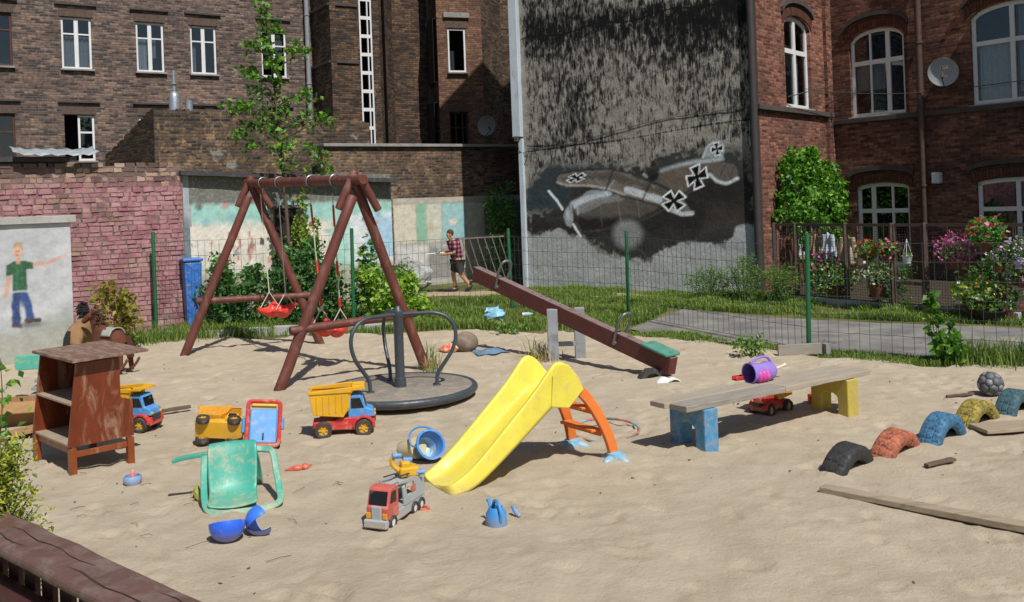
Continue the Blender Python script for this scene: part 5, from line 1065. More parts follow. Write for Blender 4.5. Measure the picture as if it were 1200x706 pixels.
# red scrap behind the lorry
tag(MB().box((0, 0, .015), (.09, .03, .03)).box((.02, .02, .035), (.03, .08, .02)).build('toy_part', M_redo, bevel=.008, M=TR((-.80, 7.62, 0), (0, .2, .6))), 'little red broken toy part just behind the transporter lorry', 'toy part')
# bucket
bk = thing('toy_bucket', 'blue sand bucket with printed inside lying on its side', 'bucket', (-.92, 9.12, .13), rot=(R(62), R(0), R(32)))
MB().lathe([(0, -.11), (.085, -.11), (.135, .10), (.15, .10), (.15, .118), (.128, .118), (.08, -.10), (0, -.10)], 30).build('pail', plastic('bucket_blue', '#3f85c8', .35, .15), bk, smooth=True)
s = NT('bucket_print'); v = s.coord(); vo = s.new('ShaderNodeTexVoronoi'); vo.inputs['Scale'].default_value = 14; s.link(v, vo.inputs[0]); sp = s.new('ShaderNodeSeparateColor'); s.link(vo.outputs['Color'], sp.inputs[0])
s.link(s.ramp(sp.outputs[0], [(.0, L('#9fc6e6')), (.45, L('#8fb7e0')), (.55, L('#d2c84a')), (.7, L('#e6e8e6')), (.9, L('#6aa7d8'))]), s.b.inputs['Base Color']); s.b.inputs['Roughness'].default_value = .4
MB().lathe([(0, -.094), (.079, -.094), (.124, .09)], 30).build('lining', s.m, bk, smooth=True)
MB().tube(spline([(.15, 0, .10), (.17, .05, .04), (.12, .17, -.02), (0, .22, -.04), (-.12, .17, -.02), (-.17, .05, .04), (-.15, 0, .1)], 5), .009, 8).build('handle', MATS['bucket_blue'], bk, smooth=True)
cu = thing('toy_tub', 'cream tub with dark base lying behind the blue bucket', 'tub', (-1.08, 9.2, .10), rot=(R(75), 0, R(48)))
MB().lathe([(0, .12), (.10, .12), (.105, .10), (.09, -.10), (.085, -.112)], 24).build('tub_wall', plastic('cream_plastic', '#c9bd94', .5, .25), cu, smooth=True); MB().lathe([(.09, -.11), (.08, -.118), (0, -.118)], 24).build('tub_base', M_tyr, cu, smooth=True)
# watering can
wc = thing('watering_can', 'small blue toy watering can in the front sand', 'watering can', (-.21, 7.22, 0), R(115)); M_wcb = plastic('can_blue', '#3d8fd0', .35, .12)
MB().lathe([(0, .0), (.075, .0), (.085, .02), (.08, .1), (.06, .135), (.055, .15), (.048, .15), (.05, .13), (.07, .09), (.075, .015), (0, .012)], 24).build('can_body', M_wcb, wc, smooth=True)
MB().tube(spline([(.05, 0, .14), (.02, 0, .19), (-.05, 0, .19), (-.09, 0, .13), (-.08, 0, .06)], 5), .014, 8).build('handle', M_wcb, wc, smooth=True); MB().tube([(.07, 0, .06), (.13, 0, .15), (.145, 0, .165)], [.018, .013, .022], 8).build('spout', M_wcb, wc, smooth=True)
tag(MB().tube([(0, 0, .02), (.03, .02, .05), (.05, .02, .08)], [.022, .016, .02], 8).ball((0, 0, .02), (.03, .02, .02), 8, 6).build('toy_part', M_wcb, smooth=True, M=TR((-.04, 7.4, 0), (0, 0, 2))), 'tiny blue toy piece right of the watering can', 'toy part')
# candle cup
cc = thing('toy_cup', 'small translucent blue cup with a pink top by the cabinet legs', 'cup', (-3.60, 8.68, 0))
MB().lathe([(0, 0), (.06, 0), (.08, .03), (.082, .07), (.074, .085), (.066, .085), (.07, .06), (.06, .02), (0, .015)], 24).build('cup_bowl', plastic('milky_blue', '#6f9fd8', .3, .2), cc, smooth=True)
MB().tube(spline([(0, 0, .02), (0, 0, .10), (.01, 0, .14)], 3), [.028, .028, .026, .024, .022, .018, .012][:7], 8).build('pink_top', plastic('pink_plastic', '#d68f93', .45, .2), cc, smooth=True)
# purple can and red shovel on the bench
M_pur = plastic('purple_plastic', '#8f76c4', .35, .1); M_purd = plastic('deep_purple_plastic', '#5c4aa0', .4, .1); M_pnk = plastic('magenta_plastic', '#cf4aa0', .38, .1)
pc = thing('purple_watering_can', 'purple toy watering can lying on its side on the bench with pink trim', 'watering can', (2.60, 9.98, .60), rot=(R(90), 0, R(-62)), scale=.92)
MB().lathe([(0, -.17), (.06, -.165), (.10, -.12), (.115, -.05), (.10, .02), (.10, .05), (.115, .20), (.122, .205), (.122, .215), (.108, .215), (.09, .05), (.09, .0), (0, -.0)], 30, TR((0, 0, 0))).build('can_body', M_pur, pc, smooth=True)
MB().lathe([(.107, .21), (.088, .04), (0, .035)], 30).build('lining', M_purd, pc, smooth=True)
MB().tube(spline([(.0, .09, -.13), (.0, .16, -.06), (0, .165, .06), (0, .12, .19)], 5), .016, 8).build('handle', M_pur, pc, smooth=True)
for q in range(3): MB().ball((.075, -.03, .0+.055*q), (.055, .075, .04), 12, 8, TR((0, 0, .02))).build('pink_trim', M_pnk, pc, smooth=True)
MB().tube([(0, .0, -.15), (.0, .03, -.30), (0, .04, -.34)], [.022, .014, .026], 10).build('spout', plastic('pale_spout', '#c9c2b4', .5, .2), pc, smooth=True)
sv = thing('toy_shovel', 'red toy shovel lying behind the purple can on the bench', 'toy shovel', (2.45, 10.03, .50), R(25))
MB().box((-.1, 0, .055), (.17, .07, .022)).box((-.1, .035, .07), (.17, .008, .04)).box((-.1, -.035, .07), (.17, .008, .04)).build('blade', M_tr, sv, bevel=.008); MB().tube([(-.02, 0, .06), (.15, .04, .10)], .016, 8).build('handle', M_tr, sv, smooth=True)
sv.location.z = .46; pc.location.z = .585
tag(MB().lathe([(0, 0), (.055, 0), (.075, .11), (.066, .112), (.05, .012), (0, .012)], 10).build('sand_mould', M_redp, smooth=False, M=TR((3.40, 10.9, 0), (.1, .15, 0))), 'small red crinkled sand mould near the yellow bench support', 'sand mould')
# toy bits behind the cabinet
tb = thing('toy_bench', 'turquoise and blue toy board on grey green slats behind the cabinet', 'toy', (-6.72, 12.9, 0), R(8)); M_tq = plastic('turquoise_plastic', '#4fae98', .4, .25); M_sl = mat('grey_green_slat', L('#7f8d86'), .8, .15, 6, .3)
MB().prism(rrect(.75, .2, .05), -.03, .03, TR((.2, 0, .52), (PI/2, 0, 0))).build('board', M_tq, tb, bevel=.01); MB().box((.35, -.035, .52), (.3, .03, .15)).build('blue_panel', plastic('panel_blue', '#3b62c4', .4, .2), tb, bevel=.01); MB().ball((.24, -.06, .5), (.045, .03, .06)).build('knob', M_drk, tb, smooth=True)
for k in range(4): MB().box((.28+.02*k, .02*k, .07+.10*k), (.52-.03*k, .24, .045)).build('slat', M_sl, tb, bevel=.006)
cbx = lambda label, loc, rz, d_, tilt: None
for label, loc, rz, d_, tl in (('open brown cardboard box behind the leafy branch at the left edge', (-6.15, 11.6, .13), .2, (.85, .5, .26), 0), ('flattened cardboard flap lying on the sand below the box', (-5.72, 10.75, .06), .35, (.6, .45, .012), -.16)):
    o = thing('cardboard_box', label, 'cardboard', loc, rot=(0, tl, rz)); mk = mat('brown_cardboard', L('#a07b52'), .85, .15, 4, .2, 30, L('#7d5f40'), .25)
    if d_[2] > .1:
        for (c_, q_) in (((0, -d_[1]/2, 0), (d_[0], .012, d_[2])), ((0, d_[1]/2, 0), (d_[0], .012, d_[2])), ((-d_[0]/2, 0, 0), (.012, d_[1]-.014, d_[2])), ((d_[0]/2, 0, 0), (.012, d_[1]-.014, d_[2])), ((0, 0, -d_[2]/2+.006), (d_[0]-.03, d_[1]-.03, .012))): box('panel', c_, q_, mk, o)
        MB().box((0, 0, 0), (d_[0], .26, .012), TR((0, -d_[1]/2-.11, d_[2]/2-.03), (.35, 0, 0))).build('flap', mk, o)
    else: box('panel', (0, 0, 0), d_, mk, o); box('flap', (.38, .02, -.015), (.18, .4, .01), mk, o, M=TR((0, 0, 0), (0, .18, 0)))
# football
bm = bmesh.new(); bmesh.ops.create_icosphere(bm, subdivisions=1, radius=1); bmesh.ops.bevel(bm, geom=list(bm.verts), offset=33.33, offset_type='PERCENT', segments=1, affect='VERTICES')
for f in bm.faces: f.material_index = 1 if len(f.verts) == 5 else 0
r_ = bmesh.ops.inset_individual(bm, faces=list(bm.faces), thickness=.05, depth=0)
seam = set(r_['faces'])
for f in bm.faces:
    if f in seam: f.material_index = 2
bmesh.ops.subdivide_edges(bm, edges=list(bm.edges), cuts=3, use_grid_fill=True); bmesh.ops.triangulate(bm, faces=[f for f in bm.faces if len(f.verts) > 4])
for v_ in bm.verts: v_.co = v_.co.normalized()*(.145 if any(f.material_index != 2 for f in v_.link_faces) else .139)
me = bpy.data.meshes.new('football'); bm.to_mesh(me); bm.free()
for m_ in (mat('scuffed_ball_grey', L('#62666a'), .6, .35, 9, .3, 40, L('#928d84'), .35), mat('scuffed_ball_pale', L('#83878c'), .6, .25, 9, .2, 40, L('#5a5650'), .3), mat('ball_seam', L('#45474a'), .8)): me.materials.append(m_)
me.polygons.foreach_set('use_smooth', [True]*len(me.polygons)); fb = bpy.data.objects.new('football', me); COL.objects.link(fb); fb.location = (5.55, 11.05, .135); fb.rotation_euler = (.6, .3, .2); tag(fb, 'worn grey football resting behind the teal tyre', 'football')
# ball, bags, bottle and cloth near the merry-go-round
bl = MB().ball((0, 0, .16), (.20, .19, .18), 18, 12); bl.v = [(x*(1+.06*math.sin(7*z+5*x)), y, z) for x, y, z in bl.v]
tag(bl.build('deflated_ball', mat('dusty_brown_ball', L('#786a5c'), .85, .25, 7, .4, 40, L('#97897a'), .4), smooth=True, M=TR((-.86, 15.75, -.01))), 'dusty brown half flat ball behind the merry-go-round', 'ball')
def crumple(name, label, cat, loc, d_, m_, seed, rz=0, thin=False):
    rg = random.Random(seed); mb = MB(); n = 12
    if thin:
        for i in range(n+1):
            for j in range(n+1):
                u, v = i/n-.5, j/n-.5; mb.v.append((u*d_[0], v*d_[1], d_[2]*(.5+.5*math.sin(u*5+seed)*math.cos(v*6+seed*2))*(1-(2*abs(u))**3)+rg.uniform(0, .012)))
        mb.f = [(i*(n+1)+j, (i+1)*(n+1)+j, (i+1)*(n+1)+j+1, i*(n+1)+j+1) for i in range(n) for j in range(n)]
        o = mb.build(name, m_, smooth=True, solid=.006, M=TR(loc, (0, 0, rz)))
    else:
        mb.ball((0, 0, d_[2]*.45), (d_[0]/2, d_[1]/2, d_[2]/2), 14, 9); mb.v = [(x*(1+rg.uniform(-.25, .25)), y*(1+rg.uniform(-.2, .2)), max(.0, z*(1+rg.uniform(-.25, .25)))) for x, y, z in mb.v]
        o = mb.build(name, m_, smooth=False, M=TR(loc, (0, 0, rz)))
    return tag(o, label, cat)
crumple('snack_bag', 'crumpled orange and white snack bag beside the dusty ball', 'bag', (-1.12, 15.7, 0), (.38, .25, .14), mat('orange_white_wrapper', L('#d96a34'), .35, .1, 4, .2, 30, L('#e6e2da'), .55, dsc=6), 3)
crumple('cloth', 'faded blue cloth lying flat on the sand behind the slide', 'cloth', (-.45, 15.5, .0), (.55, .5, .07), mat('faded_blue_cloth', L('#5f7f98'), .9, .15, 5, .3, 60, DUST, .25), 5, .3, True)
crumple('plastic_bag', 'light blue crumpled plastic bag on the grass by the wire fence', 'bag', (-.45, 19.5, .03), (.45, .3, .26), mat('light_blue_film', L('#8fc0d6'), .3, .1, 5, .1), 8)
bo = MB().lathe([(0, 0), (.04, 0), (.045, .02), (.045, .16), (.02, .22), (.018, .25), (0, .25)], 16, TR((0, 0, .05), (0, PI/2, .4))); tag(bo.build('bottle', mat('clear_bottle', L('#a9bec4'), .15, .1, 5, 0), smooth=True, M=TR((.12, 19.9, .02))), 'clear plastic bottle lying on the grass by the fence', 'bottle')
crumple('white_wrapper', 'white crumpled paper lying under the low end of the seesaw', 'paper', (1.98, 12.45, 0), (.34, .16, .08), mat('white_paper', L('#d2d2d0'), .8, .06), 9, .1, True)
hl = thing('buried_half_tyre', 'small grey buried half tyre under the low end of the seesaw', 'tyre', (1.80, 12.8, -.05)); MB().lathe([(.13, -.06), (.19, -.06), (.2, 0), (.19, .06), (.13, .06), (.12, 0), (.13, -.06)], 30, TR((0, 0, 0), (PI/2, 0, .4))).build('carcass', M_tyr, hl, smooth=True)
# hula hoop
hh = MB(); n = 60; hp = [(.36*math.cos(a), .36*math.sin(a), .02+.03*math.sin(a)) for a in np.linspace(0, 2*PI, n, endpoint=False)]
hh.tube(hp, .013, 8, closed=True); hh.mi = [(0, 1, 2, 1)[(i//(8*5)) % 4] for i in range(len(hh.f))]
tag(hh.build('hula_hoop', [plastic('hoop_blue', '#5fa8c0', .4, .1), plastic('hoop_pink', '#b0405c', .4, .1), plastic('hoop_navy', '#2c3346', .4, .1)], smooth=True, M=TR((.90, 9.98, .01))), 'striped blue and pink hula hoop on the sand behind the slide ladder', 'hula hoop')
# loose boards
M_board = mat('grey_sandy_board', L('#9c8d78'), .85, .18, 7, .5, 50, L('#71644f'), .35, stretch=(.25, 2.2, 2.2))
def board(label, p, q, wd, th, m_=None, name='board', tw=0): mb = MB(); mb.bar(p, q, wd, th, segs=8, jit=.003); return tag(mb.build(name, m_ or M_board, bevel=.006), label, 'board')
board('long narrow board lying on the sand in front of the black tyre', (2.47, 7.74, .035), (4.0, 6.32, .03), .12, .05)
board('short wide board lying on the sand below the yellow tyre', (4.55, 9.34, .055), (6.1, 9.55, .07), .30, .04)
board('grey timber lying at the foot of the fence post by the path', (3.95, 14.25, .07), (4.62, 14.28, .08), .05, .17, M_plank2)
board('white flaking block at the end of the timber by the fence post', (4.66, 14.27, .07), (4.74, 14.3, .07), .1, .16, M_stone)
board('splintered dark wood chip lying right of the orange tyre', (3.55, 8.25, .04), (3.85, 8.36, .055), .06, .025, mat('dark_wood_chip', L('#5f5142'), .9, .2, 6, .3), 'wood_chip')
board('small dark stick lying beside the football', (5.0, 11.0, .02), (5.35, 11.05, .03), .03, .03, MATS['dark_wood_chip'], 'wood_chip')
board('short dark stick on the sand behind the cabinet', (-4.55, 11.6, .04), (-4.15, 11.85, .05), .05, .04, MATS['dark_wood_chip'], 'wood_chip')
# edging kerb stones under the back fence
for i, (x, y) in enumerate([(-7.1+.62*k, 18.85+.05*math.sin(k*2)) for k in range(8)]):
    od = ('nearest the blue bin', 'second from the blue bin', 'third from the blue bin', 'fourth from the blue bin', 'fifth from the blue bin', 'sixth from the blue bin', 'second to last', 'farthest right')[i]
    o = MB().box((0, 0, 0), (.55+.05*math.sin(i*3), .14, .2)).build('kerb_stone', M_conc, None, bevel=.02, M=TR((x, y, .03+.02*math.sin(i*5)), (0, .03*math.sin(i*7), .05*math.sin(i*4)))); tag(o, 'pale edging stone along the fence behind the swing, '+od, 'kerb stone', 'edging stones behind the swing')
# rocking horses
def horse(label, loc, rz, coat, mane, saddle, turn):
    o = thing('rocking_horse', label, 'rocking horse', loc, rz, scale=.88)
    nd = {'b': (0, 0, .66, .17, .17), 'r': (-.26, 0, .68, .16, .17), 'c': (.24, 0, .68, .15, .18), 'n1': (.36, .02*turn, .86, .10, .12), 'n2': (.42, .05*turn, 1.02, .08, .09), 'h': (.46, .10*turn, 1.10, .08), 'm': (.56, .2*turn, 1.0, .055), 'm2': (.60, .24*turn, .96, .045)}
    ed = [('b', 'r'), ('b', 'c'), ('c', 'n1'), ('n1', 'n2'), ('n2', 'h'), ('h', 'm'), ('m', 'm2')]
    for sx, root in ((-1, 'r'), (1, 'c')):
        for sy in (-1, 1):
            k = f'{sx}{sy}'; nd['u'+k] = (sx*.3, sy*.10, .5, .075); nd['k'+k] = (sx*.34, sy*.11, .3, .05); nd['f'+k] = (sx*.36, sy*.12, .1, .045); ed += [(root, 'u'+k), ('u'+k, 'k'+k), ('k'+k, 'f'+k)]
    skin('body', nd, ed, coat, o)
    mn = MB()
    for i in range(90 if saddle else 200):
        t = random.random(); p = Vector((.30, 0, .86)).lerp(Vector((.45, .08*turn, 1.16)), t)+Vector((-.05, random.uniform(-.05, .05), 0)); q = p+Vector((random.uniform(-.13, .03), random.uniform(-.11, .11), random.uniform(-.16, .07))); mn.tube([p, p.lerp(q, .5)+Vector((-.02, 0, .03)), q], [.018, .016, .004], 5)
    mn.build('mane', mane, o, smooth=True); tl = MB()
    for i in range(24): y = random.uniform(-.04, .04); tl.tube([(-.40, y*.5, .74), (-.48, y, .62), (-.49+random.uniform(-.03, .03), y*1.6, .36)], [.02, .022, .005], 5)
    tl.build('tail', mane, o, smooth=True)
    for sy in (-1, 1): MB().tube([(.40, .05*turn+sy*.05, 1.14), (.39, .05*turn+sy*.07, 1.23)], [.03, .006], 7).build('ear', coat, o, smooth=True)
    if saddle: MB().lathe([(.17, -.16), (.185, -.16), (.195, .16), (.18, .16)], 16, TR((-.04, 0, .67), (0, PI/2, 0)), R(90), R(270)).build('saddle', saddle, o, smooth=True) if False else MB().add([(x, .19*math.sin(a), .67+.19*math.cos(a)+(.04*(abs(x+.04)/.17)**2 if abs(a) < .8 else 0)) for x in np.linspace(-.16, .08, 6) for a in np.linspace(-1.2, 1.2, 13)], [(i*13+j, i*13+j+1, (i+1)*13+j+1, (i+1)*13+j) for i in range(5) for j in range(12)]).build('saddle', saddle, o, smooth=True, solid=.02)
    for sy in (-1, 1): MB().tube([(.62*math.sin(a)*1.05, sy*.13, .70-.66*math.cos(a)) for a in np.linspace(-1.0, 1.0, 14)], .025, 8).build('rocker', M_logw, o, smooth=True)
    return o
M_h1 = mat('tan_plush', L('#8a6a48'), .95, .2, 12, .6, 80); M_h2 = mat('chestnut_plush', L('#5f3220'), .95, .25, 12, .6, 80); M_mn = mat('black_mane', L('#1e1c1e'), .9, .3, 20, .5, 80); M_sd = mat('pale_saddle', L('#9a9a90'), .7, .15, 6, .2)
horse('tan rocking horse with black mane seen from behind by the white wall', (-7.12, 15.3, .02), R(88), M_h1, M_mn, None, 1.4)
horse('chestnut rocking horse with pale saddle facing left by the white wall', (-6.45, 14.95, -.06), R(152), M_h2, mat('brown_mane', L('#4a2a1e'), .9, .3, 20, .5, 80), M_sd, .6)
# blue bin, leaning gate
bn = thing('blue_bin', 'tall blue plastic bin standing against the grey pillar by the shed', 'bin', (-6.86, 19.95, 0), R(30)); M_bin = plastic('bin_blue', '#2f6fc0', .4, .2)
MB().add([(sx*(.14+.03*z), sy*(.14+.03*z), z) for z in (.02, 1.45) for sx, sy in ((-1, -1), (1, -1), (1, 1), (-1, 1))], [(0, 1, 5, 4), (1, 2, 6, 5), (2, 3, 7, 6), (3, 0, 4, 7), (3, 2, 1, 0), (4, 5, 6, 7)]).build('bin_body', M_bin, bn, bevel=.03); MB().box((0, 0, 1.49), (.42, .42, .07)).build('lid', M_bin, bn, bevel=.025)
lg = thing('leaning_gate', 'rusty barred metal gate leaning in the shade beside the mural wall', 'gate', (-.45, 27.4, 0), R(35)); M_rg = mat('faded_gate_paint', L('#7a6f6a'), .7, .4, 5, .3)
for k in range(9): MB().bar((-1.1+.26*k, 0, .25), (-1.35+.26*k, .25, 1.45), .03, .02).build('bar', M_rg, lg)
for z, dx in ((.25, 0), (1.45, -.25)): MB().bar((-1.15+dx, z*.17, z), (1.05+dx, z*.17, z), .04, .04).build('rail', M_rg, lg)
# ------------------------------------------------------------ vegetation
G1 = leafmat('sapling_leaf', '#2f5a1c', '#55842a', '#80ac3e'); G2 = leafmat('shrub_leaf', '#2f5a2a', '#4a7a38', '#6f9a4a'); G3 = leafmat('weed_leaf', '#49702f', '#6b8f45', '#93a85a'); G4 = leafmat('lime_leaf', '#6f9a30', '#8fb43c', '#a8c456'); G5 = leafmat('vine_leaf', '#27501a', '#528a26', '#86b63e'); G6 = leafmat('autumn_tinted_leaf', '#6f7f30', '#93983c', '#a06a50'); G7 = leafmat('thuja_spray', '#5f7a28', '#94a238', '#c4c050', .25)
GR = leafmat('grass_blade', '#4f732a', '#6f8c3a', '#9a9c54', .35); GRd = leafmat('dark_grass_blade', '#486a2a', '#6a873a', '#8f9a4c', .35)
M_bark = mat('thin_bark', L('#5b4d40'), .9, .25, 10, .5, 60); M_stem = mat('green_stem', L('#56682f'), .8, .2, 6, .2)
def cluster(c, r, n, flat=.8):
    out = []
    while len(out) < n:
        p = Vector((random.uniform(-1, 1), random.uniform(-1, 1), random.uniform(-1, 1)))
        if p.length <= 1 and random.random() < .35+.65*p.length: out.append((c[0]+p.x*r, c[1]+p.y*r, c[2]+p.z*r*flat))
    return out
# sapling in front of the shed
tc = [(-5.32, 20.64, 6.95), (-5.38, 21.14, 6.73), (-5.21, 21.08, 6.55), (-5.31, 20.73, 6.33), (-5.69, 20.9, 6.15), (-5.54, 20.86, 6.17), (-4.69, 21.01, 6.08), (-4.58, 21.1, 5.96), (-5.19, 20.62, 6.04), (-5.13, 20.57, 5.81), (-5.83, 21.14, 5.65), (-5.65, 20.85, 5.44), (-5.64, 21.08, 5.2), (-5.13, 20.55, 5.65), (-5.17, 20.86, 5.32), (-5.18, 21.06, 5.02), (-4.56, 20.71, 5.01), (-4.45, 21.21, 5.01), (-6.36, 21.18, 4.86), (-5.91, 20.57, 4.78), (-5.7, 20.57, 4.83), (-5.43, 20.93, 4.64), (-5.06, 21.21, 4.81), (-5.51, 20.82, 4.47), (-4.41, 20.7, 4.53), (-4.12, 20.85, 4.48), (-3.96, 20.57, 4.39), (-6.03, 20.71, 4.16), (-5.86, 20.86, 4.0), (-5.81, 20.9, 4.38), (-5.12, 20.71, 4.13), (-5.19, 20.71, 3.81), (-4.91, 20.7, 3.9), (-4.37, 20.87, 3.84), (-4.14, 20.75, 3.56), (-4.95, 20.57, 3.47), (-4.17, 21.14, 3.41), (-5.33, 20.94, 4.37), (-5.07, 21.0, 4.58),
      (-5.4, 20.7, 7.3), (-5.3, 20.9, 7.6), (-5.5, 20.9, 7.5)]
t = thing('sapling_tree', 'slender young tree with large bright leaves rising in front of the shed', 'tree', (-5.05, 20.9, 0))
trk = spline([(0, 0, -.1), (.05, 0, 1.5), (.0, -.02, 3), (-.1, .02, 4.5), (-.22, 0, 6), (-.33, 0, 7.4)], 6); MB().tube(trk, [.05-.042*i/(len(trk)-1) for i in range(len(trk))], 8).build('trunk', M_bark, t, smooth=True)
br = MB(); lf = []
for c in tc:
    q = Vector(c)-Vector((-5.05, 20.9, 0)); k = min(range(len(trk)), key=lambda i: abs(trk[i].z-(q.z-.35))); b = trk[k]
    br.tube([b, b.lerp(q, .5)+Vector((0, 0, .07)), q], [.016, .011, .005], 5); lf += cluster(q, .21, 21)+[tuple(b.lerp(q, random.uniform(.4, 1))+Vector((random.gauss(0, .05), random.gauss(0, .05), random.gauss(0, .05)))) for _ in range(6)]
br.build('branches', M_bark, t, smooth=True); leaves(lf, .135, .3, .2, .85).build('crown', G1, t)
def shrub(label, loc, size, n, ls, m_, stems=9, name='shrub', aspect=.65, up=.4, lean=.25, low=.0, cat='shrub', group=None):
    o = thing(name, label, cat, loc, group=group); sx, sy, sz = size; st = MB(); pts = []
    for k in range(stems):
        a = random.uniform(0, 2*PI); r = random.uniform(.1, 1)**.6; tip = Vector((math.cos(a)*sx*r, math.sin(a)*sy*r, sz*random.uniform(.65, 1.05)*(1-.35*r*r))); b = Vector((tip.x*.35, tip.y*.35, -.03)); mid = b.lerp(tip, .55)+Vector((random.gauss(0, .05), random.gauss(0, .05), .08*sz))
        P = spline([b, mid, tip], 6); st.tube(P, [.009*(1-.75*i/(len(P)-1)) for i in range(len(P))], 5)
        for _ in range(n//stems):
            u = low+(1-low)*random.random()**.75; i = min(len(P)-1, int(u*(len(P)-1))); s_ = .28*min(sx, sy, sz)*(1.15-u*.6); p = P[i]+Vector((random.gauss(0, s_), random.gauss(0, s_), random.gauss(0, s_*.7)))
            if p.z > .01: pts.append(tuple(p))
    st.build('stems', M_stem, o); leaves(pts, ls, up, .18, aspect).build('foliage', m_, o); return o
shrub('broad dark shrub behind the fence below the left swing', (-5.6, 20.05, 0), (.95, .5, 1.95), 2600, .12, G2)
shrub('leafy shrub behind the fence under the sapling tree', (-4.5, 20.3, 0), (.9, .6, 2.2), 2600, .12, G2)
shrub('loose yellow green climber around the dark shed doorway', (-4.75, 21.3, 0), (.45, .3, 3.1), 900, .12, leafmat('climber_leaf', '#6f8a30', '#8a9f3c', '#a0a850'), 8)
shrub('low dark weeds behind the fence by the blue bin', (-6.5, 19.9, 0), (.5, .35, .95), 700, .10, G2)
shrub('bright leafy shrub behind the fence right of the green post', (-2.75, 19.95, 0), (.7, .45, 1.4), 1500, .13, G4)
shrub('tall sparse leafy plant behind the right swing leg', (-3.1, 20.4, 0), (.35, .3, 1.9), 380, .15, G1, 6)
shrub('low bright weed growing at the fence foot behind the merry-go-round', (-2.15, 20.0, 0), (.45, .4, .6), 500, .11, G4)
shrub('dark leafy bush behind the front swing leg', (-3.7, 20.0, 0), (.7, .45, 1.6), 1600, .12, G2)
shrub('mid green bush right of the front swing frame behind the fence', (-2.7, 21.3, 0), (.6, .5, 1.3), 1200, .11, G3)
shrub('dark ivy mass in the shade beside the leaning gate', (-.35, 28.6, 0), (.7, .5, 3.2), 1400, .13, G2)
shrub('yellow green plant with reddish leaves at the end of the white wall', (-7.55, 17.4, 0), (.42, .35, 1.42), 700, .13, G6)
for i, (x, y, sx, h, lb) in enumerate(((4.55, 22.0, .55, .85, 'leftmost bushy green weed at the foot of the grey mural wall'), (5.3, 21.6, .6, 1.1, 'tallest bushy green weed at the foot of the grey mural wall'), (6.0, 21.0, .5, .95, 'bushy green weed against the first posts of the garden fence'))): shrub(lb, (x, y, 0), (sx, .4, h), 1700, .07, G3, 26, 'weed', .3, .5, cat='weed', group='weeds under the mural')
shrub('creeping leafy weed at the sand edge on the right', (6.05, 13.25, 0), (.28, .25, .45), 260, .12, G1, 6, 'weed', .9, cat='weed')
shrub('thin vine climbing the wire fence on the right', (6.05, 13.4, 0), (.22, .1, 1.1), 130, .12, G1, 4, 'vine', .9, cat='vine'); shrub('small weed beside the fence post on the grass edge', (3.55, 14.35, 0), (.35, .25, .32), 240, .09, G3, 8, 'weed', .5, cat='weed')
shrub('sparse leafy weed on the sand near the seesaw posts', (-.15, 17.6, 0), (.4, .3, .22), 200, .09, G3, 8, 'weed', .5, cat='weed')
# climbing vine on the red house
vp = []; o = thing('climbing_vine', 'bright green vine covering the lower window of the red brick house', 'vine', (7.9, 24.9, 0)); MM = frameM(PA, DA, 0, 0)
for (s_, z_, r_) in ((1.15, 2.7, .3), (1.3, 2.05, .34), (1.75, 3.05, .36), (2.25, 3.28, .36), (2.75, 3.15, .38), (3.25, 2.95, .4), (3.75, 2.75, .4), (4.2, 2.35, .42), (4.55, 1.95, .36), (3.9, 1.95, .4), (3.3, 2.3, .4), (2.6, 2.45, .42), (1.95, 2.45, .42), (1.35, 1.55, .26), (1.9, 1.85, .34), (3.1, 1.65, .3), (4.3, 1.5, .34), (4.75, 1.6, .25), (2.5, 1.95, .25), (2.1, 3.5, .2), (1.0, 2.3, .22), (4.9, 2.3, .2), (3.9, 3.1, .18), (1.25, 3.15, .3), (1.6, 3.4, .26), (4.05, 3.0, .3), (4.55, 2.65, .3), (3.0, 3.4, .25), (1.2, 1.1, .22), (4.6, 1.1, .26), (3.6, 1.15, .22), (2.0, 1.2, .2), (4.9, 1.9, .2), (.85, 1.8, .2)):
    for p_ in cluster((s_+random.uniform(-.1, .1), -.12-.30*random.random(), z_+random.uniform(-.1, .1)), r_*.92, int(1250*r_*r_), .95): vp.append(tuple(MM @ Vector((p_[0], min(-.05, p_[1]), p_[2]))-Vector((7.9, 24.9, 0))))
leaves(vp, .13, .15, .2, .85).build('foliage', G5, o); vs_ = MB()
for k in range(7): vs_.tube([tuple(MM @ Vector((2.2+.25*k, -.15, -.05))-Vector((7.9, 24.9, 0))), tuple(MM @ Vector((1.6+.4*k, -.2, 1.6))-Vector((7.9, 24.9, 0))), tuple(MM @ Vector((1.4+.45*k, -.2, 2.6))-Vector((7.9, 24.9, 0)))], .018, 5)
vs_.build('stems', M_bark, o)
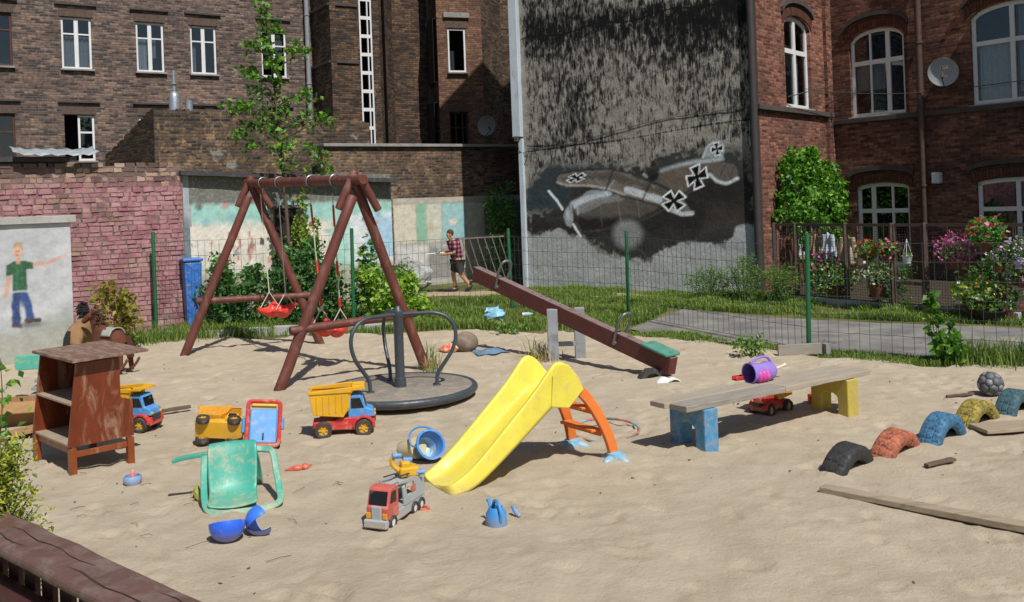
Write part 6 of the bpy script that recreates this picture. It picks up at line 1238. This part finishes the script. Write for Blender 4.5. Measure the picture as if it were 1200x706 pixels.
# grass
def scatter(poly, n, dens=None):
    P = np.array(poly); out = []; x0, y0 = P.min(0); x1, y1 = P.max(0)
    while len(out) < n:
        xs = RNG.uniform(x0, x1, 4000); ys = RNG.uniform(y0, y1, 4000); ok = inpoly(xs, ys, poly); k = fbm(xs, ys, .9, 3, 70)*1.3
        ok &= RNG.random(4000) < np.clip((k-.35)*2.2, .06, 1)
        out += [(float(a), float(b), -.035, float(c)) for a, b, c in zip(xs[ok], ys[ok], k[ok])]
    return out[:n]
gm = blades(scatter([(-7.6, 18.75), (-5.0, 18.7), (-3.2, 18.4), (-1.2, 18.8), (.0, 18.2), (1.6, 17.5), (2.5, 18.6), (3.3, 20.4), (2.6, 23.0), (-.2, 24.6), (-3, 24.2), (-5.2, 21.6), (-7.6, 19.9)], 42000), .27, .5, .008)
gm2 = blades(scatter([(-.8, 26.4), (.3, 24.8), (2.3, 23.4), (3.6, 20.8), (4.9, 19.4), (5.9, 18.5), (7.0, 17.7), (8.4, 16.7), (9.9, 15.8), (10.6, 16.2), (9.0, 17.8), (6.2, 21.6), (5.8, 23.3), (.6, 26.5)], 34000), .24, .5, .008); gm.add(gm2.v, gm2.f)
gm3 = blades(scatter([(1.2, 17.6), (2.6, 16.4), (3.6, 15.1), (4.4, 14.0), (5.6, 13.1), (7.4, 12.75), (8.6, 12.2), (8.6, 12.6), (6.4, 13.5), (5.0, 14.4), (3.9, 15.5), (2.3, 17.9)], 8000), .13, .6, .006); gm.add(gm3.v, gm3.f)
tag(gm.build('grass', GR), 'uneven green grass behind the wire fence and along the path', 'grass', kind='stuff')
gt = []
for (x, y, n, r) in ((6.5, 13.1, 420, .35), (7.0, 12.95, 300, .3), (-6.2, 18.75, 200, .5), (-5.3, 18.7, 160, .4), (-7.6, 18.2, 500, .45), (-8.0, 17.9, 300, .35), (-6.9, 18.5, 300, .4), (.35, 14.7, 60, .15), (-1.35, 14.35, 50, .12), (-1.2, 13.2, 40, .1)): gt += [(x+random.gauss(0, r*.6), y+random.gauss(0, r*.45), -.02, random.uniform(.7, 1.4)) for _ in range(n)]
tag(blades(gt, .34, .5, .007).build('tall_grass', GRd), 'taller grass tufts at the yard edges and around the play posts', 'grass', kind='stuff')
dg = [(random.gauss(.38, .12), random.gauss(14.35, .1), -.01, 1) for _ in range(90)]+[(random.gauss(-1.3, .08), random.gauss(14.1, .08), -.01, 1) for _ in range(60)]
tag(blades(dg, .26, .6, .005).build('dry_grass', leafmat('dry_straw', '#a8946a', '#c2ae7e', None, .2)), 'dry straw tufts at the seesaw and swing posts', 'grass', kind='stuff')
# twigs, crumbs and leaf litter
db = MB()
for _ in range(300):
    x, y = random.uniform(-6, 6.5), random.uniform(4.8, 16); s_ = random.uniform(.004, .015); db.box((0, 0, 0), (s_*random.uniform(1, 2.6), s_, s_*.5), TR((x, y, float(sand_h(np.array(x), np.array(y)))+.008), (random.uniform(-.3, .3), random.uniform(-.3, .3), random.uniform(0, PI))))
for _ in range(22):
    x, y = random.gauss(-3.1, 1.2), random.gauss(7.6, .8); a = random.uniform(0, PI); l = random.uniform(.05, .25); z = float(sand_h(np.array(x), np.array(y)))+.012; db.tube([(x, y, z), (x+math.cos(a)*l*.5+.02, y+math.sin(a)*l*.5, z+.012), (x+math.cos(a)*l, y+math.sin(a)*l, z)], .0022, 4)
tag(db.build('sand_litter', mat('dark_crumbs', L('#5a4b3a'), .95, .5, 3, 0)), 'scattered twigs and crumbs on the sand', 'litter', kind='stuff')

# ------------------------------------------------------------ flower garden
FL = {k: leafmat('petal_'+k, a, b, None, .25) for k, (a, b) in dict(magenta=('#b0359a', '#d05ab8'), red=('#c22f2a', '#e05248'), pink=('#c9608f', '#e08fae'), white=('#d2d0d0', '#e6e2e0'), violet=('#8f5fb0', '#b48fd0'), orange=('#d0602c', '#e07a3c')).items()}
M_terra = mat('terracotta', L('#6b4030'), .85, .15, 6, .3); M_pwhite = mat('white_pot', L('#c9ccd0'), .5, .08, 5, .1); M_blackp = mat('black_rubber_tub', L('#232425'), .6, .2, 6, .2)
def potted(label, loc, r, h, col, n=110, leaf=G2, pot=M_terra, nl=170, fl=.055, kind='pot', droop=0, spread=1.6):
    o = thing('flower_pot', label, 'flower pot', loc)
    MB().lathe([(0, 0), (r*.5, 0), (r*.75, h), (r*.8, h), (r*.8, h*1.1), (r*.7, h*1.1), (r*.65, h*.8), (0, h*.8)], 18).build('pot', pot, o, smooth=True)
    lp = cluster((0, 0, h*1.1+r*.65-droop), r*spread, nl, .8); tag(leaves(lp, .085, .4, .2, .8).build('leaves', leaf, o), kind='stuff')
    if loc[2] > .4: MB().tube(spline([(0, r*1.02, h), (0, r*1.3, h+.1), (0, r*1.3, max(h+.2, 1.7-loc[2]))], 4), .008, 6).build('hook', M_brf, o)
    for cname, frac in col:
        fp = cluster((0, 0, h*1.1+r*.8-droop*1.2), r*spread*1.12, int(n*frac), .85); tag(leaves(fp, fl, .3, .1, 1).build('flowers', FL[cname], o), kind='stuff')
    return o
potted('magenta hanging petunias spilling near the green fence post', (6.78, 20.55, .70), .17, .2, [('magenta', 1)], 150, G2, M_terra, 120, .06, droop=.12)
for i, (dx, cs, lb) in enumerate(((0, [('red', 1)], 'box of red geraniums by the glazed door, leftmost'), (.45, [('pink', .6), ('red', .4)], 'pink and red geraniums left of the hanging white pot'))): potted(lb, (7.30+dx*.62, 19.4-dx*.8, .95), .15, .16, cs, 90, G3)
hp = thing('hanging_pot', 'small white pot hanging by three cords on the garden fence', 'hanging pot', (7.72, 18.45, .98)); MB().lathe([(0, 0), (.07, 0), (.10, .14), (.11, .15), (.095, .15), (0, .12)], 16).build('pot', M_pwhite, hp, smooth=True)
for a in (0, 2.1, 4.2): MB().tube([(.1*math.cos(a), .1*math.sin(a), .14), (0, 0, .48)], .006, 5).build('cord', M_pwhite, hp)
leaves(cluster((0, 0, .17), .09, 40), .06).build('leaves', G3, hp)
potted('large pink and magenta petunias in a window box on the garden fence', (8.33, 17.75, .90), .22, .18, [('magenta', .7), ('pink', .5)], 260, G2, M_terra, 160, .06)
potted('red geraniums standing highest on the fence at the right', (8.62, 17.15, 1.25), .21, .2, [('red', .55), ('pink', .45)], 90, leafmat('geranium_leaf', '#3f7a30', '#5f9a40'), M_terra, 330, .075)
potted('white and violet petunias left of the last brown fence post', (8.72, 16.95, .88), .13, .16, [('white', .5), ('violet', .5)], 80, G3)
potted('violet and white petunias at the right picture edge', (9.03, 16.75, .95), .17, .18, [('violet', .6), ('white', .5)], 160, G2, M_pwhite, 200)
potted('small violet flowers in a hanging cone pot low at the right edge', (9.03, 16.7, .62), .15, .15, [('violet', 1)], 70, G3, M_terra, 60)
potted('pale variegated foliage plant behind the mesh gate', (7.45, 19.3, .20), .25, .3, [('white', 1)], 110, leafmat('variegated_leaf', '#6f8a5a', '#a3ad88'), M_terra, 330, .05)
potted('tall bushy plant with small white blooms behind the fence at centre', (6.95, 20.35, .0), .26, .35, [('white', .4), ('pink', .2)], 70, G3, M_terra, 420, .05, spread=2.0)
potted('yellow green leafy plant with white blooms by the path edge', (8.52, 17.45, .06), .25, .26, [('white', .5)], 60, G4, M_terra, 420, .07, spread=1.5)
potted('orange and white marigolds in a low black tub by the path', (8.55, 16.95, .02), .34, .17, [('orange', .5), ('white', .4)], 60, G3, M_blackp, 170, .05, spread=1.1)
potted('low red and violet flowers near the right fence post', (8.85, 17.0, .05), .2, .18, [('red', .4), ('violet', .4)], 70, G2, M_terra, 140)
shrub('dark garden shrub in the shade behind the gate', (7.9, 19.8, 0), (.5, .5, 1.1), 700, .11, G2); shrub('dark garden shrub behind the petunia window box', (9.3, 18.6, 0), (.6, .5, 1.3), 800, .11, G2); shrub('green shrub beside the hanging clothes', (7.0, 21.4, 0), (.5, .5, 1.15), 700, .11, G3)
gb_ = MB(); gb_.v = [(6.1, 21.45, -.018), (9.1, 17.05, -.018), (11.2, 14.9, -.018), (15.5, 19.5, -.018), (9.6, 27.0, -.018), (6.3, 23.5, -.018)]; gb_.f = [(0, 1, 2, 3, 4, 5)]; tag(gb_.build('garden_soil', mat('dark_garden_soil', L('#3f3427'), .95, .3, 4, .6, 30)), kind='structure')
# clothes airing
def cloth(label, c, wd, h, m_, rz, seed):
    o = thing('hung_garment', label, 'garment', c, rz); mb = MB(); n, k = 14, 8; rg = random.Random(seed); ph = rg.uniform(0, 6)
    for i in range(n+1):
        for j in range(k+1):
            u, v = i/n-.5, j/k; w_ = wd*(.65+.35*min(1, v*3)); mb.v.append((u*w_, .05*math.sin(u*14+ph)*(.4+v)+.02*math.sin(v*8), -v*h-.12*abs(u)*2*(1-v)))
    mb.f = [(i*(k+1)+j, (i+1)*(k+1)+j, (i+1)*(k+1)+j+1, i*(k+1)+j+1) for i in range(n) for j in range(k)]; mb.build('cloth', m_, o, smooth=True, solid=.008)
    for sg in (-1, 1): MB().tube([(sg*wd*.33, 0, -.06), (sg*wd*.45, .02, -h*.55), (sg*wd*.47, .03, -h*.75)], [.05, .05, .045], 8).build('sleeve', m_, o, smooth=True)
    MB().tube(spline([(-wd*.3, 0, -.05), (0, 0, .03), (0, 0, .1), (.03, 0, .13)], 4), .006, 5).build('hanger', M_steel, o)
cloth('tan patterned jacket hanging on the garden fence', (6.72, 20.85, 1.52), .36, .68, mat('tan_check', L('#9c8360'), .9, .35, 30, .3), -.9, 1); cloth('white and pale blue shirt hanging on the garden fence', (6.90, 20.6, 1.55), .28, .72, mat('white_shirt', L('#c2cbd6'), .9, .1, 6, .3), -.9, 2); cloth('cream jacket with dark lapel hanging on the garden fence', (7.16, 20.15, 1.50), .34, .66, mat('cream_jacket', L('#b8a98e'), .9, .25, 8, .3, dirt=L('#4a4038'), damt=.3), -.7, 3)
cloth('brown knitted garment draped at the mural end of the garden fence', (6.25, 21.5, 1.45), .4, .8, mat('brown_knit', L('#6f4432'), .95, .3, 20, .4), -.9, 4)

# ------------------------------------------------------------ man walking by the back wall
mn = thing('person', 'man in red checked shirt and dark shorts walking left by the back wall', 'person', (-1.62, 26.45, -.01), R(14), scale=1.0)
M_skin = mat('skin', L('#c08a6c'), .6, .08, 6, .05); M_hair = mat('brown_hair', L('#4a3528'), .8, .25, 30, .4)
s = NT('red_check_shirt'); v = s.coord(); sp = s.new('ShaderNodeSeparateXYZ'); s.link(v, sp.inputs[0])
cx = s.math('SINE', s.math('MULTIPLY', sp.outputs[0], 55)); cz = s.math('SINE', s.math('MULTIPLY', sp.outputs[2], 55)); ck = s.math('ADD', s.math('MULTIPLY', s.math('ADD', cx, cz), .25), .5)
s.link(s.ramp(ck, [(.2, L('#281a26')), (.5, L('#7d3048')), (.85, L('#b07488'))]), s.b.inputs['Base Color']); s.b.inputs['Roughness'].default_value = .9; M_shirt = s.m
M_short = mat('charcoal_shorts', L('#34353a'), .9, .2, 8, .3, 40); M_shoe = mat('black_shoe', L('#1c1c1e'), .6, .2, 8, .2)
nd = {'p': (.02, 0, .90, .15, .13), 'w': (0, 0, 1.06, .13, .12), 'c': (-.05, 0, 1.27, .16, .12), 'u': (-.08, 0, 1.40, .11, .09), 'nk': (-.13, 0, 1.48, .055), 'h0': (-.17, 0, 1.55, .07), 'h1': (-.19, 0, 1.63, .085), 'h2': (-.19, 0, 1.70, .06), 'nz': (-.275, 0, 1.585, .018)}
ed = [('p', 'w'), ('w', 'c'), ('c', 'u'), ('u', 'nk'), ('nk', 'h0'), ('h0', 'h1'), ('h1', 'h2'), ('h0', 'nz')]
hands = {1: (-.47, .07, 1.10), -1: (-.45, -.07, 1.07)}
for sg, kn, an, to in ((1, (-.10, .10, .49), (-.03, .10, .09), (-.21, .11, .03)), (-1, (.10, -.10, .47), (.33, -.10, .17), (.27, -.10, .02))):
    q = '+' if sg > 0 else '-'; hx = hands[sg]
    nd.update({'hp'+q: (.02, sg*.10, .82, .095), 'kn'+q: (*kn, .07), 'an'+q: (*an, .05), 'to'+q: (*to, .035), 'sh'+q: (-.07, sg*.19, 1.38, .07), 'el'+q: (-.10, sg*.24, 1.10, .05), 'wr'+q: (hx[0]+.1, hx[1]+sg*.05, hx[2], .034), 'ha'+q: (*hx, .032, .026)})
    ed += [('p', 'hp'+q), ('hp'+q, 'kn'+q), ('kn'+q, 'an'+q), ('an'+q, 'to'+q), ('u', 'sh'+q), ('sh'+q, 'el'+q), ('el'+q, 'wr'+q), ('wr'+q, 'ha'+q)]
    for i in range(5): k = f'f{i}{q}'; nd[k] = (hx[0]-.06+.01*abs(i-2), hx[1]-sg*.03+sg*.016*i, hx[2]-.02*(i % 2), .009); ed.append(('ha'+q, k))
skin('body', nd, ed, M_skin, mn, 2)
sub = {k: nd[k] for k in ('p', 'w', 'c', 'u')}; sub = {'c': (-.05, 0, 1.27, .20, .20), 'w': (.0, 0, 1.06, .19, .20), 'p': (.025, 0, .88, .19, .20), 'u': (-.085, 0, 1.43, .11, .10)}; e2 = [('c', 'w'), ('w', 'p'), ('c', 'u')]
for q, sg in (('+', 1), ('-', -1)): sub['s'+q] = (-.07, sg*.19, 1.375, .10); sub['e'+q] = (-.09, sg*.235, 1.16, .10); e2 += [('u', 's'+q), ('s'+q, 'e'+q)]
skin('shirt', sub, e2, M_shirt, mn, 2)
sh_ = {'p': (.02, 0, .90, .18, .19)}; e3 = []
for q, kn, sg in (('+', (-.09, .10, .53), 1), ('-', (.09, -.10, .51), -1)): sh_['a'+q] = (.02, sg*.10, .80, .15); sh_['b'+q] = (*kn, .125); e3 += [('p', 'a'+q), ('a'+q, 'b'+q)]
skin('shorts', sh_, e3, M_short, mn, 2)
MB().box((-.02, .215, .62), (.14, .05, .17)).build('cargo_pocket', M_short, mn, bevel=.015); MB().box((.07, -.2, .62), (.14, .05, .17)).build('cargo_pocket', M_short, mn, bevel=.015)
for a, b in (((.02, .10, .05), (-.23, .11, .035)), ((.36, -.10, .13), (.24, -.10, .02))): MB().ball((0, 0, 0), (.16, .055, .055), 12, 8, Matrix.Translation(Vector(a).lerp(Vector(b), .5)) @ (Vector(a)-Vector(b)).to_track_quat('X', 'Z').to_matrix().to_4x4()).build('shoe', M_shoe, mn, smooth=True)
for a in ((-.03, .10, .12), (.33, -.10, .2)): MB().tube([(a[0], a[1], a[2]-.02), (a[0], a[1], a[2]+.04)], .055, 10).build('sock', M_shoe, mn, smooth=True)
hr = MB().ball((-.155, 0, 1.66), (.10, .092, .105), 14, 10); hr.v = [(x+random.gauss(0, .004), y+random.gauss(0, .004), z) for x, y, z in hr.v]; hr.build('hair', M_hair, mn, smooth=True)
for sg in (-1, 1): MB().ball((-.262, sg*.03, 1.63), .010, 8, 6).build('eye', M_drk, mn); MB().ball((-.165, sg*.088, 1.605), (.025, .012, .032), 8, 6).build('ear', M_skin, mn, smooth=True)
pp = thing('held_paper', 'pale green folded paper held in the hands of the walking man', 'paper', (-2.12, 26.39, 1.03), R(8)); MB().box((0, 0, .05), (.22, .26, .012), TR((0, 0, 0), (0, .5, 0))).box((.06, 0, .09), (.2, .24, .012), TR((0, 0, 0), (0, -.7, 0))).build('sheet', mat('pale_green_paper', L('#9fc4b0'), .8, .1), pp); MB().tube([(-.32, .02, .05), (.15, 0, .07)], .018, 8).build('rolled_edge', M_white, pp)
crumple('rubbish_heap', 'pale heap of rubbish against the painted yard wall', 'rubbish', (-3.0, 27.2, 0), (1.2, .6, .9), mat('mixed_rubbish', L('#a7a8a8'), .8, .4, 6, .5, 20, L('#55585a'), .4), 21)

# ------------------------------------------------------------ foreground rail and planting
rl = thing('log_railing', 'dark red brown timber railing with broad worn top beam in the near corner', 'railing')
M_rt = mat('worn_brown_beam', L('#63493f'), .6, .2, 6, .35, 40, L('#7d6c66'), .45, stretch=(1, 1, 1)); M_rr = mat('shaded_red_brown_rail', L('#46211b'), .5, .2, 5, .25, 40)  # lower rail paint is red brown, darkened to hold the shade below the beam
dr = Vector((.757, -.653, 0)); nr = Vector((.653, .757, 0)); o0 = Vector((-2.62, 4.66, 1.0)); tb_ = MB(); n = 16; rg = random.Random(4)
for i in range(n+1):
    c = o0+dr*(-.9+3.6*i/n); w0 = .12+rg.uniform(-.012, .012); w1 = .115+rg.uniform(-.006, .006); zt = rg.uniform(-.004, .004)
    tb_.v += [tuple(c-nr*w0+Vector((0, 0, -.06))), tuple(c+nr*w1+Vector((0, 0, -.06))), tuple(c+nr*w1+Vector((0, 0, zt))), tuple(c-nr*w0*.97+Vector((0, 0, zt-.008)))]
tb_.f = [(i*4+k, i*4+4+k, i*4+4+(k+1) % 4, i*4+(k+1) % 4) for i in range(n) for k in range(4)]+[(0, 1, 2, 3), tuple(n*4+3-k for k in range(4))]
tb_.build('top_beam', M_rt, rl, bevel=.022, seg=3)
cr = MB()
for a, b, off in ((.15, 1.0, .02), (.9, 1.9, -.05), (-.3, .5, -.06), (1.5, 2.4, .05)):
    P = [o0+dr*(a+(b-a)*k/8)+nr*(off+.01*math.sin(k*1.7))+Vector((0, 0, .0005)) for k in range(9)]; cr.tube(P, [.0005]+[.0018]*7+[.0005], 5)
cr.build('crack', mat('dark_crack', L('#2a1d19'), .9), rl)
log(o0+dr*(-.9)-nr*.05+Vector((0, 0, -.27)), o0+dr*2.7-nr*.05+Vector((0, 0, -.27)), .055, 'mid_rail', rl, M_rr, 1)
for k in range(20):
    c = o0+dr*(-.8+.19*k)+nr*.03; MB().box((0, 0, -.62), (.115, .03, .95), Matrix.Translation(c) @ Matrix.Rotation(math.atan2(dr.y, dr.x), 4, 'Z')).build('paling', M_rr, rl, bevel=.005)
th = thing('golden_shrub', 'golden yellow green conifer shrub in the near left corner', 'shrub', (-2.76, 4.9, 0)); pts = []; st = MB()
for k in range(150):
    a = random.uniform(0, 2*PI); z = random.uniform(.15, 1.28); r = .31*(1-.45*(z/1.35)**2)*random.uniform(.55, 1.05); tip = Vector((math.cos(a)*r, math.sin(a)*r, z+.08)); b = Vector((0, 0, z*.8)); st.tube([b, tip], [.007, .002], 4)
    for _ in range(44): u = random.uniform(.35, 1); pts.append(tuple(b.lerp(tip, u)+Vector((random.gauss(0, .035), random.gauss(0, .035), random.gauss(0, .035)))))
st.build('stems', M_bark, th); leaves(pts, .035, .5, .2, .45).build('foliage', G7, th)
shrub('loose leafy branches leaning in at the left picture edge', (-4.08, 6.75, 0), (.42, .35, 1.95), 300, .07, G1, 7, 'shrub', .75, low=.25)
tag(leaves([(-2.93+random.gauss(0, .05), 5.0+random.gauss(0, .05), 1.33+random.gauss(0, .04)) for _ in range(7)], .06, .5).build('fallen_leaves', leafmat('orange_leaf', '#c2603a', '#d98a4a')), 'few orange leaves caught on the golden shrub', 'leaves')
